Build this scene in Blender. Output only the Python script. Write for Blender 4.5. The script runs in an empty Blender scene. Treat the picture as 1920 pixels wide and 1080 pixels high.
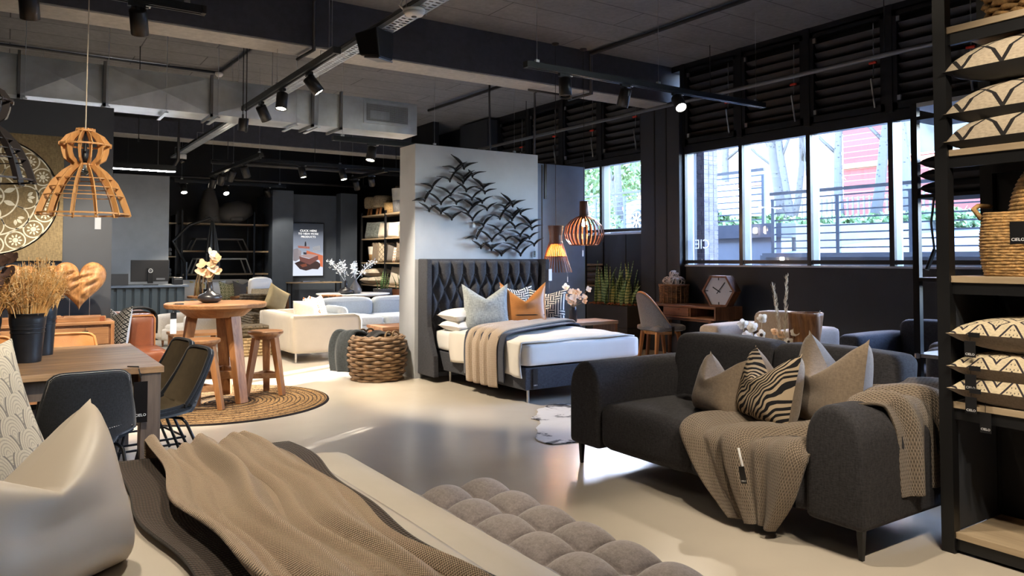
import bpy, bmesh, math, random
from math import sin, cos, pi, radians as R, sqrt, exp, atan2, floor
from mathutils import Vector, Matrix
rnd = random.Random(7)
sc = bpy.context.scene
COL = sc.collection

# ---------------------------------------------------------------- camera
cd = bpy.data.cameras.new('camera'); cam = bpy.data.objects.new('camera', cd); COL.objects.link(cam)
cam.location = (0, 0, 1.4)
cam.rotation_euler = (R(90 + 1.893), 0, R(-33.746))
cd.sensor_width = 36; cd.lens = 26.66; cd.shift_y = -0.0521; cd.clip_start = 0.05; cd.clip_end = 300
sc.camera = cam

# ---------------------------------------------------------------- world, sun, exposure
SUN_EL, SUN_AZ = R(20), R(27)          # the sun stands beyond the window wall, low winter light
w = bpy.data.worlds.new('sky'); sc.world = w; w.use_nodes = True
nt = w.node_tree; nt.nodes.clear()
so = nt.nodes.new('ShaderNodeOutputWorld'); sb = nt.nodes.new('ShaderNodeBackground'); st = nt.nodes.new('ShaderNodeTexSky')
st.sky_type = 'NISHITA'; st.sun_disc = False; st.sun_elevation = R(26); st.sun_rotation = pi/2 - SUN_AZ
st.air_density = 1.3; st.dust_density = 1.0; st.ozone_density = 2.0
tint = nt.nodes.new('ShaderNodeMix'); tint.data_type = 'RGBA'; tint.blend_type = 'MULTIPLY'; tint.inputs[0].default_value = 1; tint.inputs[7].default_value = (.92, .96, 1.18, 1)
nt.links.new(st.outputs[0], tint.inputs[6]); nt.links.new(tint.outputs[2], sb.inputs[0]); sb.inputs[1].default_value = 1.75
nt.links.new(sb.outputs[0], so.inputs[0])
sl = bpy.data.lights.new('sun', 'SUN'); sun = bpy.data.objects.new('sun', sl); COL.objects.link(sun)
sl.energy = 9; sl.angle = R(0.6); sl.color = (1.0, 0.97, 0.92)
sdir = Vector((-cos(SUN_AZ)*cos(SUN_EL), -sin(SUN_AZ)*cos(SUN_EL), -sin(SUN_EL)))
sun.rotation_euler = sdir.to_track_quat('-Z', 'Y').to_euler(); sun.location = (30, 26, 15)
vs = sc.view_settings
sc.display_settings.display_device = 'sRGB'
vs.view_transform = 'Standard'; vs.look = 'None'; vs.gamma = 1; vs.use_curve_mapping = False
vs.exposure = 2.0
sc.cycles.max_bounces = 8; sc.cycles.diffuse_bounces = 4; sc.cycles.glossy_bounces = 3
sc.cycles.transmission_bounces = 4; sc.cycles.transparent_max_bounces = 8
sc.cycles.caustics_reflective = False; sc.cycles.caustics_refractive = False
sc.cycles.sample_clamp_indirect = 6
def portal(y0, y1, z0, z1):
    l = bpy.data.lights.new('window_portal', 'AREA'); l.shape = 'RECTANGLE'; l.size = y1 - y0; l.size_y = z1 - z0
    l.cycles.is_portal = True
    o = bpy.data.objects.new('window_portal', l); COL.objects.link(o)
    o.location = (8.75, (y0+y1)/2, (z0+z1)/2); o.rotation_euler = (R(90), 0, R(90))
    return o
portal(-2.9, 8.0, 1.32, 3.02); portal(8.88, 14.2, 1.84, 3.03)

# ---------------------------------------------------------------- mesh builder
class MB:
    def __init__(s): s.v = []; s.f = []; s.uv = []; s.mi = []
    def add(s, vs_, fs, uv=None, mi=0):
        n = len(s.v); s.v += [tuple(p) for p in vs_]
        s.uv += uv if uv else [(0.0, 0.0)]*len(vs_)
        s.f += [tuple(i+n for i in f) for f in fs]; s.mi += [mi]*len(fs)
        return s
    def box(s, c, d, rz=0, rx=0, ry=0, mi=0, taper=1.0):
        x, y, z = d[0]/2, d[1]/2, d[2]/2; t = taper
        P = [(-x*t,-y*t,-z),(x*t,-y*t,-z),(x*t,y*t,-z),(-x*t,y*t,-z),(-x,-y,z),(x,-y,z),(x,y,z),(-x,y,z)]
        if rz or rx or ry:
            M = Matrix.Rotation(rz,3,'Z') @ Matrix.Rotation(ry,3,'Y') @ Matrix.Rotation(rx,3,'X')
            P = [M @ Vector(p) for p in P]
        P = [(p[0]+c[0], p[1]+c[1], p[2]+c[2]) for p in P]
        return s.add(P, [(0,3,2,1),(4,5,6,7),(0,1,5,4),(1,2,6,5),(2,3,7,6),(3,0,4,7)], mi=mi)
    def bb(s, x0, x1, y0, y1, z0, z1, mi=0):
        return s.box(((x0+x1)/2,(y0+y1)/2,(z0+z1)/2), (abs(x1-x0),abs(y1-y0),abs(z1-z0)), mi=mi)
    def bar(s, a, b, wx, wy=None, w2=None, up=(0,0,1)):
        "square bar from a to b; wx by wy at a, scaled by w2 at b"
        wy = wy or wx; w2 = w2 or 1.0
        a = Vector(a); b = Vector(b); d = (b-a).normalized(); u = Vector(up)
        if abs(d.dot(u)) > .97: u = Vector((0,1,0))
        e = d.cross(u).normalized(); g = e.cross(d).normalized()
        P = []
        for p, k in ((a,1),(b,w2)):
            for i, j in ((-1,-1),(1,-1),(1,1),(-1,1)): P.append(p + e*(i*wx/2*k) + g*(j*wy/2*k))
        return s.add(P, [(0,1,2,3)[::-1],(4,5,6,7),(0,1,5,4),(1,2,6,5),(2,3,7,6),(3,0,4,7)])
    def tube(s, path, r, n=8, closed=False, mi=0, flat=1.0):
        path = [Vector(p) for p in path]; m = len(path)
        rr = r if isinstance(r, (list, tuple)) else [r]*m
        V = []; UV = []; pe = None
        for i, p in enumerate(path):
            if closed: d = path[(i+1) % m] - path[i-1]
            else: d = path[min(i+1,m-1)] - path[max(i-1,0)]
            if d.length < 1e-9: d = Vector((0,0,1))
            d.normalize()
            if pe is None:
                u = Vector((0,0,1)) if abs(d.z) < .9 else Vector((1,0,0)); e = d.cross(u).normalized()
            else:
                e = pe - d*pe.dot(d)
                e = e.normalized() if e.length > 1e-6 else d.orthogonal().normalized()
            pe = e; g = d.cross(e)
            for k in range(n):
                a = 2*pi*k/n; V.append(p + e*cos(a)*rr[i] + g*sin(a)*rr[i]*flat); UV.append((k/n, i/m))
        F = []
        for i in range(m if closed else m-1):
            j = (i+1) % m
            for k in range(n):
                l = (k+1) % n; F.append((i*n+k, i*n+l, j*n+l, j*n+k))
        if not closed:
            F.append(tuple(range(n))[::-1]); F.append(tuple((m-1)*n+k for k in range(n)))
        return s.add(V, F, UV, mi)
    def lathe(s, prof, n=24, c=(0,0,0), mi=0, sy=1.0, caps=True):
        V = []; UV = []
        for i, (r, z) in enumerate(prof):
            for k in range(n):
                a = 2*pi*k/n; V.append((c[0]+r*cos(a), c[1]+r*sin(a)*sy, c[2]+z)); UV.append((k/n*6, i/len(prof)))
        F = []; m = len(prof)
        for i in range(m-1):
            for k in range(n):
                l = (k+1) % n; F.append((i*n+k, i*n+l, (i+1)*n+l, (i+1)*n+k))
        if caps:
            if prof[0][0] > 1e-4: F.append(tuple(range(n))[::-1])
            if prof[-1][0] > 1e-4: F.append(tuple((m-1)*n+k for k in range(n)))
        return s.add(V, F, UV, mi)
    def prism(s, poly, h, f):
        "extrude 2-D polygon by h; f(u, v, w) gives the point"
        n = len(poly); V = [f(u, v, 0) for u, v in poly] + [f(u, v, h) for u, v in poly]
        return s.add(V, [tuple(range(n))[::-1], tuple(range(n, 2*n))] + [(i, (i+1) % n, n+(i+1) % n, n+i) for i in range(n)],
                     [(u, v) for u, v in poly]*2)
    def grid(s, fn, nu, nv, wrap=False, mi=0):
        V = []; UV = []
        for j in range(nv+1):
            for i in range(nu + (0 if wrap else 1)):
                u, v = i/nu, j/nv; V.append(fn(u, v)); UV.append((u, v))
        W = nu if wrap else nu+1; F = []
        for j in range(nv):
            for i in range(nu):
                k = (i+1) % W if wrap else i+1
                F.append((j*W+i, j*W+k, (j+1)*W+k, (j+1)*W+i))
        return s.add(V, F, UV, mi)
    def rbox(s, c, d, r=.05, n=6, bulge=0.0, mi=0, fn=None):
        "soft cushion-like box: rounded edges, faces swelling by bulge"
        hx, hy, hz = d[0]/2, d[1]/2, d[2]/2
        idx = {}; V = []; F = []; UV = []
        def pt(i, j, k):
            key = (i, j, k)
            if key in idx: return idx[key]
            a, b, e = 2*i/n-1, 2*j/n-1, 2*k/n-1
            def warp(t): return (abs(t)**.55)*(1 if t > 0 else -1)
            a, b, e = warp(a), warp(b), warp(e)
            p = Vector((a*hx, b*hy, e*hz))
            q = Vector((max(-hx+r, min(hx-r, p.x)), max(-hy+r, min(hy-r, p.y)), max(-hz+r, min(hz-r, p.z))))
            dd = p - q
            if dd.length > 1e-9: p = q + dd.normalized()*min(r, dd.length if dd.length < r else r)
            if bulge:
                kx = (1-b*b)*(1-e*e); ky = (1-a*a)*(1-e*e); kz = (1-a*a)*(1-b*b)
                p = Vector((p.x + a*abs(a)*bulge*kx*.6, p.y + b*abs(b)*bulge*ky*.6, p.z + e*abs(e)*bulge*kz))
            if fn: p = fn(p)
            idx[key] = len(V); V.append((p[0]+c[0], p[1]+c[1], p[2]+c[2])); UV.append((p[0]*2+.5*p[2], p[1]*2+p[2]*2))
            return idx[key]
        for i in range(n):
            for j in range(n):
                for K, fl in ((0, 1), (n, 0)):
                    for ax in range(3):
                        def q(a, b):
                            t = [a, b]; t.insert(ax, K); return pt(*t)
                        f = (q(i,j), q(i+1,j), q(i+1,j+1), q(i,j+1))
                        flip = fl ^ (ax == 1)
                        F.append(f[::-1] if flip else f)
        return s.add(V, F, UV, mi)
    def move(s, M):
        s.v = [tuple(M @ Vector(p)) for p in s.v]; return s

def mesh(name, mb, mats, smooth=False):
    me = bpy.data.meshes.new(name); me.from_pydata(mb.v, [], mb.f)
    for m in (mats if isinstance(mats, (list, tuple)) else [mats]): me.materials.append(m)
    if any(mb.mi): me.polygons.foreach_set('material_index', mb.mi)
    if any(u != (0.0, 0.0) for u in mb.uv):
        ul = me.uv_layers.new(name='uv'); buf = []
        for l in me.loops: buf += mb.uv[l.vertex_index]
        ul.data.foreach_set('uv', buf)
    if smooth: me.polygons.foreach_set('use_smooth', [True]*len(me.polygons))
    me.update(); return me
def obj(name, mb, mats, parent=None, smooth=False, bev=0, sub=0, solid=0, loc=None, rz=None, seg=2, auto=False):
    me = mb if isinstance(mb, bpy.types.Mesh) else mesh(name, mb, mats, smooth)
    o = bpy.data.objects.new(name, me); COL.objects.link(o)
    if parent: o.parent = parent
    if loc is not None: o.location = loc
    if rz is not None: o.rotation_euler = (0, 0, rz)
    if solid: m = o.modifiers.new('solid', 'SOLIDIFY'); m.thickness = solid; m.offset = 0
    if bev: m = o.modifiers.new('bevel', 'BEVEL'); m.width = bev; m.segments = seg; m.limit_method = 'ANGLE'; m.angle_limit = R(40)
    if sub: m = o.modifiers.new('sub', 'SUBSURF'); m.levels = sub; m.render_levels = sub
    return o
def tag(o, label=None, cat=None, group=None, kind=None):
    if label: o['label'] = label
    if cat: o['category'] = cat
    if group: o['group'] = group
    if kind: o['kind'] = kind
    return o
def thing(name, label, cat, loc=(0,0,0), rz=0, group=None):
    o = bpy.data.objects.new(name, None); COL.objects.link(o); o.empty_display_size = .1
    o.location = loc; o.rotation_euler = (0, 0, rz)
    return tag(o, label, cat, group)
def clone(o, loc=None, rz=None, label=None, group=None, parent=None):
    c = o.copy(); COL.objects.link(c)
    if parent: c.parent = parent
    if loc is not None: c.location = loc
    if rz is not None: c.rotation_euler = (0, 0, rz)
    if label: c['label'] = label
    if group: c['group'] = group
    for ch in KIDS(o): clone(ch, parent=c)
    return c
def KIDS(o): return [x for x in COL.objects if x.parent == o]
def struct(name, mb, m, parent=None, **k):
    o = obj(name, mb, m, parent, **k)
    if not parent: o['kind'] = 'structure'
    return o
def repart(name, me, spots, parent, mats=None):
    "many alike pieces sharing one mesh: spots = list of (loc, euler, scale)"
    for loc, e, s_ in spots:
        o = bpy.data.objects.new(name, me); COL.objects.link(o); o.parent = parent
        o.location = loc; o.rotation_euler = e or (0,0,0)
        if s_: o.scale = s_

# ---------------------------------------------------------------- materials
def srgb(r, g, b):
    f = lambda c: (c/255/12.92 if c <= 10 else ((c/255+.055)/1.055)**2.4)
    return (f(r), f(g), f(b), 1)
class NM:
    "tiny node-material helper"
    def __init__(s, name):
        s.m = bpy.data.materials.new(name); s.m.use_nodes = True; s.t = s.m.node_tree; s.n = s.t.nodes
        s.b = s.n['Principled BSDF']
    def node(s, typ, **k):
        n = s.n.new('ShaderNode'+typ)
        for a, v in k.items():
            if a.startswith('in_'):
                a = a[3:]; a = int(a) if a.isdigit() else a.replace('_', ' ')
                if hasattr(v, 'bl_idname') or isinstance(v, bpy.types.NodeSocket): s.t.links.new(v, n.inputs[a])
                else: n.inputs[a].default_value = v
            else: setattr(n, a, v)
        return n
    def link(s, a, b): s.t.links.new(a, b)
    def coord(s, kind='Object', scale=(1,1,1), rot=(0,0,0)):
        tc = s.node('TexCoord'); mp = s.node('Mapping'); s.link(tc.outputs[kind], mp.inputs[0])
        mp.inputs['Scale'].default_value = scale; mp.inputs['Rotation'].default_value = rot
        return mp.outputs[0]
    def math(s, op, a, b=0.0, c=0.0):
        n = s.node('Math', operation=op)
        for i, v in enumerate((a, b, c)):
            if isinstance(v, bpy.types.NodeSocket): s.link(v, n.inputs[i])
            else: n.inputs[i].default_value = v
        return n.outputs[0]
    def noise(s, co, scale, detail=3, rough=.55, dist=0.0):
        n = s.node('TexNoise'); s.link(co, n.inputs['Vector'])
        n.inputs['Scale'].default_value = scale; n.inputs['Detail'].default_value = detail
        n.inputs['Roughness'].default_value = rough; n.inputs['Distortion'].default_value = dist
        return n.outputs['Fac']
    def wave(s, co, scale, dist=0.0, detail=2, dscale=1.0, dirn='X', kind='BANDS', prof='SIN'):
        n = s.node('TexWave', wave_type=kind, wave_profile=prof)
        if kind == 'BANDS': n.bands_direction = dirn
        else: n.rings_direction = dirn
        s.link(co, n.inputs['Vector']); n.inputs['Scale'].default_value = scale
        n.inputs['Distortion'].default_value = dist; n.inputs['Detail'].default_value = detail; n.inputs['Detail Scale'].default_value = dscale
        return n.outputs['Fac']
    def ramp(s, fac, stops, const=False):
        n = s.node('ValToRGB'); s.link(fac, n.inputs[0]); e = n.color_ramp.elements
        if const: n.color_ramp.interpolation = 'CONSTANT'
        while len(e) < len(stops): e.new(.5)
        for i, (p, c) in enumerate(stops): e[i].position = p; e[i].color = c
        return n.outputs[0]
    def mix(s, fac, a, b, blend='MIX'):
        n = s.node('Mix', data_type='RGBA', blend_type=blend)
        for i, v in ((0, fac), (6, a), (7, b)):
            if isinstance(v, bpy.types.NodeSocket): s.link(v, n.inputs[i])
            else: n.inputs[i].default_value = v
        return n.outputs[2]
    def color(s, v):
        if isinstance(v, bpy.types.NodeSocket): s.link(v, s.b.inputs['Base Color'])
        else: s.b.inputs['Base Color'].default_value = v
    def bump(s, h, strength=.3, dist=.01):
        n = s.node('Bump'); s.link(h, n.inputs['Height']); n.inputs['Strength'].default_value = strength; n.inputs['Distance'].default_value = dist
        s.link(n.outputs[0], s.b.inputs['Normal'])
    def set(s, **k):
        for a, v in k.items():
            a = a.replace('_', ' ')
            if isinstance(v, bpy.types.NodeSocket): s.link(v, s.b.inputs[a])
            else: s.b.inputs[a].default_value = v
        return s
def dim(c, k): return (c[0]*k, c[1]*k, c[2]*k, 1)
def plain(name, c, rough=.5, metal=0.0, var=.12, nscale=6, bump=0.0, bscale=60, spec=.5):
    m = NM(name); co = m.coord()
    m.color(m.ramp(m.noise(co, nscale, 4), [(.3, dim(c, 1-var)), (.7, dim(c, 1+var))]))
    m.set(Roughness=rough, Metallic=metal, Specular_IOR_Level=spec)
    if bump: m.bump(m.noise(co, bscale, 3), bump, .01)
    return m.m
def fabric(name, c, scale=220, var=.25, rough=.9, sheen=.25, bump=.35, nscale=5, weave=True):
    m = NM(name); co = m.coord()
    n1 = m.noise(co, nscale, 4); n2 = m.noise(m.coord(scale=(1,1,.25)), scale, 2); n3 = m.noise(m.coord(scale=(.3,.3,1)), scale, 2)
    t = m.math('MULTIPLY', m.math('ADD', n2, n3), .5)
    base = m.ramp(t, [(.35, dim(c, 1-var)), (.65, dim(c, 1+var))])
    m.color(m.mix(m.math('MULTIPLY', n1, .25), base, dim(c, .75)))
    m.set(Roughness=rough, Sheen_Weight=sheen, Specular_IOR_Level=.2)
    m.bump(t, bump, .004)
    return m.m
def wood(name, c1, c2, scale=3.0, axis='X', rough=.45, dist=4.0, bump=.15, fine=1.0):
    s_ = {'X': (.12,1,1), 'Y': (1,.12,1), 'Z': (1,1,.12)}[axis]
    m = NM(name); co = m.coord(scale=s_)
    n1 = m.noise(co, scale*3.4, 6, .62, dist*.25); n2 = m.noise(m.coord(scale=tuple(x if x > .5 else .03 for x in s_)), 80*fine, 3)
    t = m.math('ADD', m.math('MULTIPLY', n1, .74), m.math('MULTIPLY', n2, .30))
    m.color(m.ramp(t, [(.36, c2), (.52, tuple((c1[i]+c2[i])/2 for i in range(3))+(1,)), (.66, c1)]))
    m.set(Roughness=rough, Specular_IOR_Level=.35); m.bump(t, bump, .004)
    return m.m
def emit(name, c, strength):
    m = NM(name); m.color((c[0], c[1], c[2], 1)); m.set(Emission_Color=(c[0], c[1], c[2], 1), Emission_Strength=strength); return m.m
def knit(name, c, su, sv, var=.35, bump=.8, rough=.95, brick=True):
    "chunky knit: rows of raised stitches in uv"
    m = NM(name); tc = m.node('TexCoord'); sx = m.node('SeparateXYZ'); m.link(tc.outputs['UV'], sx.inputs[0])
    u = m.math('MULTIPLY', sx.outputs[0], su*pi); v = m.math('MULTIPLY', sx.outputs[1], sv*pi)
    row = m.math('MULTIPLY', m.math('FLOOR', m.math('MULTIPLY', sx.outputs[1], sv)), pi/2 if brick else 0)
    h = m.math('MULTIPLY', m.math('ABSOLUTE', m.math('SINE', m.math('ADD', u, row))), m.math('ABSOLUTE', m.math('SINE', v)))
    co = m.coord(); n = m.noise(co, 300, 2); nb = m.noise(co, 4, 3)
    t = m.math('ADD', m.math('MULTIPLY', h, .75), m.math('MULTIPLY', n, .35))
    base = m.ramp(t, [(.15, dim(c, 1-var*1.6)), (.75, dim(c, 1+var))])
    m.color(m.mix(m.math('MULTIPLY', nb, .2), base, dim(c, .7)))
    m.set(Roughness=rough, Sheen_Weight=.2, Specular_IOR_Level=.15); m.bump(t, bump, .006)
    return m.m
# ---------------------------------------------------------------- shared materials
def floor_mat():
    m = NM('microcement'); co = m.coord(scale=(1,1,1))
    n1 = m.noise(co, .8, 5, .6); n2 = m.noise(co, 3, 3, .5)
    t = m.math('ADD', m.math('MULTIPLY', n1, .6), m.math('MULTIPLY', n2, .4))
    m.color(m.ramp(t, [(.3, (.52,.455,.37,1)), (.7, (.57,.505,.415,1))]))
    m.set(Roughness=m.math('ADD', m.math('MULTIPLY', n1, .08), .20), Specular_IOR_Level=.5)
    m.bump(n2, .02, .003); return m.m
def concrete_mat(name, c, board=True):
    m = NM(name); co = m.coord()
    n1 = m.noise(co, 1.4, 5, .6); n2 = m.noise(co, 14, 4, .6)
    t = m.math('ADD', m.math('MULTIPLY', n1, .5), m.math('MULTIPLY', n2, .5))
    base = m.ramp(t, [(.3, dim(c, .75)), (.7, dim(c, 1.2))])
    if board:
        br = m.node('TexBrick', offset=.37, squash=1.0); m.link(m.coord(rot=(0,0,0)), br.inputs['Vector'])
        br.inputs['Scale'].default_value = 1; br.inputs['Mortar Size'].default_value = .008
        br.inputs['Brick Width'].default_value = 2.4; br.inputs['Row Height'].default_value = .55
        br.inputs['Color1'].default_value = (1,1,1,1); br.inputs['Color2'].default_value = (.9,.9,.9,1); br.inputs['Mortar'].default_value = (.25,.25,.25,1)
        m.color(m.mix(.8, base, br.outputs[0], 'MULTIPLY'))
        m.bump(m.math('SUBTRACT', m.math('MULTIPLY', n2, .5), br.outputs['Fac']), .4, .01)
    else:
        m.color(base); m.bump(n2, .25, .006)
    m.set(Roughness=.8, Specular_IOR_Level=.25); return m.m
M = {}
M['floor'] = floor_mat()
M['ceiling'] = concrete_mat('dark_painted_concrete', (.19,.187,.187))
M['beam'] = concrete_mat('charcoal_beam_paint', (.065,.069,.085), False)
M['soffit'] = concrete_mat('bare_concrete_soffit', (.42,.41,.385), False)  # beam paint made lighter: light thrown up from the floor put into the colour
M['wall'] = plain('charcoal_wall', (.015,.0175,.024,1), .65, nscale=2, bump=.15, bscale=90)
M['wall2'] = plain('dark_slate_wall', (.030,.034,.043,1), .6, nscale=2)
M['black'] = plain('black_paint', (.009,.009,.010,1), .45)
M['plaster'] = plain('pale_grey_plaster', (.50,.525,.56,1), .7, var=.08, nscale=2.5, bump=.06, bscale=30)
M['greyp'] = plain('mid_grey_panel', (.20,.215,.235,1), .6, var=.06)
M['bluep'] = plain('slate_blue_panel', (.16,.26,.44,1), .55, var=.06)
M['pil'] = plain('slate_grey_paint', (.085,.108,.145,1), .55, var=.06)
M['blackmetal'] = plain('black_powder_coated_metal', (.012,.012,.013,1), .38, .3)
M['trackmetal'] = plain('black_track_metal', (.016,.018,.021,1), .35, .5)
M['frame'] = plain('black_window_frame', (.012,.013,.016,1), .35, .2)
M['alu'] = plain('anodised_frame', (.42,.46,.52,1), .35, 0, var=.05)  # frame sides in a paler blue-grey than the black front caps
M['galv'] = plain('galvanised_sheet', (.64,.71,.78,1), .28, .5, var=.2, nscale=3)
M['steel'] = plain('brushed_steel', (.55,.55,.56,1), .28, 1.0)
M['chrome'] = plain('chrome', (.8,.8,.82,1), .08, 1.0, var=.02)
M['white'] = plain('white_plastic', (.75,.75,.74,1), .4, var=.03)
M['whitecard'] = plain('white_card', (.8,.8,.8,1), .6, var=.03)
M['blackcard'] = plain('black_card', (.01,.01,.011,1), .3, var=.05)
M['ink'] = plain('white_ink', (.75,.75,.75,1), .6, var=.02)
M['red'] = plain('red_plastic', (.6,.04,.02,1), .4)
M['pipe'] = plain('dark_conduit', (.03,.03,.033,1), .4, .3)
M['pipegrey'] = plain('grey_pipe', (.16,.165,.175,1), .4, .3)
M['teak'] = wood('teak_wood', (.40,.20,.085,1), (.17,.07,.027,1), 3)
M['teakY'] = wood('teak_wood_lengthwise', (.47,.22,.08,1), (.23,.09,.03,1), 3, 'Y')
M['teakZ'] = wood('teak_wood_upright', (.39,.18,.07,1), (.16,.06,.022,1), 3, 'Z')
M['walnut'] = wood('walnut_wood', (.27,.12,.055,1), (.10,.04,.02,1), 3, 'Y')
M['walnutZ'] = wood('walnut_wood_upright', (.25,.11,.05,1), (.10,.04,.02,1), 3, 'Z')
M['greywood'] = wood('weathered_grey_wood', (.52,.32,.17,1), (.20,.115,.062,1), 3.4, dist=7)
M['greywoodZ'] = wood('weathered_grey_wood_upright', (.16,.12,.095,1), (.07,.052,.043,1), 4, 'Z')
M['oak'] = wood('pale_oak_shelf', (.47,.36,.235,1), (.33,.245,.155,1), 2.5, bump=.08)
M['oakY'] = wood('pale_oak_shelf_lengthwise', (.47,.36,.235,1), (.33,.245,.155,1), 2.5, 'Y', bump=.08)
M['ply'] = wood('laser_cut_plywood', (.68,.36,.13,1), (.52,.25,.085,1), 4, 'Z', .5)
M['heartwood'] = wood('carved_teak_root', (.50,.25,.09,1), (.13,.05,.018,1), 3.5, 'Z', .5, 10, .6)
M['bulb'] = emit('warm_filament_bulb', (1.0,.55,.22), 60)
M['lens'] = emit('lit_spot_lens', (1.0,.86,.66), 26)
M['led'] = emit('linear_led', (.92,.95,1.0), 14)
M['rope'] = plain('brown_rope', (.22,.14,.07,1), .9, var=.3, nscale=40, bump=.6, bscale=150)
M['glossyblack'] = plain('glossy_black', (.008,.008,.009,1), .12, var=.02)
M['vaseblack'] = plain('matt_black_ceramic', (.018,.018,.022,1), .32, var=.05)
def glass_mat():
    m = NM('window_glass'); m.n.remove(m.b); g = m.node('BsdfGlossy'); t = m.node('BsdfTransparent'); x = m.node('MixShader')
    g.inputs['Roughness'].default_value = .0; f = m.node('Fresnel'); f.inputs[0].default_value = 1.25
    m.link(f.outputs[0], x.inputs[0]); m.link(t.outputs[0], x.inputs[1]); m.link(g.outputs[0], x.inputs[2])
    m.link(x.outputs[0], m.n['Material Output'].inputs[0]); return m.m
M['glass'] = glass_mat()

# ---------------------------------------------------------------- the shell of the showroom
XW = 8.5; ZC = 4.35
struct('floor', MB().bb(-6, 8.7, -4, 19.4, -.1, 0), M['floor'])
struct('ceiling', MB().bb(-6, 9.0, -4, 19.4, ZC, ZC+.2), M['ceiling'])
struct('wall_left', MB().bb(-6.2, -6, -4, 19.4, 0, ZC), M['wall'])
struct('wall_rear', MB().bb(-6, 8.7, -4.2, -4, 0, ZC), M['wall'])
struct('wall_back', MB().bb(-6, 8.7, 19.2, 19.4, 0, ZC), M['black'])
bm_ = MB().bb(-6, XW+.2, 8.25, 8.72, 3.80, ZC)
b_ = struct('trim_1', bm_, M['beam'])
obj('beam_soffit', MB().bb(-6, XW+.2, 8.27, 8.72, 3.785, 3.80), M['soffit'], b_)
b_ = struct('trim_2', MB().bb(-6, 7.6, 15.4, 15.9, 3.72, ZC), M['beam'])
obj('beam_soffit', MB().bb(-6, 7.6, 15.42, 15.9, 3.705, 3.72), M['soffit'], b_)
b_ = struct('trim_3', MB().bb(-6, 8.5, 1.2, 1.65, 3.80, ZC), M['beam'])
obj('beam_soffit', MB().bb(-6, XW+.2, 1.22, 1.65, 3.785, 3.80), M['soffit'], b_)
# window wall: dark dado, columns, head rails
struct('wall_right', MB().bb(XW, XW+.25, -4, 8.05, 0, 1.30).bb(XW, XW+.25, 8.83, 14.3, 0, 1.82).bb(XW, XW+.25, -4, -3, 1.3, ZC)
       .bb(XW, XW+.25, 14.3, 19.4, 0, ZC), M['wall'])
col = struct('wall_right_column', MB().bb(XW-.12, XW+.25, 8.03, 8.86, 0, 3.8), M['wall2'])
for y in (8.30, 8.55): obj('groove', MB().bb(XW-.125, XW-.118, y-.012, y+.012, 0, 3.78), M['black'], col)
struct('trim_4', MB().bb(XW-.02, XW+.25, -3, 8.03, 3.02, 3.12).bb(XW-.02, XW+.25, 8.86, 14.3, 3.03, 3.12), M['frame'])
struct('trim_5', MB().bb(XW-.02, XW+.12, -3, 8.03, 1.30, 1.325).bb(XW-.02, XW+.12, 8.86, 14.3, 1.82, 1.845), M['alu'])
# wall lining panels below the left windows
for k, y in enumerate((9.35, 9.9, 10.6)): struct('trim_%d' % (6+k), MB().bb(XW-.012, XW+.01, y-.008, y+.008, 0, 1.82), M['black'])
lv = None
def louvre(y0, y1, z0, z1, idx):
    "a louvred opening light: frame, slats one by one, hand chain and red pull"
    t = thing('louvre_window', LOUVRE_LABEL[idx], 'louvre window', (XW, (y0+y1)/2, z0)); t['group'] = 'louvred windows over the glazing'
    wy = y1-y0; h = z1-z0
    f = MB().bb(-.04,.06,-wy/2,-wy/2+.07,0,h).bb(-.04,.06,wy/2-.07,wy/2,0,h).bb(-.04,.06,-wy/2,wy/2,0,.08).bb(-.04,.06,-wy/2,wy/2,h-.07,h)
    obj('frame', f, M['frame'], t)
    n = int((h-.15)/.125)
    sm = mesh('slat', MB().box((0,0,0), (.11, wy-.14, .012), ry=R(48)), M['slat'])
    repart('slat', sm, [((.03, 0, .13+i*(h-.2)/n), None, None) for i in range(n)], t)
    obj('backing', MB().bb(.115,.125,-wy/2,wy/2,0,h), M['black'], t)
    cy = -wy/2+.13
    obj('pull_chain', MB().tube([(-.07,cy,h-.1),(-.075,cy,h*.5),(-.07,cy+.01,h*.35)], .006, 5).tube([(-.06,cy,.05),(-.1,cy+.02,h*.34)], .012, 6), M['steel'], t)
    obj('red_pull', MB().box((-.09,cy,h*(.42+.1*((idx*37) % 5)/5)), (.03,.09,.03)), M['red'], t, bev=.006)
    obj('hinge', MB().box((-.05,wy/2-.1,.12), (.03,.04,.06)).box((-.05,wy/2-.1,h-.12), (.03,.04,.06)), M['steel'], t)
M['slat'] = plain('louvre_slat', (.022,.021,.021,1), .4, .3, var=.2)
def reduce_posts():
    mb = MB()
    for y in YM: mb.bb(XW-.05, XW+.14, y-.045, y+.045, 3.1, ZC)
    for y in YM2: mb.bb(XW-.05, XW+.14, y-.045, y+.045, 3.1, ZC)
    return mb.bb(XW+.13, XW+.2, -3, 14.3, 3.02, 3.16).bb(XW-.04, XW+.2, -3, 14.3, 4.26, ZC)
YM = [8.03, 6.97, 5.90, 4.82, 3.74, 2.66, 1.58, .5, -.6, -1.7, -2.9]
YM2 = [8.86, 9.94, 11.02, 12.1, 13.18, 14.3]
LOUVRE_LABEL = ['black louvred window high on the wall, beside the column with the two grooves',
 'black louvred window above the second big pane from the column', 'black louvred window above the third big pane, two chains meeting at its post',
 'black louvred window partly hidden by the tall cushion shelf'] + ['black louvred window behind the tall cushion shelf']*3 + \
 ['black louvred window over the small high pane beside the column', 'black louvred window above the slate blue panel edge',
  'black louvred window just above the right end of the bird wall', 'black louvred window with tangled chains above the bird wall', 'black louvred window nearest the dark upright panel above the bird wall']
for i in range(7): louvre(YM[i+1]+.03, YM[i]-.03, 3.13, 4.28, i)
for i in range(5): louvre(YM2[i]+.03, YM2[i+1]-.03, 3.13, 4.28, 7+i)
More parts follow.
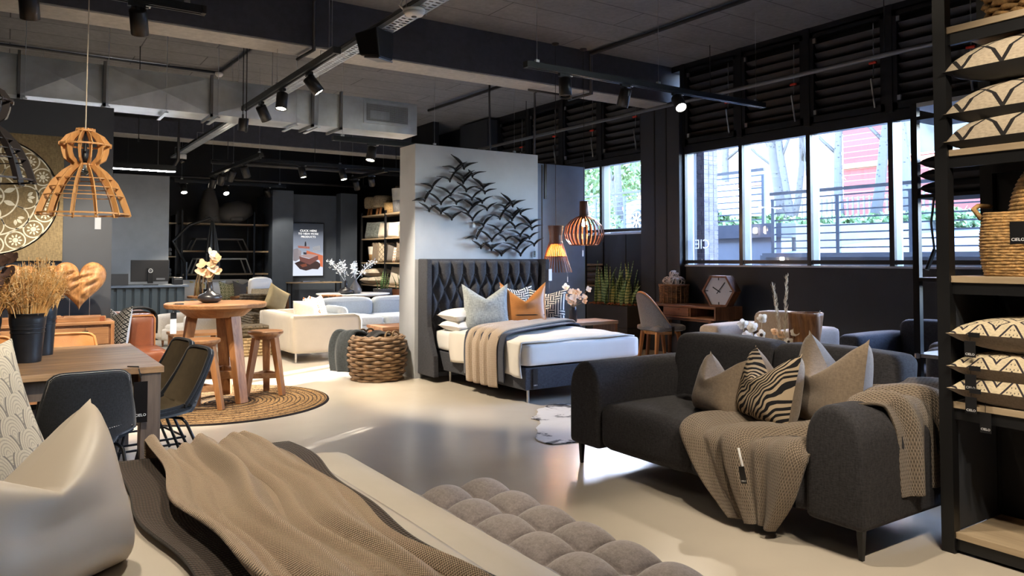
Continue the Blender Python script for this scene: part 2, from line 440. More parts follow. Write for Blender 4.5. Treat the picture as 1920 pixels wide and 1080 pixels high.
struct('trim_9', reduce_posts(), M['frame'])
# glazing: one window per bay
def window(n, y0, y1, z0, z1):
    t = bpy.data.objects.new('window_%d' % n, None); COL.objects.link(t); t['kind'] = 'structure'; t.location = (XW, (y0+y1)/2, z0)
    wy = y1-y0; h = z1-z0
    obj('mullion', MB().bb(-.03,.02,-wy/2-.001,-wy/2+.03,0,h), M['frame'], t)
    obj('mullion', MB().bb(-.03,.02,wy/2-.03,wy/2+.001,0,h), M['frame'], t)
    obj('reveal', MB().bb(.02,.16,-wy/2-.001,-wy/2+.028,0,h).bb(.02,.16,wy/2-.028,wy/2+.001,0,h), M['alu'], t)
    obj('sash_rail', MB().bb(-.02,.06,-wy/2+.035,wy/2-.035,.02,.07).bb(-.02,.06,-wy/2+.035,wy/2-.035,h-.03,h), M['frame'], t)
    obj('pane', MB().bb(.13,.138,-wy/2,wy/2,0,h), M['glass'], t)
    return t
for i in range(len(YM)-1):
    wi = window(i+1, YM[i+1], YM[i], 1.325, 3.02)
    if i == 0: W1 = wi
for i in range(5): window(11+i, YM2[i], YM2[i+1], 1.845, 3.03)
def vinyl():
    m = NM('white_vinyl'); t = m.node('BsdfTranslucent'); t.inputs[0].default_value = (.85,.85,.85,1); x = m.node('MixShader'); x.inputs[0].default_value = .6
    m.set(Roughness=.5); m.color((.85,.85,.85,1)); m.link(m.b.outputs[0], x.inputs[1]); m.link(t.outputs[0], x.inputs[2]); m.link(x.outputs[0], m.n['Material Output'].inputs[0]); return m.m
def text(name, body, size, mat, parent, loc, rot, align='CENTER', ext=.0008, sx=1):
    c = bpy.data.curves.new(name, 'FONT'); c.body = body; c.size = size; c.align_x = align; c.align_y = 'CENTER'; c.extrude = ext; c.resolution_u = 2
    c.materials.append(mat)
    t = bpy.data.objects.new(name, c); COL.objects.link(t); me = bpy.data.meshes.new_from_object(t); bpy.data.objects.remove(t); bpy.data.curves.remove(c)
    if not me.materials: me.materials.append(mat)
    o = bpy.data.objects.new(name, me); COL.objects.link(o); o.parent = parent; o.location = loc; o.rotation_euler = rot; o.scale = (sx, 1, 1)
    return o
# lettering stuck on the outside of the first pane: read from the street, mirrored from inside
text('window_lettering', 'CIE', .2, vinyl(), W1, (.145, .33, .30), (R(90), 0, R(90)))

# partition behind the bed, slate panel, wall with the tapestry, grey panel, black linings
struct('wall_partition', MB().bb(4.03, 5.82, 8.1, 8.52, 0, 2.78), M['plaster'])
wp = struct('wall_slate', MB().bb(5.83, 7.80, 9.55, 9.75, 0, 2.9), M['bluep'])
obj('slot', MB().bb(6.93, 6.95, 9.545, 9.552, 0, 2.88), M['black'], wp)
obj('slot_profile', MB().bb(6.98, 7.02, 9.53, 9.56, 2.35, 2.9), M['frame'], wp)
struct('wall_tapestry', MB().bb(-6, .87, 8.40, 8.62, 0, 2.90), M['wall2'])
struct('wall_grey', MB().bb(1.0, 2.52, 15.25, 15.4, 0, 2.95), M['greyp'])
struct('wall_shelf', MB().bb(7.55, 7.7, 14.35, 19.2, 0, ZC), M['black'])
struct('wall_screen', MB().bb(5.2, 7.1, 17.75, 19.2, 0, 2.95), M['pil'])
struct('wall_screen_pier_left', MB().bb(5.07, 5.55, 17.45, 17.75, 0, 3.0), M['pil'])
struct('wall_screen_pier_right', MB().bb(6.7, 7.12, 17.45, 17.75, 0, 3.0), M['pil'])
struct('wall_upright_panel', MB().bb(8.2, XW, 13.2, 14.3, 2.9, 4.3), M['wall2'])
# ---------------------------------------------------------------- soft goods helpers
def cushion_mb(w, h, t, chop=0.0, nu=18, nv=18, pin=.07, skew=0.0):
    mb = MB()
    def side(sg):
        def fn(a, b):
            u, v = 2*a-1, 2*b-1
            x = w/2*u*(1 - pin*(1-v*v))
            z = h/2*(1 + v*(1 - pin*(1-u*u)))
            T = t/2*(max(0,(1-u**4)*(1-v**4)))**.5*(1 - .18*v)
            y = sg*T
            if chop:
                k = chop*max(0, 1-abs(u-skew)/(1+abs(skew)))**1.1*max(0, (v+.45)/1.45)**1.5
                z -= k*h; y += (.16*chop*h*exp(-((u-skew)/.45)**2)*max(0, v+.2)*sg*(1-v*v)*2.0)
            z += .012*sin(7*u+3*v)*h*(1-v*v)*(1-u*u)
            return (x, y, z)
        return fn
    mb.grid(side(-1), nu, nv, mi=0)
    g = MB().grid(side(1), nu, nv, mi=1); g.f = [f[::-1] for f in g.f]
    mb.add(g.v, g.f, g.uv, 1)
    return mb
def cushion(name, label, w, h, t, mats, loc, rz=0, lean=0, chop=0, group=None, roll=0, cat='cushion', **k):
    mats = mats if isinstance(mats, (list, tuple)) else [mats, mats]
    o = obj(name, cushion_mb(w, h, t, chop, **k), mats, smooth=True)
    o.location = loc; o.rotation_euler = (lean, roll, rz)
    tag(o, label, cat, group); return o
def flat_cushion(name, label, w, d, t, mats, loc, rz=0, group=None, tilt=(0,0)):
    "a cushion lying flat: face mats[0] up"
    mb = cushion_mb(w, d, t); mb.move(Matrix.Translation((0,-d/2,0)) @ Matrix.Rotation(R(-90),4,'X'))
    mats = mats if isinstance(mats, (list, tuple)) else [mats, mats]
    o = obj(name, mb, mats, smooth=True); o.location = loc; o.rotation_euler = (tilt[0], tilt[1], rz)
    tag(o, label, 'cushion', group); return o
def drape_mb(path, nu=60, nv=26, ripple=.02, waves=5, seed=0, thick=.012, sag=None, edge=.0, along=True):
    "cloth laid along a path: each node = (point, half-width vector); folds run along the path"
    P = [Vector(p) for p, w_ in path]; W = [Vector(w_) for p, w_ in path]; m = len(P)
    L = [0]
    for i in range(1, m): L.append(L[-1] + (P[i]-P[i-1]).length)
    def at(s):
        s *= L[-1]; i = 0
        while i < m-2 and s > L[i+1]: i += 1
        k = (s-L[i])/max(1e-6, L[i+1]-L[i]); k = max(0, min(1, k))
        def cr(A):
            a, b, c, d = A[max(i-1,0)], A[i], A[i+1], A[min(i+2,m-1)]
            return .5*((2*b) + (c-a)*k + (2*a-5*b+4*c-d)*k*k + (3*b-a-3*c+d)*k**3)
        return cr(P), cr(W)
    r_ = random.Random(seed); ph = [r_.random()*6.28 for _ in range(6)]
    mb = MB()
    def fn(a, b):
        p, w_ = at(a); p2, _ = at(min(1, a+.01)); p1, _ = at(max(0, a-.01))
        d = (p2-p1).normalized(); n = d.cross(w_).normalized()
        u = 2*b-1
        f = sin(waves*pi*b + ph[0] + 1.2*sin(3*a+ph[1])) + .45*sin(waves*1.9*pi*b + ph[2] + 2*a) + .25*sin(waves*3.1*pi*b + ph[3]+5*a)
        side = edge*sin(9*a+ph[4])*u
        return p + w_*(u*(1+side)) + n*(ripple*f*(1-.25*abs(u))+ripple*1.3)
    mb.grid(fn, nu, nv)
    return mb
def drape(name, label, cat, path, mat, **k):
    o = obj(name, drape_mb(path, **k), mat, smooth=True)
    s_ = o.modifiers.new('solid', 'SOLIDIFY'); s_.thickness = k.get('thick', .012); s_.offset = 0
    if label: tag(o, label, cat)
    return o
def swing_tag(parent, loc, w=.05, h=.09, rz=0, mat='blackcard', word='CIELO', ink='ink', tilt=0, string=.05, low=True, name='price_tag'):
    "a swing tag on a loop of string, a part of the thing it hangs from"
    t = obj(name, MB().box((0,0,-h/2-string), (w, .002, h)).tube([(0,0,-string),(0,.003,0)], .0012, 4), M[mat], parent)
    t.location = loc; t.rotation_euler = (0, tilt, rz)
    if word: text('lettering', word, w*.30, M[ink], t, (0, -.0018, -string-h*(.82 if low else .2)), (R(90),0,0), ext=.0004)
    return t
M['charcoal'] = fabric('charcoal_linen', (.038,.036,.039,1), 150, .35, sheen=.02, bump=.5)
M['charcoal2'] = fabric('slate_upholstery', (.052,.054,.064,1), 170, .35, sheen=.05)
M['linen'] = plain('white_cotton', (.74,.72,.69,1), .85, var=.04, nscale=3)
M['duvet'] = plain('warm_white_duvet', (.70,.655,.585,1), .85, var=.05, nscale=3)
M['bluegrey'] = fabric('blue_grey_woven', (.36,.39,.39,1), 90, .3)
M['tanleather'] = plain('tan_leather', (.50,.20,.055,1), .38, var=.18, nscale=5, bump=.12, bscale=140)
M['brownleather'] = plain('brown_leather', (.20,.058,.022,1), .36, var=.22, nscale=4, bump=.12, bscale=120)
M['taupe'] = fabric('taupe_linen', (.205,.155,.11,1), 160, .2)
M['taupeback'] = fabric('grey_taupe_cotton', (.15,.135,.125,1), 160, .15)
M['cream'] = fabric('cream_upholstery', (.60,.53,.44,1), 140, .12)
M['palegrey'] = fabric('pale_grey_upholstery', (.46,.50,.53,1), 140, .12)
M['navy'] = fabric('navy_throw', (.022,.026,.045,1), 140, .3)
M['beigek'] = knit('beige_cotton_knit', (.50,.39,.29,1), 60, 120, .2, .5)
M['mocha'] = knit('mocha_moss_knit', (.26,.20,.145,1), 62, 150, .45, 1.0)
def zebra_mat():
    m = NM('zebra_print'); co = m.coord('UV', (1,1,1), (0,0,R(35)))
    wv = m.wave(co, 5.2, 11.0, .6, .75, 'X'); n = m.noise(m.coord(), 250, 2)
    m.color(m.ramp(wv, [(0, (.012,.011,.012,1)), (.5, (.40,.31,.21,1))], True)); m.set(Roughness=.9, Specular_IOR_Level=.2); m.bump(n, .3, .004); return m.m
def maze_mat(name, c1, c2, s):
    "square labyrinth print: stripes turned by a chequer"
    m = NM(name); tc = m.node('TexCoord'); sx = m.node('SeparateXYZ'); m.link(tc.outputs['UV'], sx.inputs[0])
    u = m.math('MULTIPLY', sx.outputs[0], s); v = m.math('MULTIPLY', sx.outputs[1], s)
    h = m.node('TexWhiteNoise', noise_dimensions='2D'); cb = m.node('CombineXYZ')
    m.link(m.math('FLOOR', u), cb.inputs[0]); m.link(m.math('FLOOR', v), cb.inputs[1]); m.link(cb.outputs[0], h.inputs['Vector'])
    pick = m.math('GREATER_THAN', h.outputs['Value'], .5)
    su = m.math('LESS_THAN', m.math('ABSOLUTE', m.math('SUBTRACT', m.math('FRACT', m.math('MULTIPLY', u, 2)), .5)), .27)
    sv = m.math('LESS_THAN', m.math('ABSOLUTE', m.math('SUBTRACT', m.math('FRACT', m.math('MULTIPLY', v, 2)), .5)), .27)
    f = m.math('ADD', m.math('MULTIPLY', su, pick), m.math('MULTIPLY', sv, m.math('SUBTRACT', 1, pick)))
    m.color(m.mix(f, c1, c2)); m.set(Roughness=.9, Specular_IOR_Level=.2); return m.m
def diamond_mat(name, c1, c2, s, rings=3.0, wd=.22, dots=True, off=0.0):
    "concentric lozenges"
    m = NM(name); tc = m.node('TexCoord'); sx = m.node('SeparateXYZ'); m.link(tc.outputs['UV'], sx.inputs[0])
    def tri(x, k): return m.math('ABSOLUTE', m.math('SUBTRACT', m.math('FRACT', m.math('MULTIPLY', x, k)), .5))
    d = m.math('ADD', tri(sx.outputs[0], s), tri(sx.outputs[1], s*1.0))
    f = m.math('LESS_THAN', m.math('FRACT', m.math('ADD', m.math('MULTIPLY', d, rings), wd/2+off)), wd)
    if dots:
        du = tri(sx.outputs[0], s*9); dv = tri(sx.outputs[1], s*9)
        dt = m.math('MULTIPLY', m.math('LESS_THAN', m.math('ADD', m.math('MULTIPLY', du, du), m.math('MULTIPLY', dv, dv)), .03),
                    m.math('GREATER_THAN', m.math('ABSOLUTE', m.math('SUBTRACT', d, .5)), .08))
        f = m.math('MAXIMUM', f, m.math('MULTIPLY', dt, .8))
    co = m.coord(scale=(1,1,3)); n = m.noise(co, 60, 3)
    m.color(m.mix(f, m.ramp(n, [(.3, dim(c1,.8)), (.7, dim(c1,1.12))]), c2)); m.set(Roughness=.9, Specular_IOR_Level=.2); m.bump(n, .3, .004); return m.m
M['zebra'] = zebra_mat()
M['maze'] = maze_mat('navy_and_white_maze_print', (.02,.03,.055,1), (.72,.71,.66,1), 7)
M['maze2'] = maze_mat('navy_and_sand_zigzag_print', (.015,.02,.04,1), (.45,.38,.30,1), 5)
M['lozenge'] = diamond_mat('lozenge_print', (.52,.43,.29,1), (.03,.025,.03,1), 5.0)
M['net'] = diamond_mat('net_print', (.46,.38,.28,1), (.02,.018,.018,1), 4.0, 1.0, .11, False, .5)

# ---------------------------------------------------------------- tufted bed by the partition
def tuft(u, v, deep=.062):
    "button-tufted height: pleats above the first row of buttons, lozenges below (u, v in cells)"
    near = lambda t: abs(t-floor(t+.5))
    if v < 1: return deep*min(1, near(u)/.34)**.6
    c = min(near(u-.5*(v-1)), near(u+.5*(v-1)))
    h = min(1, c/.34)**.62
    j = floor(v+.5); ub = u - (0 if j % 2 else .5)
    d = sqrt((ub-floor(ub+.5))**2 + (v-j)**2)
    return deep*h*(1-.6*exp(-(d/.22)**2)) if j >= 1 else deep*h
bed = thing('double_bed', 'charcoal bed with tall button-tufted winged headboard against the pale bird wall', 'bed', (4.95, 7.0, 0))
HX = .85
def hb(a, b):
    x = -HX+.06 + (2*HX-.12)*a; z = .25 + 1.14*b
    u = a*9.5+.25; v = (1.395-z)/.175
    e = min(1, min(a, 1-a)/.02)*min(1, (1-b)/.02)
    return (x, .990 - tuft(u, v)*max(.2, e), z)
g = MB().grid(hb, 126, 84)
hbo = obj('headboard', MB().bb(-HX, HX, 1.02, 1.09, .06, 1.41), M['charcoal2'], bed, bev=.02)
obj('tufted_panel', g, M['charcoal2'], bed, smooth=True)
btn = mesh('button', MB().lathe([(0,-.004),(.008,-.003),(.012,0),(.008,.004),(0,.006)], 8), M['charcoal2'], True)
sp = []
for j in range(1, 6):
    for i in range(11):
        u = i + (0 if j % 2 else .5)
        if .5 < u < 9.5: sp.append(((-HX+.06+(2*HX-.12)*(u-.25)/9.5, .972, 1.395-.175*j), (R(90),0,0), None))
repart('button', btn, sp, bed)
wing = [(1.09,1.41),(.86,1.41),(.86,.75),(.85,.62),(.78,.45),(.70,.30),(.68,.06),(1.09,.06)]
for sx_ in (-1, 1):
    obj('headboard_wing', MB().prism(wing, .07, lambda u, v, w_: (sx_*(HX-.0)-(.035+0)+w_, u, v)), M['charcoal2'], bed, bev=.014, seg=3)
obj('base', MB().bb(-.74,.74,-.93,.95,.13,.345), M['charcoal2'], bed, bev=.012)
for x, y in ((-.66,-.86),(.66,-.86),(-.66,.7),(.66,.7)):
    obj('leg', MB().lathe([(.012,0),(.016,.13)], 12, (x,y,0)), M['steel'], bed)
mt = obj('mattress', MB().rbox((0,.0,.468), (1.50,1.90,.235), .05, 10), M['linen'], bed, smooth=True)
swing_tag(bed, (-.63,-.945,.36), .055, .2, 0, 'blackcard', 'CIELO', string=.02)
swing_tag(bed, (.88,.84,1.30), .05, .15, 0, 'whitecard', None, string=.02)
def duvet_pt(a, b):
    y = -.92 + b*1.42
    if a < .22: x = -.775-.014*sin(b*30)*(1-a/.22); z = .25+.03*sin(b*3) + (a/.22)*.345
    else:
        k = (a-.22)/.78; x = -.775+k*1.50; z = .588+.03*min(1,sin(k*pi)*2.5)*min(1,.25+b*9)+.005*sin(b*21+a*9)-(.012*max(0,(k-.9)/.1))
    return (x, y+.03*sin(a*14), z)
dv = obj('duvet', MB().grid(duvet_pt, 50, 40), M['duvet'], None, smooth=True, solid=.016)
dv.location = (4.95, 7.0, 0); tag(dv, 'warm white duvet folded over the bed beneath the navy and beige throws', 'duvet')
def bedthrow(name, label, ys, mat, z, zl, zr, seed, rip, waves, ox=0):
    "ys: (front, back) y on the hanging side and on the far side"
    (f0, b0), (f1, b1) = ys
    pts = []
    for x, zz, t in ((-.805-ox,zl,0),(-.815-ox,.40,0),(-.80-ox,.57,0),(-.72,z,.03),(-.3,z+.022,.25),(.2,z+.024,.55),(.60,z+.008,.85),(.755+ox*.5,z-.05,.97),(.785+ox*.5,zr,1)):
        f = f0+(f1-f0)*t; b = b0+(b1-b0)*t
        pts.append(((4.95+x, 7.0+(f+b)/2, zz), (0, -(b-f)/2, 0)))
    return drape(name, label, 'throw', pts, mat, ripple=rip, waves=waves, seed=seed, nu=70, nv=40, thick=.010)
bedthrow('navy_throw', 'navy throw under the beige knit, laid across the bed with the tufted headboard', ((-.66,.13),(.08,.64)), M['navy'], .655, .17, .45, 2, .003, 3)
bedthrow('beige_throw', 'beige crinkled knit throw across the tufted bed, hanging down its near side', ((-.54,.06),(.20,.60)), M['beigek'], .690, .11, .42, 5, .015, 8, .035)
# pillows and cushions on it
for k, (x, y, z, l) in enumerate(((4.53,7.66,.585,'lower white pillow of the left pair on the tufted bed'),(4.52,7.68,.70,'upper white pillow of the left pair on the tufted bed'),
                               (5.30,7.68,.585,'lower white pillow behind the tan leather cushion'),(5.32,7.70,.70,'upper white pillow behind the tan leather cushion'))):
    o = flat_cushion('pillow', l, .68, .46, .17, M['linen'], (x, y-.06, z+.06), rz=.03*(-1)**k, group='white bed pillows'); o['category'] = 'pillow'
c = cushion('cushion', 'blue-grey ribbed cushion with two sharp ears on the tufted bed', .54, .54, .15, [M['bluegrey'], M['taupe']], (4.55,7.32,.60), R(-20), R(-14), .30)
cushion('cushion', 'tan leather cushion with a black zip and a deep chop', .56, .55, .20, [M['tanleather'], M['tanleather']], (5.02,7.24,.60), R(-20), R(-12), .42)
zp = obj('zip', MB().tube([(-.22,-.075,.15),(-.1,-.105,.148),(.1,-.105,.148),(.22,-.075,.15)], .006, 5), M['black'], COL.objects[-1])
cushion('cushion', 'navy and white maze print cushion standing right of the tan leather one', .46, .46, .14, [M['maze'], M['navy']], (5.42,7.36,.60), R(-42), R(-12), .12)
cushion('cushion', 'maze print cushion mostly hidden behind the tan leather one', .44, .47, .12, [M['maze'], M['navy']], (5.22,7.68,.62), R(-8), R(-8), .1)

# ---------------------------------------------------------------- seagull sculptures on the partition
BIRDS = [(0.08,0.33,-0.12,0.48,0.26,0.41),(-0.05,0.3,-0.26,0.32,0.08,0.4),(0.06,0.21,-0.17,0.26,0.19,0.3),(0.07,0.15,-0.11,0.23,0.22,0.29),(0.19,0.24,0.11,0.31,0.37,0.3),(-0.14,0.16,-0.35,0.19,0.0,0.34),(0.36,0.1,0.17,0.22,0.52,0.17),(0.37,0.04,0.17,0.1,0.51,0.09),(0.09,0.05,-0.06,0.14,0.26,0.11),(-0.36,0.07,-0.54,0.1,-0.25,0.19),(-0.12,-0.01,-0.34,0.08,0.06,0.14),(0.17,-0.05,-0.06,0.01,0.32,0.08),(-0.46,-0.09,-0.64,-0.11,-0.36,0.06),(-0.25,-0.12,-0.48,0.01,-0.1,0.0),(-0.05,-0.11,-0.2,-0.04,0.08,-0.06),(0.2,-0.13,0.03,-0.06,0.35,-0.07),(0.33,-0.08,0.2,-0.03,0.47,0.0),(-0.42,-0.21,-0.58,-0.13,-0.33,-0.14),(-0.24,-0.23,-0.39,-0.15,-0.1,-0.15),(0.13,-0.22,-0.12,-0.15,0.25,-0.1),(0.39,-0.17,0.21,-0.12,0.52,-0.08),(-0.09,-0.3,-0.24,-0.23,0.03,-0.21),(0.19,-0.3,0.0,-0.21,0.35,-0.16)]
def birds(label, loc):
    t = thing('seagull_wall_sculpture', label, 'wall sculpture', loc, 0, 'flocks of metal gulls on the pale wall')
    for k, (bx, bz, lx, lz, rx, rz_) in enumerate(BIRDS):
        dep = -.035 - .02*((k*7) % 3); mb = MB()
        for tx, tz in ((lx, lz), (rx, rz_)):
            L = sqrt((tx-bx)**2+(tz-bz)**2); P = []; Rr = []
            for i in range(9):
                s_ = i/8
                x = bx+(tx-bx)*s_; z = bz+(tz-bz)*s_ + L*.10*sin(pi*s_)*(1.6-1.2*s_) - .010*sin(pi*s_)*0
                P.append((x, dep - .05*s_*s_*(1 if k % 2 else .5), z)); Rr.append(.006+.026*sin(pi*min(1,.12+.9*s_))**1.1*(1-.5*s_)*(1 if k % 3 else 1.35))
            mb.tube(P, Rr, 6, flat=.45)
        mb.lathe([(0,-.03),(.013,-.014),(.016,.006),(.006,.022),(0,.032)], 7, (bx, dep+.004, bz))
        mb.tube([(bx, dep+.01, bz), (bx, 0, bz)], .003, 4)
        obj('gull', mb, M['blackmetal'], t, smooth=True)
    return t
t = birds('upper left flock of black metal gulls on the pale grey wall', (4.6, 8.098, 2.2))
swing_tag(t, (.23,-.02,-.30), .035, .07, 0, 'whitecard', None, string=.03)
t = birds('lower right flock of black metal gulls, its wing tips past the wall edge', (5.32, 8.098, 1.765))
swing_tag(t, (.43,-.02,-.22), .035, .08, 0, 'blackcard', 'CIELO', string=.03)
# ---------------------------------------------------------------- charcoal sofa
sofa = thing('sofa', 'large charcoal three-seat sofa with rounded arms, a mocha throw over its near arm', 'sofa', (3.8, 3.1, 0))
obj('base', MB().rbox((.03,0,.21), (.98,1.9,.12), .02, 6), M['charcoal'], sofa, smooth=True)
def arm(y):
    mb = MB(); W_, Hh = .155, .29
    prof = [(-W_,-Hh),(-W_,.06)]+[(-W_*cos(R(q)), .06+.215*sin(R(q))**.9) for q in range(12,180,12)]+[(W_,.06),(W_,-Hh)]
    return mb.prism(prof, 1.06, lambda u, v, w_: (-.53+w_, y+u, .435+v))
    def fn(a, b):
        ang = 2*pi*a
        # rounded-top upright slab, profile in y-z, swept along x with rounded ends
        k = 2*b-1; e = sqrt(max(0, 1-abs(k)**7))
        c, s_ = cos(ang), sin(ang)
        py = .165*(abs(c)**.55)*(1 if c > 0 else -1)*(.80+.2*e)
        pz = .27*(abs(s_)**(.62 if s_ > 0 else .35))*(1 if s_ > 0 else -1)*(.93+.07*e)
        return (-.53+1.06*b - (.0), y+py*1.0*(e**.12), .435+pz*(e**.12))
    mb.grid(fn, 40, 24, wrap=True)
    n = 40; mb.f.append(tuple(range(n))); mb.f.append(tuple(24*n+i for i in range(n))[::-1])
    return mb
for y in (-.93,.93): obj('arm', arm(y), M['charcoal'], sofa, bev=.035, seg=4, smooth=True)
for y in (-.39,.39): obj('seat_cushion', MB().rbox((-.10,y,.305), (.86,.77,.30), .07, 12, .018), M['charcoal'], sofa, smooth=True)
def lean(p):
    return Vector((p.x + (p.z)*.22, p.y, p.z))
for y in (-.385,.455): obj('back_cushion', MB().rbox((.36,y,.62), (.24,.835,.49), .06, 12, .018, fn=lean), M['charcoal'], sofa, smooth=True)
obj('back_frame', MB().rbox((.5,.03,.45), (.1,1.66,.5), .04, 6), M['charcoal'], sofa, smooth=True)
for x, y in ((-.46,-1.03),(-.46,1.03),(.46,-1.03),(.46,1.03)):
    sx_, sy_ = (1 if x < 0 else -1), (1 if y < 0 else -1)
    lg = MB().bar((x,y,.16), (x,y,.0), .034, .034, .55).bar((x,y,.155), (x+sx_*.14,y,.165), .018, .022).bar((x,y,.155), (x,y+sy_*.14,.165), .018, .022)
    obj('leg', lg, M['blackmetal'], sofa)
t = obj('acrylic_sign', MB().box((0,0,0), (.004,.075,.24)), M['glossyblack'], sofa, loc=(-.545,-.70,.30))
text('lettering', 'CIELO', .022, M['ink'], t, (-.0025,0,-.085), (R(90),0,R(-90)), ext=.0003)
cushion('cushion', 'small taupe chopped cushion leaning on the left seat of the charcoal sofa', .39, .38, .22, [M['taupe'], M['taupe']], (3.60,3.17,.455), R(-104), R(-16), .46, pin=.03)
swing = obj('care_tag', MB().box((0,0,0), (.02,.004,.06)), M['whitecard'], COL.objects[-1], loc=(.14,-.05,.05))
cushion('cushion', 'zebra print cushion with a taupe back in the middle of the charcoal sofa', .44, .43, .23, [M['zebra'], M['taupe']], (3.60,2.82,.47), R(-108), R(-14), .42, pin=.03)
cushion('cushion', 'large taupe linen cushion with two tall peaks beside the sofa throw', .54, .535, .25, [M['taupe'], M['taupeback']], (3.80,2.55,.455), R(-112), R(-8), .44, pin=.03)
th = drape('knit_throw', 'mocha moss-knit throw spilling from the sofa arm over its seat to the floor', 'throw', [
    ((3.97,1.975,.26),(.38,0,0)), ((3.97,1.975,.50),(.38,0,0)), ((3.96,1.985,.62),(.38,0,0)), ((3.93,2.05,.735),(.39,.02,0)),
    ((3.86,2.17,.755),(.39,.05,0)), ((3.74,2.30,.715),(.36,.12,0)), ((3.64,2.42,.57),(.30,.24,0)), ((3.54,2.56,.515),(.20,.34,0)),
    ((3.42,2.67,.515),(.08,.42,0)), ((3.28,2.72,.505),(.03,.42,0)), ((3.20,2.72,.44),(.0,.41,0)), ((3.185,2.70,.32),(.0,.36,0)), ((3.18,2.66,.19),(.0,.28,0)), ((3.175,2.60,.05),(.0,.14,0))],
    M['mocha'], ripple=.026, waves=5.2, seed=11, nu=190, nv=80, edge=.06)
# grid u runs along the path: swap so stitches run across
tg = obj('price_tag', MB().box((0,0,0), (.003,.036,.085)), M['blackcard'], th, loc=(3.155,2.60,.30)); tg.rotation_euler = (R(-12),0,0)
text('lettering', 'CIELO', .012, M['ink'], tg, (-.0018,0,-.03), (R(90),0,R(-90)), ext=.0003)
obj('ribbon_loop', MB().tube([(3.155,2.60,.345),(3.15,2.61,.39),(3.16,2.63,.43)], .006, 5), M['whitecard'], th)

# cowhide
def hide():
    P = []; n = 72
    for i in range(n):
        a = 2*pi*i/n
        r = 1 + .22*cos(2*a)+.13*cos(4*a+.3)+.05*sin(7*a)+.03*sin(13*a+1)+.02*sin(23*a)
        P.append((r*cos(a)*.82, r*sin(a)*.62))
    return P
def cow_mat():
    m = NM('black_and_white_cowhide'); co = m.coord(); n = m.noise(co, 3.2, 5, .62, .6)
    m.color(m.ramp(n, [(0,(.03,.025,.025,1)),(.40,(.05,.045,.045,1)),(.46,(.62,.58,.54,1)),(1,(.74,.71,.68,1))])); m.set(Roughness=.75)
    m.bump(m.noise(m.coord(scale=(1,.2,1)), 220, 2), .5, .004); return m.m
o = obj('cowhide_rug', MB().prism(hide(), .008, lambda u, v, w_: (u, v, w_)), cow_mat(), loc=(4.42,5.28,.001), rz=R(38)); tag(o, 'black and white cowhide lying on the floor between bed and sofa', 'rug')

# ---------------------------------------------------------------- what stands behind the sofa
M['flesh'] = fabric('beige_upholstery', (.36,.27,.20,1), 140, .15)
def armchair(label, loc, rz, wd, dp, h, sh, mat, name='armchair', armh=.62, aw=.2, group=None):
    t = thing(name, label, 'armchair', loc, rz, group)
    obj('base', MB().rbox((0,0,.2), (dp-.06,wd-.06,.2), .04, 6), mat, t, smooth=True)
    for y in (-1,1): obj('arm', MB().rbox((0,y*(wd/2-aw/2),.12+(armh-.1)/2), (dp,aw,armh-.1), .05, 8, .012), mat, t, smooth=True)
    obj('seat_cushion', MB().rbox((-.05,0,sh-.08), (dp-.2,wd-2*aw-.01,.17), .05, 8, .02), mat, t, smooth=True)
    obj('back', MB().rbox((dp/2-.12,0,h/2+.06), (.22,wd-2*aw+.02,h-.12), .06, 8, .02), mat, t, smooth=True)
    for x in (-1,1):
        for y in (-1,1): obj('leg', MB().lathe([(.014,0),(.022,.13)], 10, (x*(dp/2-.09), y*(wd/2-.1), 0)), M['walnut'], t)
    return t
armchair('beige armchair behind the sofa, facing the dried flowers', (6.35,4.9,0), R(6), 1.08, .84, .86, .46, M['flesh'], armh=.72, aw=.25)
armchair('dark navy armchair with pale-lit arm right of the beige armchair', (6.95,3.72,0), R(0), 1.05, .9, .82, .44, M['charcoal2'], armh=.68, aw=.22)
armchair('dark navy armchair holding the zigzag cushion, by the tall shelf', (6.35,2.55,0), R(0), 1.15, .9, .92, .44, M['charcoal2'], armh=.70, aw=.24)
cushion('cushion', 'navy and sand zigzag cushion on the dark armchair behind the shelf frame', .46, .44, .14, [M['maze2'], M['palegrey']], (6.45,2.85,.50), R(-62), R(-14), .08)
def block_table(label, loc, d, h, rz=0):
    t = thing('coffee_table', label, 'coffee table', loc, rz)
    obj('table_top', MB().bb(-d[0]/2,d[0]/2,-d[1]/2,d[1]/2,h-.05,h), M['greywood'], t, bev=.004)
    n = 5
    for i in range(n):
        y0 = -d[1]/2+.02+i*(d[1]-.04)/n
        obj('slab', MB().bb(-d[0]/2+.02,d[0]/2-.02,y0+.002,y0+(d[1]-.04)/n-.002,0,h-.05), M['teakZ'] if i % 2 else M['walnutZ'], t, bev=.003)
    return t
block_table('wooden block table with a bleached top at the end of the charcoal sofa', (5.03,2.38,0), (.5,.72), .60)
t = thing('coffee_table', 'low dark table behind the sofa carrying the dried flowers', 'coffee table', (5.15,3.75,0))
obj('table_top', MB().bb(-.4,.4,-.6,.6,.38,.42), M['walnut'], t, bev=.006)
for x in (-.34,.34):
    for y in (-.54,.54): obj('leg', MB().box((x,y,.19), (.05,.05,.38)), M['walnutZ'], t)
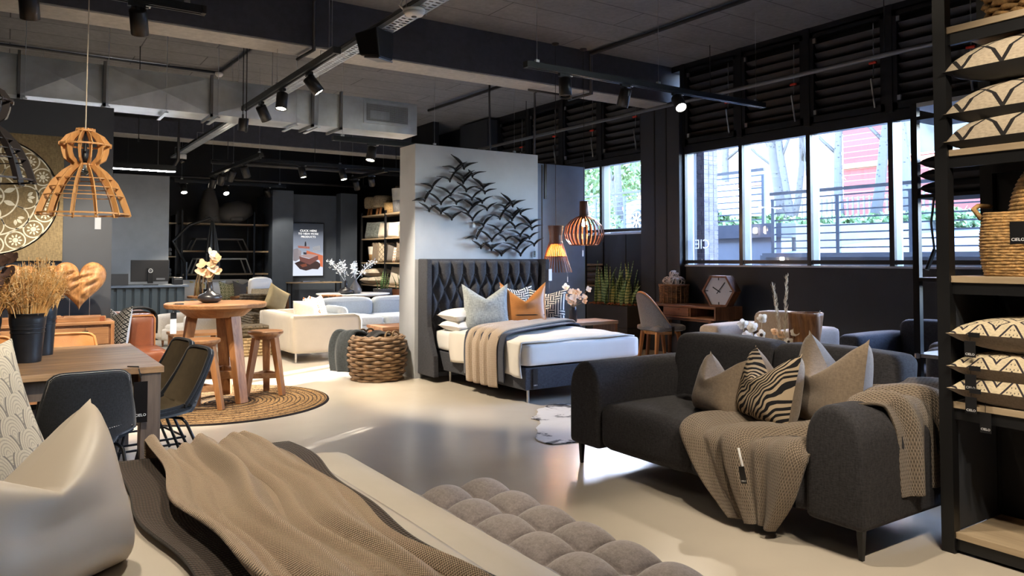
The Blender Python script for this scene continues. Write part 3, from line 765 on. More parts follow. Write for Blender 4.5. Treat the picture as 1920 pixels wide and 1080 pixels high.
# hollow teak vase
def bark():
    m = wood('rough_teak_vase', (.33,.15,.055,1), (.12,.05,.02,1), 6, 'Z', .55, 6, .6); return m
M['bark'] = bark()
def barkv(a, b):
    ang = 2*pi*a; r = .095+.03*max(0,b-.45)**1.2*2.2+.012*sin(3*ang+2*b)+.007*sin(7*ang+9*b)
    return (r*cos(ang), r*sin(ang), b*.58)
def barki(a, b):
    p = barkv(a, 1-b*.3); return (p[0]*.86, p[1]*.86, p[2])
g = MB().grid(barkv, 40, 24, wrap=True); n_ = len(g.v); g.f.append(tuple(range(40))[::-1])
g.grid(barki, 40, 6, wrap=True); g.f += [(24*40+i, 24*40+(i+1) % 40, n_+(i+1) % 40, n_+i) for i in range(40)]; g.f.append(tuple(n_+6*40+i for i in range(40)))
o = obj('teak_vase', g, M['bark'], smooth=True, loc=(5.05,3.55,.42)); tag(o, 'tall flared vase of hollow brown teak behind the charcoal sofa', 'vase')
obj('wire', MB().tube([(.0,-.12,.6),(0,-.10,.57)], .003, 4), M['steel'], o)
# flowers
def petalm(name, c):
    m = NM(name); t = m.node('BsdfTranslucent'); t.inputs[0].default_value = c; x = m.node('MixShader'); x.inputs[0].default_value = .4
    m.color(m.ramp(m.noise(m.coord(), 12, 3), [(.3, dim(c, .88)), (.7, c)])); m.set(Roughness=.7); m.link(m.b.outputs[0], x.inputs[1]); m.link(t.outputs[0], x.inputs[2]); m.link(x.outputs[0], m.n['Material Output'].inputs[0]); return m.m
M['petal'] = petalm('ivory_petal', (.82,.76,.64,1)); M['petal2'] = petalm('peach_petal', (.80,.55,.34,1))
M['drystem'] = plain('dry_stem', (.36,.25,.13,1), .9, var=.2); M['seed'] = plain('dark_seed_head', (.05,.03,.02,1), .9)
M['whitepetal'] = petalm('white_petal', (.86,.86,.83,1))
M['clearglass'] = None
def glassm():
    m = NM('vase_glass'); m.color((.9,.95,.95,1)); m.set(Roughness=.02, Transmission_Weight=1.0, IOR=1.3); return m.m
M['clearglass'] = glassm()
def petal_mb(s, cup=.3, w_=.45):
    return MB().grid(lambda a, b: ((a-.5)*2*w_*s*sin(pi*min(.96, b*.86+.08))**.7, b*s, cup*s*(b*b)*.6 + .25*s*(a-.5)**2), 4, 5)
def flower(parent, pos, s, mats, n=5, aim=(0,-.7,.7), seed=0, centre=None):
    r_ = random.Random(seed); d = Vector(aim).normalized(); q = d.to_track_quat('Z','Y').to_matrix()
    mb = MB()
    for i in range(n):
        a = 2*pi*i/n+r_.random()*.4
        p = petal_mb(s*(.85+.3*r_.random()), .25+.3*r_.random())
        p.move(Matrix.Translation(pos) @ (q @ Matrix.Rotation(a,3,'Z') @ Matrix.Rotation(R(12),3,'X')).to_4x4()); mb.add(p.v, p.f, p.uv)
    o = obj('blossom', mb, mats, parent, smooth=True)
    if centre:
        c = MB().lathe([(0,-.3*s),(.28*s,-.1*s),(.3*s,.12*s),(0,.25*s)], 8); c.move(Matrix.Translation(Vector(pos)+d*.1*s) @ q.to_4x4())
        obj('seed_head', c, centre, o, smooth=True)
    return o
def vase_of(label, loc, prof, mat, name='vase', cat='vase', n=24):
    t = thing(name, label, cat, loc)
    obj('body', MB().lathe(prof, n), mat, t, smooth=True)
    return t
def stems(t, tops, base, r=.004):
    for p in tops:
        b = Vector(base); p = Vector(p); mdl = (b+p)/2 + Vector((p.x-b.x, p.y-b.y, 0))*-.12
        obj('stem', MB().tube([b, mdl, p], r, 5), M['drystem'], t)
bottle = [(.03,0),(.042,.01),(.045,.06),(.035,.10),(.014,.15),(.013,.22),(.017,.23)]
v1 = vase_of('small clear bottle vase with cream and dark-centred dried flowers behind the sofa', (5.1,4.02,.42), bottle, M['clearglass'])
tops = [(-.02,.06,.42),(.0,-.02,.37),(.03,.0,.50),(-.03,.10,.30)]
stems(v1, tops, (0,0,.1))
for i, p in enumerate(tops): flower(v1, p, .045, M['petal'], 5, (-.75,-.5,.3), 20+i, M['seed'] if i in (1,3) else None)
v2 = vase_of('clear bottle vase with tall pale grasses and round dried blooms behind the sofa', (4.95,3.68,.42), [(x*1.25,z*1.3) for x,z in bottle], M['clearglass'])
tops = [(0,.02,.40),(-.02,-.06,.36),(.02,.09,.42),(.0,-.10,.43)]
stems(v2, tops, (0,0,.1))
for i, p in enumerate(tops): flower(v2, p, .035, M['petal'] if i % 2 else M['petal2'], 6, (-.75,-.5,.3), 40+i, M['seed'] if i == 1 else None)
def plume(parent, a, b, mat, seed, n=120, spread=.03, L=.06, r=.0016, name='plume'):
    r_ = random.Random(seed); a = Vector(a); b = Vector(b); mb = MB(); d = (b-a).normalized(); mb.tube([a, b], .003, 4)
    for i in range(n):
        s_ = .25+.75*i/n; p = a.lerp(b, s_); v = Vector((r_.uniform(-1,1), r_.uniform(-1,1), r_.uniform(.2,1.4))).normalized()
        q = p + (v*.6+d).normalized()*L*(1.1-.5*s_); m_ = (p+q)/2 + v*spread*.25
        mb.tube([p, m_, q], [r, r, r*.4], 3)
    return obj(name, mb, mat, parent)
M['pampas'] = plain('pale_pampas', (.62,.54,.41,1), .9, var=.15)
plume(v2, (0,0,.2), (.0,.09,.78), M['pampas'], 1); plume(v2, (0,0,.2), (.02,-.02,.85), M['pampas'], 2)
v3 = vase_of('vase of large white blossoms beside the beige armchair arm', (5.3,4.3,.42), [(.035,0),(.05,.02),(.05,.12),(.03,.16)], M['linen'])
tops = [(0,.05,.42),(.02,-.04,.40),(0,.0,.33),(-.03,.03,.26),(.02,-.08,.30)]
stems(v3, tops, (0,0,.1))
for i, p in enumerate(tops): flower(v3, p, .05, M['whitepetal'], 5, (-.75,-.5,.3), 60+i)

# ---------------------------------------------------------------- desk corner by the window wall
desk = thing('desk', 'walnut writing desk with open pigeonholes below the window', 'desk', (8.13, 7.62, 0))
obj('top', MB().bb(-.27,.27,-.72,.72,.735,.765), M['walnut'], desk, bev=.004)
obj('bottom_board', MB().bb(-.27,.27,-.72,.72,.585,.61), M['walnut'], desk, bev=.004)
for y in (-.71,.71): obj('side_panel', MB().bb(-.27,.27,y-.012,y+.012,.585,.765), M['walnutZ'], desk)
for y in (-.25,.25): obj('divider', MB().bb(-.25,.27,y-.01,y+.01,.61,.735), M['walnutZ'], desk)
obj('back_board', MB().bb(.25,.27,-.7,.7,.61,.735), M['walnut'], desk)
dr = obj('drawer', MB().bb(-.262,.2,-.235,.235,.616,.73), M['walnut'], desk, bev=.003); obj('handle', MB().bb(-.27,-.262,-.06,.06,.70,.715), M['walnutZ'], dr)
for x in (-.2,.2):
    for y in (-.58,.58): obj('leg', MB().bar((x,y,.59), (x*1.15,y*1.06,0), .06, .05, .65), M['walnutZ'], desk)
obj('rail', MB().bb(-.22,-.18,-.62,.62,.55,.585), M['walnut'], desk)
ck = thing('hexagon_clock', 'hexagonal wooden mantel clock with a grey mirror face on the desk', 'clock', (8.13,7.03,.766), R(14))
hx = lambda r: [(r*cos(R(60*i)), r*.87*sin(R(60*i))/.87) for i in range(6)]
RR = .24
fr = MB(); o_ = hx(RR); i_ = hx(RR-.03)
for k in range(6):
    a, b = o_[k], o_[(k+1) % 6]; c, d = i_[(k+1) % 6], i_[k]
    zc = RR*.866
    for x0, x1 in ((-.10,.10),):
        V = [(x0,p[0],p[1]+zc) for p in (a,b,c,d)] + [(x1,p[0],p[1]+zc) for p in (a,b,c,d)]
        fr.add(V, [(0,1,2,3),(7,6,5,4),(0,4,5,1),(1,5,6,2),(2,6,7,3),(3,7,4,0)])
obj('case', fr, M['walnutZ'], ck)
M['mirrorgrey'] = plain('grey_mirror', (.52,.53,.55,1), .25, .0, var=.02)
fc = obj('face', MB().prism(hx(RR-.028), .01, lambda u, v, w_: (-.075+w_, u, v+RR*.866)), M['mirrorgrey'], ck)
z0 = RR*.866
for a, l, w_, nm in ((38,.15,.010,'minute_hand'),(-58,.10,.014,'hour_hand')):
    y, z = -sin(R(a))*l, cos(R(a))*l
    obj(nm, MB().bar((-.082,-y*.3,z0-z*.3), (-.082,y,z0+z), .004, w_), M['black'], ck)
for a in (0,90,180,270):
    obj('hour_mark', MB().box((-.078, sin(R(a))*.19*(.95), z0+cos(R(a))*.17), (.004,.012 if a % 180 == 0 else .045,.045 if a % 180 == 0 else .012)), M['black'], ck)
bk = thing('wicker_basket', 'brown wicker basket of pale twig balls standing on the desk', 'basket', (8.2,7.98,.766))
def basket_weave(rows, n, rad, h, thick, seed=0, sq=1.0, amp=.5):
    mb = MB(); r_ = random.Random(seed)
    for j in range(rows):
        z = (j+.5)*h/rows; r0 = rad(z/h); P = []
        for i in range(n*4):
            a = 2*pi*i/(n*4); s_ = sin(n*a/1.0*1.0 + j*pi)
            c, s2 = cos(a), sin(a)
            k = (abs(c)**4+abs(s2)**4)**-.25 if sq < 1 else 1
            r1 = r0*k + s_*thick*amp
            P.append((r1*c, r1*s2, z+.15*thick*sin(3*a+j)))
        mb.tube(P, thick*.62, 5, closed=True)
    return mb
M['wicker'] = plain('brown_wicker', (.21,.105,.045,1), .6, var=.45, nscale=14, bump=.4, bscale=120)
M['wicker2'] = plain('grey_brown_cane', (.25,.155,.085,1), .5, var=.4, nscale=10, bump=.4, bscale=90)
M['paletwig'] = plain('pale_twig', (.55,.50,.46,1), .8, var=.2)
obj('woven_side', basket_weave(12, 15, lambda k: .19+.02*k, .26, .014), M['wicker'], bk, smooth=True)
obj('liner', MB().lathe([(0,.005),(.175,.006),(.19,.25)], 24), M['black'], bk)
mb = MB()
for i in range(20): a = 2*pi*i/20; mb.tube([(.205*cos(a),.205*sin(a),.0),(.212*cos(a),.212*sin(a),.27)], .008, 5)
obj('stake', mb, M['wicker'], bk)['kind'] = 'stuff'
obj('rim', MB().tube([(.215*cos(2*pi*i/32),.215*sin(2*pi*i/32),.265) for i in range(32)], .013, 6, closed=True), M['wicker'], bk)
for k in range(5):
    mb = MB(); r_ = random.Random(k); c = Vector((.09*cos(k*1.3)*(k > 0), .09*sin(k*1.3)*(k > 0), .31 + (.09 if k == 0 else 0)))
    for q in range(7):
        nrm = Vector((r_.gauss(0,1),r_.gauss(0,1),r_.gauss(0,1))).normalized(); e = nrm.orthogonal().normalized(); f_ = nrm.cross(e)
        mb.tube([c+(e*cos(2*pi*i/16)+f_*sin(2*pi*i/16))*.075 for i in range(16)], .006, 4, closed=True)
    o = obj('twig_ball', mb, M['paletwig'], smooth=True, loc=(8.2,7.98,.766)); tag(o, 'topmost pale twig ball in the brown wicker basket on the desk' if k == 0 else 'pale twig ball in the lower layer of the desk basket', 'ornament', 'twig balls in the desk basket')
# dining chair with curved upholstered back at the desk
M['greyfab'] = fabric('grey_felt', (.14,.135,.14,1), 150, .25)
dc = thing('desk_chair', 'grey upholstered chair with a curved high back and oak legs at the desk', 'chair', (7.62,7.72,0), R(-8))
def shell(a, b):
    t_ = (a-.5)*2; ang = t_*R(80); k = 1-abs(t_)**2.2
    h = .50+.45*k**1.2 if b > 0 else .5
    r = .25; lean_ = .10*b*k
    return (-r*cos(ang)*1.0-lean_+.05, r*1.02*sin(ang), .46+(h-.46)*b)
obj('backrest', MB().grid(shell, 28, 10), M['greyfab'], dc, smooth=True, solid=.05)
obj('back_piping', MB().tube([shell(i/28, 1.0) for i in range(29)], .018, 6), M['tanleather'], dc, smooth=True)
obj('seat', MB().rbox((.05,0,.455), (.5,.50,.09), .04, 6, .015), M['greyfab'], dc, smooth=True)
obj('seat_rail', MB().lathe([(.22,.37),(.235,.41),(.22,.415)], 28, (.03,0,0)), M['teak'], dc)
for x, y in ((-.14,-.17),(-.14,.17),(.2,-.18),(.2,.18)): obj('leg', MB().bar((x,y,.40), (x*1.35,y*1.15,0), .05, .045, .6), M['teakZ'], dc)
swing_tag(dc, (.05,-.27,.50), .04, .12, 0, 'blackcard', None, string=.02)
# planter with mother-in-law's tongue
pl = thing('planter_box', 'charcoal rectangular planter of two stacked trays by the wall column', 'planter', (8.14,9.22,0))
M['planter'] = plain('anthracite_planter', (.035,.033,.032,1), .6)
obj('body', MB().bb(-.18,.18,-.49,.49,0,.34).bb(-.18,.18,-.49,.49,.345,.68), M['planter'], pl, bev=.004)
M['barkchip'] = plain('bark_chip', (.27,.09,.035,1), .85, var=.5, nscale=30)
mb = MB(); r_ = random.Random(3)
for i in range(160): mb.box((r_.uniform(-.16,.16), r_.uniform(-.46,.46), .685+r_.uniform(0,.03)), (r_.uniform(.02,.05),r_.uniform(.02,.05),.012), r_.uniform(0,3), r_.uniform(-.6,.6))
o = obj('bark_mulch', mb, M['barkchip'], pl); o['kind'] = 'stuff'
def leafm(name, c1, c2):
    m = NM(name); w_ = m.wave(m.coord(scale=(1,1,1)), 7, 3, 2, 2, 'Z'); m.color(m.ramp(w_, [(.3,c1),(.75,c2)])); m.set(Roughness=.4); return m.m
M['sans'] = leafm('banded_succulent_leaf', (.055,.13,.045,1), (.26,.38,.15,1)); M['sans2'] = leafm('yellow_edged_leaf', (.10,.17,.05,1), (.40,.42,.15,1))
mb_n = 0
for i in range(46):
    y = r_.uniform(-.42,.42); x = r_.uniform(-.11,.11); h = r_.uniform(.32,.72)*(1 if r_.random() < .75 else .65); lx, ly = r_.uniform(-.12,.12), r_.uniform(-.14,.14)
    a = r_.uniform(0,pi); wv = r_.uniform(.030,.046)
    def lf(u, v, x=x, y=y, h=h, lx=lx, ly=ly, a=a, wv=wv):
        ww = wv*(1-v**3.2)*(.75+.5*v*(1-v)*2); s_ = (u-.5)*2; tw = a+v*.8
        return (x+lx*v*v+ww*s_*cos(tw)-.006*(1-s_*s_)*sin(tw), y+ly*v*v+ww*s_*sin(tw)+.006*(1-s_*s_)*cos(tw), .69+h*v)
    if i == 0: pl_plant = thing('snake_plant', 'spiky green snake plant growing in the charcoal planter', 'plant', (8.14,9.22,0))
    obj('leaf', MB().grid(lf, 4, 10), M['sans2'] if i % 4 == 0 else M['sans'], pl_plant, smooth=True, solid=.005)
# console behind the bed, with orchid
cs = thing('console_table', 'low greyish wood console beside the bed under the two pendants', 'table', (6.55,8.25,0))
obj('top', MB().bb(-.58,.58,-.25,.25,.51,.555), M['greywood'], cs, bev=.004)
obj('side_panel', MB().bb(.53,.57,-.24,.24,0,.51), M['walnutZ'], cs); obj('side_panel', MB().bb(-.57,-.53,-.24,.24,0,.51), M['walnutZ'], cs)
obj('shelf', MB().bb(-.53,.53,-.24,.24,.15,.18), M['walnut'], cs)
ov = thing('orchid_vase', 'black cylinder vase of cream dried orchids beside the tufted bed', 'vase', (6.42,8.12,.556))
obj('body', MB().lathe([(.045,0),(.055,.01),(.055,.16),(.05,.20),(.035,.21)], 20), M['vaseblack'], ov, smooth=True)
r_ = random.Random(12); tops = [(r_.uniform(-.10,.24), r_.uniform(-.08,.08), r_.uniform(.23,.48)) for _ in range(20)]
stems(ov, tops, (0,0,.18), .0025)
for i, p in enumerate(tops): flower(ov, p, r_.uniform(.04,.06), M['petal'] if i % 4 else M['petal2'], 4, (-.3,-.8,.4), 80+i)
# a few pieces on the dark rack beyond the slate panel
rk = thing('narrow_rack', 'dark narrow rack glimpsed behind the slate panel beside the planter', 'shelf', (8.3,10.35,0))
for z in (.55,.95,1.3): obj('shelf_board', MB().bb(-.2,.2,-.45,.45,z,z+.03), M['oakY'], rk)
for y in (-.44,.44):
    for x in (-.19,.19): obj('post', MB().box((x,y,.85), (.03,.03,1.7)), M['blackmetal'], rk)
for k, (z, dz) in enumerate(((.98,0),(1.08,1),(1.18,2))):
    flat_cushion('folded_cushion', ('lowest','middle','topmost')[k]+' grey cushion stacked on the dark rack behind the slate panel', .4, .5, .1, M['taupeback'], (8.3,10.1,z+.06), R(90), 'cushions on the dark rack')
# ---------------------------------------------------------------- pendant lamps
def bulb_lamp(parent, loc, e, col=(1,.6,.3), size=.03):
    l = bpy.data.lights.new('lamp', 'POINT'); l.energy = e; l.color = col; l.shadow_soft_size = size
    o = bpy.data.objects.new('lamp', l); COL.objects.link(o); o.parent = parent; o.location = loc; return o
M['darkslat'] = wood('dark_walnut_slat', (.13,.045,.02,1), (.06,.022,.012,1), 4, 'Z')
def bulb(t, z):
    o = obj('bulb', MB().lathe([(0,-.10),(.022,-.095),(.036,-.065),(.03,-.03),(.014,0)], 14, (0,0,z)), M['bulb'], t, smooth=True)
    obj('lamp_holder', MB().lathe([(.018,0),(.02,.02),(.018,.06),(.008,.075)], 12, (0,0,z)), M['black'], t, smooth=True)
def cord(t, z0, z1, mat='black', r=.0035):
    obj('cord', MB().tube([(0,0,z0),(0,0,z1)], r, 6), M[mat], t)
    obj('ceiling_rose', MB().lathe([(.05,0),(.05,-.015),(.02,-.035)], 16, (0,0,z1)), M['black'], t)
pg = thing('pendant_lamp', 'globe pendant lamp of dark curved wooden slats, glowing bulb inside', 'lamp', (6.68,8.2,1.6))
gp = [(.062,.41),(.10,.395),(.18,.35),(.255,.27),(.283,.17),(.262,.09),(.21,.015),(.18,0)]
def slat_from(profile, a, w_, th=.004):
    mb = MB(); V = []
    for r, z in profile:
        for s_ in (-1,1):
            for q in (0, th): V.append(((r-q)*cos(a)-s_*w_/2*sin(a), (r-q)*sin(a)+s_*w_/2*cos(a), z))
    F = []
    for i in range(len(profile)-1):
        b = i*4; c = b+4
        F += [(b,b+2,c+2,c),(b+1,c+1,c+3,b+3),(b,c,c+1,b+1),(b+2,b+3,c+3,c+2)]
    return mb.add(V, F)
sm = mesh('slat', slat_from(gp, 0, .022), M['darkslat'], False)
repart('slat', sm, [((0,0,0),(0,0,2*pi*k/26),None) for k in range(26)], pg)
obj('neck', MB().lathe([(.058,.40),(.064,.42),(.058,.61),(.05,.615),(.05,.41)], 24, caps=False), M['darkslat'], pg, smooth=True)
obj('hoop', MB().tube([(.18*cos(2*pi*i/32),.18*sin(2*pi*i/32),.004) for i in range(32)], .006, 6, closed=True), M['darkslat'], pg)
bulb(pg, .36); bulb_lamp(pg, (0,0,.27), 14); cord(pg, .42, ZC-1.6)
swing_tag(pg, (-.10,-.10,.0), .02, .085, 0, 'whitecard', None, string=.07)
pc = thing('pendant_lamp', 'flared cone pendant lamp of dark slats, its middle glowing orange', 'lamp', (6.19,8.2,1.23))
cp = [(.105,.63),(.085,.50),(.088,.42),(.12,.32),(.165,.17),(.225,0)]
sm = mesh('slat', slat_from(cp, 0, .014), M['darkslat'])
repart('slat', sm, [((0,0,0),(0,0,2*pi*k/34),None) for k in range(34)], pc)
obj('neck', MB().lathe([(.100,.63),(.080,.50),(.083,.42),(.093,.38)], 28, caps=False), M['darkslat'], pc, smooth=True)
M['glowshade'] = NM('orange_veneer_liner').m
_b = M['glowshade'].node_tree.nodes['Principled BSDF']; _b.inputs['Base Color'].default_value = (.8,.22,.05,1); _b.inputs['Roughness'].default_value = .6
_b.inputs['Transmission Weight'].default_value = 0; _b.inputs['Subsurface Weight'].default_value = 0
_t = M['glowshade'].node_tree; _tr = _t.nodes.new('ShaderNodeBsdfTranslucent'); _tr.inputs[0].default_value = (.95,.33,.08,1); _mx = _t.nodes.new('ShaderNodeMixShader'); _mx.inputs[0].default_value = .7
_t.links.new(_b.outputs[0], _mx.inputs[1]); _t.links.new(_tr.outputs[0], _mx.inputs[2]); _t.links.new(_mx.outputs[0], _t.nodes['Material Output'].inputs[0])
obj('liner', MB().lathe([(.089,.38),(.112,.32),(.142,.22)], 28, caps=False), M['glowshade'], pc, smooth=True)
obj('hoop', MB().tube([(.155*cos(2*pi*i/32),.155*sin(2*pi*i/32),.21) for i in range(32)], .005, 6, closed=True), M['darkslat'], pc)
bulb(pc, .34); bulb_lamp(pc, (0,0,.26), 12); cord(pc, .41, ZC-1.23)
swing_tag(pc, (.14,-.08,.0), .012, .07, 0, 'whitecard', None, string=.06)
# plywood crinoline pendants
def crinoline(label, loc, mat, cordmat):
    t = thing('pendant_lamp', label, 'lamp', loc)
    outer = [(.288,0),(.275,.045),(.245,.13),(.20,.22),(.135,.295),(.088,.332),(.085,.345),(.128,.375),(.142,.42),(.146,.46),(.160,.462),(.160,.480),(.148,.485),(.115,.530),(.062,.560),(.058,.580),(.03,.583)]
    inner = [(.03,.555),(.05,.54),(.09,.50),(.108,.455),(.105,.42),(.09,.385),(.05,.348),(.05,.325),(.09,.29),(.155,.215),(.205,.13),(.238,.045),(.25,0)]
    rib = mesh('rib', MB().prism(outer+inner, .007, lambda u, v, w_: (u, w_-.0035, v)), mat)
    repart('rib', rib, [((0,0,0),(0,0,2*pi*(k+.35)/12),None) for k in range(12)], t)
    for r, z, q in ((.273,.012,.010),(.235,.13,.005),(.205,.185,.005),(.165,.243,.005),(.150,.471,.010),(.06,.34,.009)):
        obj('hoop', MB().lathe([(r-.012,-q/2),(r+.004,-q/2),(r+.004,q/2),(r-.012,q/2),(r-.012,-q/2)], 36, (0,0,z), caps=False), mat, t)
    obj('crown', MB().lathe([(.02,.56),(.06,.56),(.06,.572),(.02,.572)], 24), mat, t)
    obj('lamp_holder', MB().lathe([(.02,.36),(.022,.40),(.012,.44),(.006,.56)], 12), M['black'], t, smooth=True)
    obj('bulb', MB().lathe([(0,.27),(.024,.275),(.034,.31),(.016,.36)], 14), M['clearglass'], t, smooth=True)
    obj('cord', MB().tube([(0,0,.56),(.006,0,1.4),(0,0,ZC-loc[2])], .004, 6), cordmat, t)
    return t
M['beigecord'] = plain('beige_braided_cord', (.55,.47,.36,1), .8)
cl = crinoline('open ribbed pale plywood pendant lamp hanging over the grey wood table', (.43,5.75,1.69), M['ply'], M['beigecord'])
swing_tag(cl, (.06,-.24,.0), .035, .075, 0, 'whitecard', None, string=.02)
M['plyblack'] = plain('black_stained_plywood', (.018,.014,.014,1), .5)
crinoline('black ribbed pendant lamp cut by the left edge of the picture', (-.13,5.3,1.85), M['plyblack'], M['beigecord'])

# ---------------------------------------------------------------- ceiling services
def rods(t, spots, z0, z1, r=.0035, mat='steel', name='hanger_rod'):
    for x, y in spots: obj(name, MB().tube([(x,y,z0),(x,y,z1)], r, 5), M[mat], t)
def track(label, loc, L, axis, group, offs=None):
    "suspended lighting track: rail with a twin profile, end caps and wires"
    t = thing('lighting_track', label, 'lighting track', loc, 0 if axis == 'X' else R(90))
    obj('rail', MB().bb(-L/2,L/2,-.035,.035,-.02,.03).bb(-L/2,L/2,-.03,-.012,-.03,-.02).bb(-L/2,L/2,.012,.03,-.03,-.02), M['trackmetal'], t)
    for s_ in (-1,1): obj('end_cap', MB().box((s_*L/2,0,.0), (.03,.075,.06)), M['blackmetal'], t)
    n = max(2, int(L/1.3)+1)
    for i in range(n):
        x = -L/2+.12+i*(L-.24)/(n-1)
        obj('suspension_wire', MB().tube([(x,0,.03),(x,0,ZC-loc[2])], .0022, 5).box((x,0,.045), (.04,.03,.03)), M['steel'], t)
    return t
_spot = {}; SPOT = .60
def spotlight(label, loc, rz, tilt, group, on=True, energy=60, size=R(52), blend=.45, col=(1,.87,.69), scale=1.0):
    t = thing('track_spotlight', label, 'spotlight', loc, rz, group)
    if not _spot:
        _spot['adapter'] = mesh('adapter', MB().bb(-.07,.07,-.018,.018,-.028,0).bb(-.012,.012,-.012,.012,-.05,-.028), M['trackmetal'])
        _spot['clip'] = mesh('clip', MB().bb(.05,.085,-.02,.02,-.02,-.012), M['white'])
        _spot['body'] = mesh('body', MB().lathe([(.0,.02),(.056,.02),(.063,.012),(.063,-.17),(.056,-.17),(.053,-.15)], 24, caps=False), M['blackmetal'], True)
        _spot['lens'] = mesh('lens', MB().lathe([(0,-.160),(.054,-.160)], 20, caps=False), M['lens'])
        _spot['lens_off'] = mesh('lens', MB().lathe([(0,-.155),(.054,-.155)], 20, caps=False), M['glossyblack'])
    obj('adapter', _spot['adapter'], None, t); obj('clip', _spot['clip'], None, t)
    h = obj('body', _spot['body'], None, t, loc=(0,0,-.065)); h.rotation_euler = tilt
    obj('lens', _spot['lens'] if on else _spot['lens_off'], None, h)
    if energy:
        l = bpy.data.lights.new('lamp', 'SPOT'); l.energy = energy*SPOT; l.color = col; l.spot_size = size; l.spot_blend = blend; l.shadow_soft_size = .04
        o = bpy.data.objects.new('lamp', l); COL.objects.link(o); o.parent = h; o.location = (0,0,-.18)
    return t
def spot_to(label, loc, target, group, along='X', **k):
    d = Vector(target)-(Vector(loc)+Vector((0,0,-.065)))
    return spotlight(label, loc, 0 if along == 'X' else R(90), (atan2(sqrt(d.x**2+d.y**2), -d.z), 0, atan2(-d.x, d.y) - (0 if along == 'X' else R(90))), group, **k)
track('long black track hung beside the perforated cable tray', (2.52,8.55,3.34), 3.7, 'Y', None)
G1 = 'spotlights on the track beside the cable tray'
for k, (y, tx) in enumerate(((7.55,(4.5,6.9,.5)),(8.45,(2.2,8.0,.5)),(9.3,(4.2,10.2,.4)),(10.1,(2.4,10.8,0)))):
    spot_to(('first','second','third','fourth')[k]+' black cylinder spotlight from the near end of the track beside the cable tray', (2.52+.03,y,3.31), tx, G1, 'Y', energy=(260,190,120,150)[k], size=R(68))
track('black track hung over the charcoal sofa, its end clear of the window wall', (5.8,5.85,3.25), 3.45, 'X', None)
G2 = 'spotlights on the track over the sofa'
for k, (x, tg_) in enumerate(((4.53,(4.3,5.3,0)),(5.33,(5.2,6.7,.4)),(6.08,(5.0,3.5,.6)))):
    spot_to(('first black cylinder spotlight on the track over the sofa, nearest the beam','middle black cylinder spotlight on the track over the sofa','third spotlight on the track over the sofa, tipped and visibly lit')[k], (x,5.85,3.22), tg_, G2, energy=(0,0,90)[k], on=(k == 2), size=R(60))
track('black track over the dining table near the left edge of the ceiling', (.0,6.2,3.34), 2.5, 'X', None)
G3 = 'spotlights on the track over the dining table'
for k, (x, tg_) in enumerate(((.10,(.35,7.6,.9)),(.79,(1.3,8.0,.9)))):
    spot_to(('tilted spotlight at the top left corner over the plywood lamps','upright spotlight at the right end of the dining table track')[k], (x,6.2,3.31), tg_, G3, energy=(170,200)[k], size=R(66))
track('black track between the air duct and the top of the bird wall', (5.0,9.45,2.98), 2.95, 'X', None)
spot_to('lit tilted spotlight hanging just left of the bird wall top', (4.06,9.45,2.95), (3.4,9.0,0), 'spotlights by the bird wall', energy=50, size=R(60))
spot_to('spotlight hidden behind the bird wall top', (5.4,9.45,2.95), (5.0,10.6,.3), 'spotlights by the bird wall', energy=60, size=R(60))
track('track out of view above the foreground bed and bench', (1.2,2.6,3.4), 3.0, 'X', None)  # unseen track and lamps, added to light the near area
G4 = 'spotlights above the foreground bed'
for k, (x, tg_, e) in enumerate(((-.1,(.1,2.6,.6),60),(.55,(.35,5.6,1.1),170),(1.1,(.75,2.3,.6),60),(2.5,(2.8,1.8,.0),70))):
    spot_to('%s of four spotlights on the overhead track above the foreground bed' % ('first','second','third','fourth')[k], (x,2.6,3.37), tg_, G4, energy=e, size=R(64))
track('track out of view above the tall cushion shelf', (3.0,.6,3.3), 2.0, 'X', None)  # another unseen track, its two lamps added to light shelf and sofa arm
spot_to('spotlight washing the tall cushion shelf', (2.7,.6,3.27), (3.9,1.5,1.3), 'spotlights by the tall shelf', energy=75, size=R(70))
spot_to('spotlight washing the sofa arm and throw', (2.2,.6,3.27), (3.5,2.3,.5), 'spotlights by the tall shelf', energy=70, size=R(50))
# far tracks
track('far black track running away above the round teak table towards the back', (3.22,13.4,3.0), 3.4, 'Y', None)
G5 = 'spotlights on the far tracks'
far = [((3.22,12.7,2.97),(4.2,13.4,.6),'far lit spotlight nearest to us on the track running to the back',1),((3.22,13.45,2.97),(2.6,14.8,.5),'far lit spotlight second along the track running to the back',1),
       ((3.22,14.2,2.97),(3.0,16.0,.3),'small unlit spotlight third along the track running to the back',0),((3.22,14.9,2.97),(3.0,16.6,.3),'small unlit spotlight at the end of the track running to the back',0)]
for a, b, l, on in far: spot_to(l, a, b, G5, 'Y', energy=110 if on else 0, on=bool(on))
track('far black track crossing in front of the screen wall', (5.2,13.6,3.16), 3.2, 'X', None)
for a, b, l in (((4.47,13.6,3.13),(4.9,13.3,.7),'left lit spotlight on the far track before the screen wall'),((5.24,13.6,3.13),(5.6,13.0,.7),'right lit spotlight on the far track before the screen wall')):
    spot_to(l, a, b, G5, energy=95, size=R(70))
track('farthest black track over the cream outdoor sofa', (3.9,16.3,2.98), 2.2, 'X', None)
for a, b, l, on in (((2.95,16.3,2.95),(3.0,14.8,.2),'lit spotlight at the left end of the farthest track',1),((3.75,16.3,2.95),(3.9,14.2,.4),'bright tilted spotlight in the middle of the farthest track',1),((4.6,16.3,2.95),(5.6,17.5,1.5),'spotlight at the right end of the farthest track',0)):
    spot_to(l, a, b, G5, energy=130 if on else 40, on=bool(on))
track('short far track in front of the shelf of cushions and stools', (6.0,14.2,3.1), 1.8, 'Y', None)
spot_to('grey spotlight aimed at the far shelf of cushions', (6.0,14.0,3.07), (7.0,15.6,1.4), G5, energy=120, on=False, size=R(70))
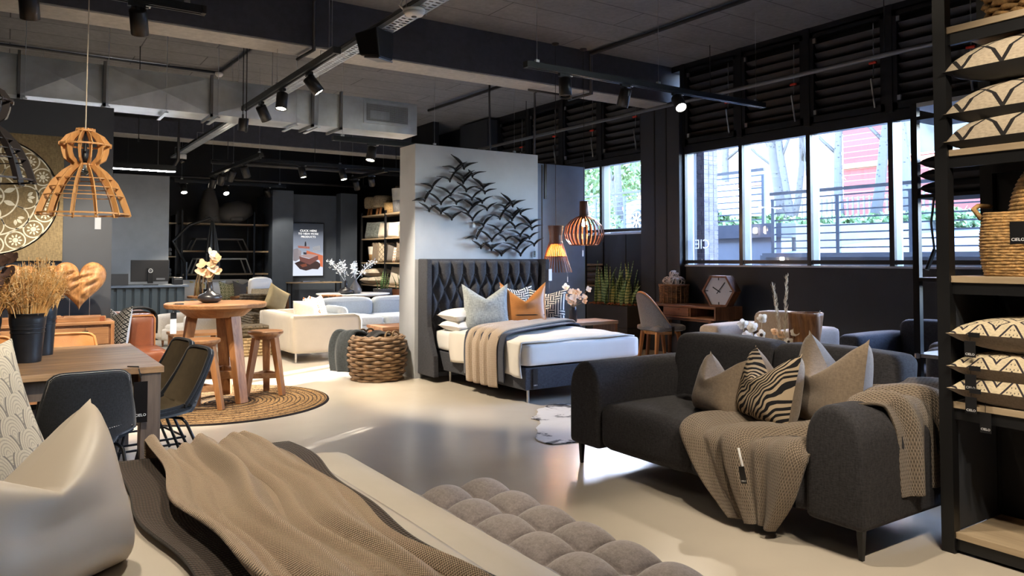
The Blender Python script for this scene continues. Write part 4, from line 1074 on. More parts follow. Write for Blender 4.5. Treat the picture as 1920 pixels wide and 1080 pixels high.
spot_to('second spotlight aimed at the far shelf of cushions', (6.0,14.8,3.07), (7.0,15.9,.8), G5, energy=70, on=False, size=R(70))
# linear LED
ll = thing('linear_light', 'long slim white-glowing linear light over the checkout counter', 'lamp', (1.2,12.5,2.75))
obj('housing', MB().bb(-1.0,.95,-.04,.04,0,.085), M['trackmetal'], ll); obj('diffuser', MB().bb(-.99,.94,-.03,.03,-.012,0), M['led'], ll)
rods(ll, ((-.8,0),(.0,0),(.7,0)), .085, ZC-2.75, .002)
l = bpy.data.lights.new('lamp', 'AREA'); l.shape = 'RECTANGLE'; l.size = 1.9; l.size_y = .06; l.energy = 22; l.color = (.95,.97,1); o = bpy.data.objects.new('lamp', l); COL.objects.link(o); o.parent = ll; o.location = (0,0,-.03)
# perforated cable tray
ct = thing('cable_tray', 'perforated steel cable tray running from overhead towards the back', 'cable tray', (2.74,9.5,3.40))
mb = MB().bb(-.07,-.066,-6.8,6.6,0,.05).bb(.066,.07,-6.8,6.6,0,.05).bb(-.07,-.05,-6.8,6.6,0,.003).bb(.05,.07,-6.8,6.6,0,.003).bb(-.01,.01,-6.8,6.6,0,.003)
obj('channel', mb, M['galv'], ct)
mb = MB()
for i in range(220): mb.bb(-.05,.05,-6.8+i*.061,-6.8+i*.061+.032,.0004,.0034)
obj('rung', mb, M['galv'], ct)['kind'] = 'stuff'
obj('cable', MB().tube([(-.06,-6.8,.055),(-.06,6.6,.055)], .022, 6), M['black'], ct)
for i in range(7): obj('hanger', MB().tube([(-.09,-6+i*2,.0),(-.09,-6+i*2,.14),(.09,-6+i*2,.14),(.09,-6+i*2,.0)], .005, 5).tube([(0,-6+i*2,.14),(0,-6+i*2,ZC-3.40)], .003, 5), M['steel'], ct)
sd = thing('smoke_detector', 'white disc detector with a coloured rim under the cable tray', 'detector', (2.66,5.38,3.385))
obj('base', MB().lathe([(.03,0),(.09,-.005),(.09,-.02),(.0,-.02)], 28), M['white'], sd, smooth=True)
obj('dome', MB().lathe([(.085,-.028),(.07,-.05),(.03,-.06),(0,-.06)], 28), M['white'], sd, smooth=True); obj('eye', MB().lathe([(.022,-.0595),(.02,-.064),(0,-.064)], 14), M['black'], sd)
obj('flex', MB().tube([(-.085,.02,-.01),(-.11,.03,.02),(-.08,.04,.07)], .008, 6), M['white'], sd)
spk = thing('loudspeaker', 'black wedge loudspeaker clamped under the cable tray', 'loudspeaker', (2.66,6.16,3.30), R(25))
V = [(-.12,-.13,.10),(.12,-.13,.10),(.12,.13,.08),(-.12,.13,.08),(-.09,-.14,-.16),(.09,-.14,-.16),(.10,.08,-.12),(-.10,.08,-.12)]
obj('cabinet', MB().add(V, [(0,1,2,3),(7,6,5,4),(0,4,5,1),(1,5,6,2),(2,6,7,3),(3,7,4,0)]), M['blackmetal'], spk, bev=.015)
obj('knob', MB().lathe([(.035,0),(.035,.02),(.025,.03),(0,.03)], 16).move(Matrix.Translation((.115,.03,.0)) @ Matrix.Rotation(R(90),4,'Y')), M['black'], spk)
obj('lip', MB().box((0,-.05,-.152), (.18,.17,.012), rx=R(10)), M['pipegrey'], spk); obj('bracket', MB().bb(-.02,.02,-.02,.02,.09,.13), M['blackmetal'], spk)
dc_ = thing('dome_camera', 'white dome camera under the far end of the cable tray', 'camera', (2.74,15.3,3.385))
obj('base', MB().lathe([(.08,0),(.08,-.08),(.07,-.09)], 20), M['white'], dc_, smooth=True); obj('dome', MB().lathe([(.07,-.09),(.06,-.14),(.03,-.17),(0,-.175)], 20), M['glossyblack'], dc_, smooth=True)
# air duct with cross-broken panels
dk = thing('air_duct', 'galvanised rectangular air duct with a grille at its end', 'duct', (0,10.0,3.23))
H = .455; xs = [-3.6,-2.4,-1.2,.09,.93,2.12,3.42,3.82,5.0]
for i in range(len(xs)-1):
    x0, x1 = xs[i], xs[i+1]; mb = MB()
    c = ((x0+x1)/2, -.05 if i < 6 else -.004, H/2)
    V = [(x0,0,0),(x1,0,0),(x1,0,H),(x0,0,H),c]; mb.add(V, [(0,1,4),(1,2,4),(2,3,4),(3,0,4)])
    mb.add([(x0,0,0),(x1,0,0),(x1,.5,0),(x0,.5,0),((x0+x1)/2,.25,.012)], [(1,0,4),(2,1,4),(3,2,4),(0,3,4)])
    mb.add([(x0,0,H),(x1,0,H),(x1,.5,H),(x0,.5,H)], [(0,1,2,3)]); mb.add([(x0,.5,0),(x1,.5,0),(x1,.5,H),(x0,.5,H)], [(3,2,1,0)])
    if i == len(xs)-2: mb.add([(x1,0,0),(x1,.5,0),(x1,.5,H),(x1,0,H)], [(0,1,2,3)])
    obj('duct_panel', mb, M['galv'], dk)
for x in xs[1:-1]: obj('flange', MB().bb(x-.014,x+.014,-.06,.0,-.035,H+.035).bb(x-.014,x+.014,-.06,.53,-.035,0), M['pipegrey'], dk); 
for x in (.15,.97,1.6,2.2,3.2,3.5): obj('hanger', MB().bb(x-.02,x+.02,-.05,.55,-.045,-.03).tube([(x,-.04,-.04),(x,-.04,ZC-3.23)], .004, 5), M['galv'], dk)
gr = obj('grille_frame', MB().bb(4.16,4.88,-.025,0,.385,.42).bb(4.16,4.88,-.025,0,.10,.135).bb(4.16,4.195,-.025,0,.135,.385).bb(4.845,4.88,-.025,0,.135,.385), M['galv'], dk)
obj('grille_back', MB().bb(4.19,4.85,-.003,-.001,.13,.39), M['black'], dk)
mb = MB()
for i in range(14): mb.bb(4.19,4.85,-.018,-.006,.14+i*.018,.146+i*.018)
for i in range(34): mb.bb(4.2+i*.0195,4.204+i*.0195,-.02,-.01,.135,.385)
obj('grille_fins', mb, M['galv'], gr)['kind'] = 'stuff'
# pipes and conduits
def pipe(label, path, r, mat='pipe', cat='pipe', name='pipe', clips=()):
    o = obj(name, MB().tube(path, r, 8), M[mat], smooth=True); tag(o, label, cat)
    for c in clips: obj('bracket', MB().tube([c, (c[0],c[1],ZC-.004)], .006, 5), M['pipe'], o)
    return o
pipe('long grey sprinkler pipe running past the louvred windows', [(8.0,13.2,3.65),(8.0,3.4,3.65),(8.0,-2,3.65)], .028, 'pipegrey', clips=((8.0,7.08,3.65),(8.0,11.5,3.65),(8.0,4.6,3.65)))
pipe('dark conduit on the ceiling dropping down the face of the big beam', [(6.84,2.5,4.305),(6.82,8.2,4.305),(6.82,8.2,3.74),(6.82,8.7,3.74),(6.82,8.78,4.28),(6.75,13,4.28)], .03, clips=((6.83,4,4.31),(6.8,10,4.29)))
pipe('dark conduit bent under the beam soffit by the sofa track', [(5.95,8.5,3.74),(6.7,8.5,3.74),(6.78,8.6,3.74)], .016)
pipe('thin dark drop pipe in front of the bird wall louvres, left one', [(6.7,10.7,4.34),(6.72,10.75,4.2),(6.9,11.0,3.4),(6.9,11.0,2.6)], .018)
pipe('thin dark drop pipe beside the slate panel, bent at its top', [(6.6,8.62,3.78),(6.66,9.2,3.98),(6.7,9.4,3.95),(6.75,9.47,3.8),(6.75,9.50,2.6)], .018)
pipe('dark conduit across the ceiling on the far left bay', [(-3,12.25,4.31),(2.72,12.3,4.31)], .022, clips=((0,12.28,4.32),(2,12.29,4.32)))
pipe('dark conduit running to the beam from the far left ceiling bay', [(2.72,12.3,4.31),(2.84,8.72,4.31)], .022, clips=((2.8,10,4.32),))
pipe('black conduit running down the near beam face and under its soffit', [(2.86,1.65,4.3),(2.82,8.2,4.3),(2.82,8.2,3.74),(2.80,8.7,3.74)], .022)
pipe('grey pipe crossing before the far beam', [(1.0,14.6,3.9),(2.55,14.6,3.9),(2.55,14.6,3.2),(2.5,14.9,3.05)], .03, 'pipe', clips=((1.2,14.6,3.9),(2.5,14.6,3.9)))
pipe('far dark pipe crossing above the screen wall', [(3.2,15.0,3.25),(7.4,15.0,3.25)], .045, 'pipe', clips=((3.5,15,3.25),(5.2,15,3.25),(7.0,15,3.25)))
pipe('far thin pipe crossing above the screen wall', [(1.5,16.8,3.12),(7.4,16.8,3.12)], .03, 'pipe', clips=((2,16.8,3.12),(4.6,16.8,3.12),(7,16.8,3.12)))
for k, (x, y) in enumerate(((2.3,9.0),(1.5,11.5),(2.45,9.75))):
    o = obj('drop_rod', MB().tube([(x,y,ZC),(x,y,2.9+.15*k)], .006, 5).box((x,y,2.9+.15*k), (.02,.02,.05)), M['pipe']); tag(o, 'thin black rod hanging from the ceiling '+('left of the cable tray','before the linear light','through the track beside the tray')[k], 'rod')
cs_ = thing('ceiling_sensor', 'small white sensor where two conduits meet on the far left ceiling', 'sensor', (2.70,12.2,4.29))
obj('base', MB().lathe([(.06,0),(.06,-.03),(.035,-.06),(0,-.06)], 18), M['white'], cs_, smooth=True)
af = thing('ceiling_cassette', 'pale metal unit on the ceiling above the tall shelf', 'ceiling unit', (5.2,2.75,4.1))
obj('case', MB().bb(-.35,.35,-.5,.5,0,.2), M['galv'], af, bev=.01); obj('flap', MB().bb(-.30,.3,-.45,.45,-.02,0), M['pipegrey'], af)
# ---------------------------------------------------------------- foreground bed
FB = 0.0
def fb(x, y, z=0):
    "bed-local to world: x along the bed (0 at the foot), y across (0 at the far side)"
    return (1.22+x*cos(FB)-y*sin(FB), 3.15+x*sin(FB)+y*cos(FB), z)
t = thing('foreground_bed', 'wide bed with cream sheets under the mocha waffle and beige knit throws', 'bed', (1.22,3.15,0), FB)
obj('base', MB().rbox((-1.0,-1.0,.2), (1.96,1.96,.3), .03, 6), M['flesh'], t, smooth=True)
M['sheet'] = plain('cream_sateen_sheet', (.50,.445,.37,1), .55, var=.05, nscale=3)
obj('mattress', MB().rbox((-1.0,-1.0,.465), (2.0,2.0,.27), .05, 12), M['sheet'], t, smooth=True)
for x in (-1.9,-.1):
    for y in (-1.9,-.1): obj('leg', MB().box((x,y,.03), (.06,.06,.06)), M['black'], t)
def fbduv(a, b):
    x = -1.95+a*1.76; y = -2.0+b*2.0
    e = min(1, (1-a)/.035)**.5
    return (x, y, .602+.03*e+.004*sin(6*x+3*y))
o = obj('duvet', MB().grid(fbduv, 40, 30), M['sheet'], smooth=True, solid=.012); o.location = (1.22,3.15,0); o.rotation_euler = (0,0,FB)
tag(o, 'cream duvet turned down short of the foot of the foreground bed', 'duvet')
M['waffle'] = knit('dark_mocha_waffle', (.075,.055,.042,1), 70, 140, .5, .9, brick=False)
M['oatk'] = knit('oatmeal_moss_knit', (.52,.39,.27,1), 120, 400, .5, .8)
def bed_cloth(x0, x1, z, amp, waves, seed, hang, nu=150, nv=90, shear=.0, xe=.0):
    "cloth across the bed, ridged along its length and dropping over the far side"
    r_ = random.Random(seed); ph = [r_.random()*6.28 for _ in range(8)]
    def fn(a, b):
        x = x0+(x1-x0)*a; y = .03-2.05*b
        w_ = sin(waves*pi*a+ph[0]+.9*sin(1.6*y+ph[1])) + .5*sin(waves*1.7*pi*a+ph[2]-1.1*y) + .3*sin(waves*3.3*pi*a+ph[3]+1.5*y)
        w_ = max(-.9, w_*(.72+.28*sin(4.3*y+7*a+ph[7])))
        xx = x + shear*(y+1.0) + xe*sin(2.6*y+ph[4]) + .030*sin(3.1*y+ph[5]+2*a) + .012*sin(9*y+ph[6]+5*a)
        zz = z + amp*(w_+.9)*.75
        if b < .10:
            k = 1-b/.10; y2 = .045*sin(min(1,k*1.4)*pi/2)+.02*w_*k; zz2 = zz*(1-k*k) + k*k*(z-hang)
            return (xx, y2-.03*(1-k)-.0, zz2)
        return (xx, .03-.09-2.05*(b-.10), zz)
    return MB().grid(fn, nu, nv)
o = obj('waffle_throw', bed_cloth(-.86,-.255,.648,.010,3,3,.16, shear=.0), M['waffle'], smooth=True, solid=.010); o.location = (1.22,3.15,0); o.rotation_euler = (0,0,FB)
tag(o, 'dark mocha waffle throw lying beneath the oatmeal knit on the foreground bed', 'throw')
o = obj('knit_throw', bed_cloth(-.77,-.335,.668,.042,5.6,8,.10,190,110, shear=-.02), M['oatk'], smooth=True, solid=.012); o.location = (1.22,3.15,0); o.rotation_euler = (0,0,FB)
tag(o, 'oatmeal moss-knit throw in soft ridges across the foreground bed', 'throw')
def scallop_mat():
    m = NM('scallop_fan_print'); tc = m.node('TexCoord'); sx = m.node('SeparateXYZ'); m.link(tc.outputs['UV'], sx.inputs[0])
    s_ = 7.0; res = None
    d_all = None
    def layer(off):
        u = m.math('MULTIPLY', sx.outputs[0], s_); v = m.math('MULTIPLY', sx.outputs[1], s_*.62)
        if off: u = m.math('ADD', u, .5); v = m.math('ADD', v, .5)
        fu = m.math('SUBTRACT', m.math('FRACT', u), .5); fv = m.math('FRACT', v)
        return m.math('SQRT', m.math('ADD', m.math('MULTIPLY', fu, fu), m.math('MULTIPLY', m.math('MULTIPLY', fv, fv), .55))), fv
    da, va = layer(0); db, vb = layer(1)
    ina = m.math('LESS_THAN', da, .5); inb = m.math('LESS_THAN', db, .5)
    # the lower fan overlaps the upper one
    pa = m.math('MULTIPLY', ina, m.math('MAXIMUM', m.math('LESS_THAN', va, vb), m.math('SUBTRACT', 1, inb)))
    d = m.math('ADD', m.math('MULTIPLY', da, pa), m.math('MULTIPLY', db, m.math('SUBTRACT', 1, pa)))
    line = m.math('LESS_THAN', m.math('FRACT', m.math('ADD', m.math('MULTIPLY', d, 13), .2)), .38)
    edge = m.math('MULTIPLY', m.math('GREATER_THAN', d, .46), m.math('LESS_THAN', d, .51))
    n = m.noise(m.coord(), 90, 3)
    f = m.math('MINIMUM', 1, m.math('ADD', m.math('MULTIPLY', edge, .75), m.math('MULTIPLY', line, m.math('ADD', .15, m.math('MULTIPLY', n, .45)))))
    m.color(m.mix(f, (.60,.56,.47,1), (.17,.165,.16,1))); m.set(Roughness=.9, Specular_IOR_Level=.2); m.bump(m.noise(m.coord(), 280, 2), .3, .003); return m.m
M['scallop'] = scallop_mat(); M['sateen'] = plain('taupe_sateen', (.46,.40,.325,1), .42, var=.05, nscale=3, spec=.4)
cushion('cushion', 'big cream cushion printed with grey scallop fans at the left edge', .56, .50, .18, [M['scallop'], M['linen']], (-.06,2.60,.63), R(30), R(-16), .05, roll=R(-12))
cushion('cushion', 'plain taupe sateen cushion with one tall ear in front of the scallop cushion', .54, .43, .30, [M['sateen'], M['sateen']], (.055,2.04,.62), R(38), R(-16), .42, nu=34, nv=34, pin=.03)
# bench, biscuit tufted
bt = thing('bench', 'oatmeal biscuit-tufted bench at the foot of the foreground bed', 'bench', (1.515,1.87,0))
M['bench'] = fabric('oatmeal_bench_linen', (.25,.215,.205,1), 150, .2, bump=.4)
BW, BL, NX, NY = .54, 1.95, 3, 9
def puff(u, v):
    cu, cv = abs(u-floor(u+.5)), abs(v-floor(v+.5))
    e = (min(1, cu/.5)*(1-.0))**.55; f = (min(1, cv/.5))**.55
    return e*f
def benchtop(a, b):
    u, v = a*NX, b*NY
    x = -BW/2+BW*a; y = -BL/2+BL*b
    return (x, y, .40+.080*(sin(pi*(u-floor(u))) if 0 < a < 1 else 0)**.36*(sin(pi*(v-floor(v))) if 0 < b < 1 else 0)**.36)
obj('tufted_top', MB().grid(benchtop, 60, 180), M['bench'], bt, smooth=True)
mb = MB()
obj('side', MB().rbox((0,0,.30), (BW,BL,.215), .03, 6), M['bench'], bt, smooth=True)
bm2 = mesh('button', MB().lathe([(.016,-.004),(.013,.004),(0,.007)], 10), M['bench'], True)
repart('button', bm2, [((-BW/2+BW*i/NX, -BL/2+BL*j/NY, .404), None, None) for i in range(1,NX) for j in range(1,NY)], bt)
for x in (-.2,.2):
    for y in (-.88,.88): obj('leg', MB().lathe([(.014,0),(.022,.2)], 10, (x,y,0)), M['black'], bt)

# ---------------------------------------------------------------- dining corner
dt = thing('dining_table', 'big square table with a weathered top and grey legs, holding buckets of dried grass', 'table', (.06,5.74,0))
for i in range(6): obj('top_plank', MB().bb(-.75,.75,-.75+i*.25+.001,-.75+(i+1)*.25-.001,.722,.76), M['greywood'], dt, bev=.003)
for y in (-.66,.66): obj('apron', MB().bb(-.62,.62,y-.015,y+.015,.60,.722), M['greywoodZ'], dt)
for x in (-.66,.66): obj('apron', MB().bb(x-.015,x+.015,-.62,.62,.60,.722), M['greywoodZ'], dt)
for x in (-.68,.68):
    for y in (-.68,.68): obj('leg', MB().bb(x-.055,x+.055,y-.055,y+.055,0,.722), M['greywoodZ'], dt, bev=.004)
tg = swing_tag(dt, (.62,-.775,.73), .075, .24, 0, 'glossyblack', 'CIELO', string=.05)
obj('string', MB().tube([(.56,-.68,.763),(.61,-.74,.765),(.62,-.775,.70)], .004, 5), M['black'], dt)
M['olive'] = plain('olive_suede', (.105,.078,.045,1), .85, var=.22, nscale=9); M['navyshell'] = fabric('blue_black_denim_shell', (.014,.016,.021,1), 200, .4); M['stitch'] = plain('pale_stitching', (.5,.48,.44,1), .8)
def bucket_pt(a, b):
    "a across, b from the front lip of the seat up the back"
    u = 2*a-1
    if b < .5: k = b/.5; y = -.22+.40*k; z = .445-.02*sin(k*pi)+.0*k; hw = .205+.015*k
    else: k = (b-.5)/.5; y = .18+.075*k+.03*sin(k*pi/2); z = .445+.0+.375*k**1.05; hw = .228-.048*k**1.5
    cup = abs(u)**2.6*(.085 if b < .5 else .085*(1-k*.75)+.0)
    if b < .5: return (u*hw, y, z+cup*(.3+1.0*b))
    return (u*hw, y-cup*1.1, z+cup*.45*(1-k)-.03*abs(u)**8*k)
def bucket_chair(label, loc, rz, inner, outer, group):
    t = thing('bucket_chair', label, 'chair', loc, rz, group)
    g = MB().grid(bucket_pt, 22, 34); g.f = [f for f in g.f]
    o = obj('shell', g, [outer], t, smooth=True)
    s_ = o.modifiers.new('solid', 'SOLIDIFY'); s_.thickness = .03; s_.offset = -1
    def inn(a, b):
        a2 = .03+.94*a; b2 = .02+.96*b
        p, px, py = Vector(bucket_pt(a2,b2)), Vector(bucket_pt(min(1,a2+.01),b2)), Vector(bucket_pt(a2,min(1,b2+.01)))
        n = (px-p).cross(py-p); n = n.normalized() if n.length > 1e-9 else Vector((0,0,1)); return p+n*.004
    obj('seat_pad', MB().grid(inn, 20, 30), inner, t, smooth=True)
    edge = [bucket_pt(0, b/30) for b in range(31)]+[bucket_pt(a/16, 1) for a in range(1,17)]+[bucket_pt(1, 1-b/30) for b in range(1,31)]
    obj('piping', MB().tube(edge, .012, 6), outer, t, smooth=True)
    st_ = MB()
    for i in range(0, len(edge)-1):
        a, b = Vector(edge[i]), Vector(edge[i+1])
        for k in (.2,.7): c = a.lerp(b, k); d = (b-a).normalized()*.006; st_.tube([c-d+Vector((0,.013,.004)), c+d+Vector((0,.013,.004))], .0018, 4)
    for i in range(40):
        u = .02+.96*i/39; p = Vector(bucket_pt(u, .60)); q = Vector(bucket_pt(u+.012, .60)); st_.tube([p+Vector((0,.034,0)), q+Vector((0,.034,0))], .0018, 4)
    obj('stitching', st_, M['stitch'], t)['kind'] = 'stuff'
    for sx_ in (-1,1):
        for y0, y1 in ((-.12,-.24),(.10,.27)):
            obj('leg', MB().tube([(sx_*.06,y0*.4,.405),(sx_*.16,y0,.40),(sx_*.185,y0+(y1-y0)*.1,.375),(sx_*.225,y1,.005)], .010, 7), M['blackmetal'], t, smooth=True)
        obj('side_rail', MB().tube([(sx_*.21,-.19,.16),(sx_*.21,.22,.16)], .008, 6), M['blackmetal'], t)
    obj('cross_bar', MB().tube([(-.21,.22,.16),(.21,.22,.16)], .008, 6).tube([(-.18,-.10,.40),(.18,-.10,.40)], .009, 6), M['blackmetal'], t)
    return t
GC = 'bucket chairs around the grey wood table'
bucket_chair('bucket chair seen from its blue-black back with pale zigzag stitching, in front of the table', (.36,4.73,0), R(180+3), M['olive'], M['navyshell'], GC)
bucket_chair('olive suede bucket chair at the end of the table, the nearer of that pair', (.82,5.30,0), R(-90+10), M['olive'], M['navyshell'], GC)
bucket_chair('olive suede bucket chair at the end of the table, the farther of that pair', (.82,5.90,0), R(-90+10), M['olive'], M['navyshell'], GC)
bucket_chair('tan leather chair peeping over the far side of the table before the sideboard drawer', (.42,6.62,0), R(0), M['tanleather'], M['tanleather'], GC)
bucket_chair('tan leather chair at the far side of the table by the left edge', (-.13,6.62,0), R(0), M['tanleather'], M['tanleather'], GC)
bucket_chair('blue-black bucket chair beyond the scallop cushion, cut by the left edge', (-.30,4.73,0), R(180), M['olive'], M['navyshell'], GC)
M['bucket'] = plain('dark_galvanised_bucket', (.035,.04,.05,1), .32, .6, var=.2, nscale=8)
M['grassA'] = plain('golden_dry_grass', (.62,.33,.10,1), .9, var=.3, nscale=20); M['grassB'] = plain('pale_dry_grass', (.75,.52,.25,1), .9, var=.25, nscale=20); M['darkbloom'] = plain('dark_dried_bloom', (.09,.045,.03,1), .9, var=.4, nscale=30)
def bucket(label, loc, h=.30, r=.10):
    t = thing('metal_bucket', label, 'bucket', loc, 0, 'dark metal buckets on the table')
    pr = [(r*.76,0),(r*.78,.004)]
    for i in range(10): z = h*(i+1)/10; pr += [(r*(.78+.22*z/h)+(.004 if 6 < i < 9 else 0), z)]
    pr += [(r*1.03,h),(r*1.03,h+.006),(r*.97,h),(r*.75,.01),(0,.01)]
    obj('body', MB().lathe(pr, 28), M['bucket'], t, smooth=True)
    for k in (.62,.70,.78): obj('ridge', MB().tube([(r*(.785+.22*k)*cos(2*pi*i/28), r*(.785+.22*k)*sin(2*pi*i/28), h*k) for i in range(28)], .004, 5, closed=True), M['bucket'], t, smooth=True)
    return t
def dry_bunch(label, loc, seed, n, spread, h, mats):
    t = thing('dried_grass', label, 'dried flowers', loc, 0, 'dried grasses in the buckets'); r_ = random.Random(seed)
    for q, m_ in enumerate(mats):
        mb = MB()
        for i in range(n):
            a = r_.uniform(0,2*pi); k = r_.random()**.6; hh = h*r_.uniform(.5,1.05)*(1-.35*k)
            tip = Vector((cos(a)*spread*k, sin(a)*spread*k, hh)); base = Vector((cos(a)*.05*k, sin(a)*.05*k, -.15)); mid = base.lerp(tip, .5)+Vector((0,0,.05))
            mb.tube([base, mid, tip], [.0028,.0022,.0015], 3)
            for s_ in range(9):
                p = mid.lerp(tip, .15+.85*s_/9); v = Vector((r_.gauss(0,1),r_.gauss(0,1),r_.gauss(.5,1))).normalized()*.035*(1.1-.06*s_)
                mb.tube([p, p+v*.6, p+v+Vector((0,0,-.006))], [.0018,.0018,.0010], 3)
        obj('sprays', mb, m_, t)['kind'] = 'stuff'
    return t
bucket('dark metal bucket of golden dried grass nearest on the grey wood table', (.125,5.66,.76))
dry_bunch('golden feathery dried grass fanning out of the nearest bucket', (.125,5.66,1.05), 1, 100, .19, .36, [M['grassA'], M['grassB'], M['grassA']])
bucket('dark metal bucket half hidden behind the nearest bucket', (.22,6.02,.76), .34, .08)
dry_bunch('pale frizzy dried grass in the half-hidden bucket', (.22,6.02,1.09), 2, 90, .15, .36, [M['grassB'], M['grassA']])
bucket('dark metal bucket cut by the left edge on the grey wood table', (-.11,5.62,.76))
db = dry_bunch('dark brown dried blooms over golden stems by the left edge', (-.11,5.62,1.05), 3, 90, .20, .32, [M['grassA']])
r_ = random.Random(5)
for i in range(12):
    p = (r_.uniform(-.1,.16), r_.uniform(-.12,.12), r_.uniform(.20,.36)); flower(db, p, .05, M['darkbloom'], 9, (r_.uniform(-.5,.5),-.6,.6), i)
# sideboard against the tapestry wall
sbd = thing('sideboard', 'teak sideboard with plank drawers under the mandala canvas', 'sideboard', (-.5,8.17,0))
obj('top', MB().bb(-1.4,1.36,-.21,.21,.80,.83), M['teak'], sbd, bev=.004)
obj('side_panel', MB().bb(1.33,1.36,-.21,.21,.12,.80), M['teakZ'], sbd, bev=.003); obj('side_panel', MB().bb(-1.4,-1.37,-.21,.21,.12,.80), M['teakZ'], sbd)
obj('carcass', MB().bb(-1.37,1.33,-.18,.21,.14,.80), M['walnut'], sbd); obj('plinth', MB().bb(-1.37,1.33,-.21,.21,.12,.15), M['teak'], sbd)
for x0, x1 in ((-1.36,-.76),(-.75,-.0),(.01,.70),(.71,1.32)):
    for z0, z1 in ((.155,.46),(.465,.775)):
        d = obj('drawer', MB().bb(x0+.004,x1-.004,-.205,-.16,z0,z0+(z1-z0)*.48).bb(x0+.004,x1-.004,-.203,-.16,z0+(z1-z0)*.5,z1), M['teak'], sbd, bev=.003)
swing_tag(sbd, (1.12,-.225,.80), .05, .07, 0, 'blackcard', None, string=.05)
def heart(label, loc, s, rz, group='carved wooden hearts on the sideboard'):
    t = thing('wooden_heart', label, 'sculpture', loc, rz, group); n = 72; P = []
    for i in range(n):
        a = 2*pi*i/n; P.append((16*sin(a)**3/17*.235*s, (13*cos(a)-5*cos(2*a)-2*cos(3*a)-cos(4*a)+17)/17*.235*s*1.12))
    cx_, cz_ = 0, .28*s; mb = MB()
    def fn(u, v):
        i = int(round(u*n)) % n; x, z = P[i]
        if v < .5: k = v/.5; d = -1
        else: k = (1-v)/.5; d = 1
        q = cx_+(x-cx_)*k, cz_+(z-cz_)*k
        bump = .020*sin(q[0]*34/s+9*sin(q[1]*9/s))*sin(q[1]*21/s+1.3+q[0]*9) + .016*abs(sin(q[0]*38/s-q[1]*25/s+2*sin(q[1]*14)))
        return (q[0], d*(.055*s*(1-k**3.2) + bump*s*(1-k**6)) , q[1]+.10)
    mb.grid(fn, n, 32)
    obj('heart', mb, M['heartwood'], t, smooth=True)
    for x in (-.075,.085): obj('rod', MB().tube([(x*s,0,.04),(x*s,0,.25)], .003, 5), M['steel'], t)
    obj('plinth', MB().box((0,0,.022), (.44*s,.12,.044)).box((.03,-.01,.048), (.30*s,.10,.012)), M['teak'], t, bev=.004)
    obj('strap', MB().box((.19*s,-.062,.022), (.04,.003,.046)).box((-.19*s,-.062,.022), (.04,.003,.046)), M['brownleather'], t)
    return t
heart('large carved root-wood heart on a plinth, the unobstructed one at the sideboard end', (.575,8.06,.83), 1.0, R(-4))
heart('carved wooden heart behind the pale dried grass', (.27,8.17,.83), .93, R(3))
heart('carved wooden heart mostly hidden by the dark blooms', (-.05,8.12,.83), .95, R(-6))
# mandala canvas
M['canvas'] = fabric('olive_brown_canvas', (.17,.125,.065,1), 110, .3, bump=.5); M['mpaint'] = plain('chalky_paint', (.55,.51,.40,1), .9, var=.15, nscale=25)
mc = thing('mandala_canvas', 'brown canvas painted with a pale floral mandala above the sideboard', 'painting', (-.52,8.385,1.95))
obj('canvas', MB().bb(-.98,.97,-.03,.0,-.56,.62), M['canvas'], mc); cx0, cz0 = .40, .03
def arc(cx, cz, r, w_, a0=0, a1=2*pi, n=40):
    mb = MB(); P = []
    for i in range(n+1): a = a0+(a1-a0)*i/n; P.append((cx+(r-w_/2)*cos(a), -.0315, cz+(r-w_/2)*sin(a))); P.append((cx+(r+w_/2)*cos(a), -.0315, cz+(r+w_/2)*sin(a)))
    return mb.add(P, [(2*i,2*i+1,2*i+3,2*i+2) for i in range(n)])
def petal(mb, cx, cz, a, r0, r1, w_):
    P = []
    for i in range(10):
        k = i/9; r = r0+(r1-r0)*k; h = w_*sin(pi*min(1,.08+k*.92)); P += [(cx+r*cos(a)-h*sin(a), -.0318, cz+r*sin(a)+h*cos(a)), (cx+r*cos(a)+h*sin(a), -.0318, cz+r*sin(a)-h*cos(a))]
    mb.add(P, [(2*i,2*i+1,2*i+3,2*i+2) for i in range(9)])
mb = MB()
for r, w_ in ((.53,.022),(.535,.012),(.36,.014),(.21,.012),(.10,.012)): a_ = arc(cx0, cz0, r, w_, n=72); mb.add(a_.v, a_.f)
for k in range(16):
    a = 2*pi*k/16+.06; x, z = cx0+.445*cos(a), cz0+.445*sin(a); c = arc(x, z, .078, .012, n=24); mb.add(c.v, c.f); c = arc(x, z, .012, .022, n=10); mb.add(c.v, c.f)
    for q in range(9): petal(mb, x, z, 2*pi*q/9, .026, .056, .008)
for k in range(8):
    a = 2*pi*k/8; x, z = cx0+.27*cos(a), cz0+.27*sin(a); c = arc(x, z, .105, .010, a-pi*.72, a+pi*.72, n=26); mb.add(c.v, c.f)
    for q in (-.5,0,.5): petal(mb, x, z, a+q*1.5, .02, .075, .014)
    petal(mb, cx0, cz0, a+pi/8, .11, .205, .022)
    for q in range(-2,3): petal(mb, cx0, cz0, a+q*.07, .03, .095, .004)
obj('painted_pattern', mb, M['mpaint'], mc)
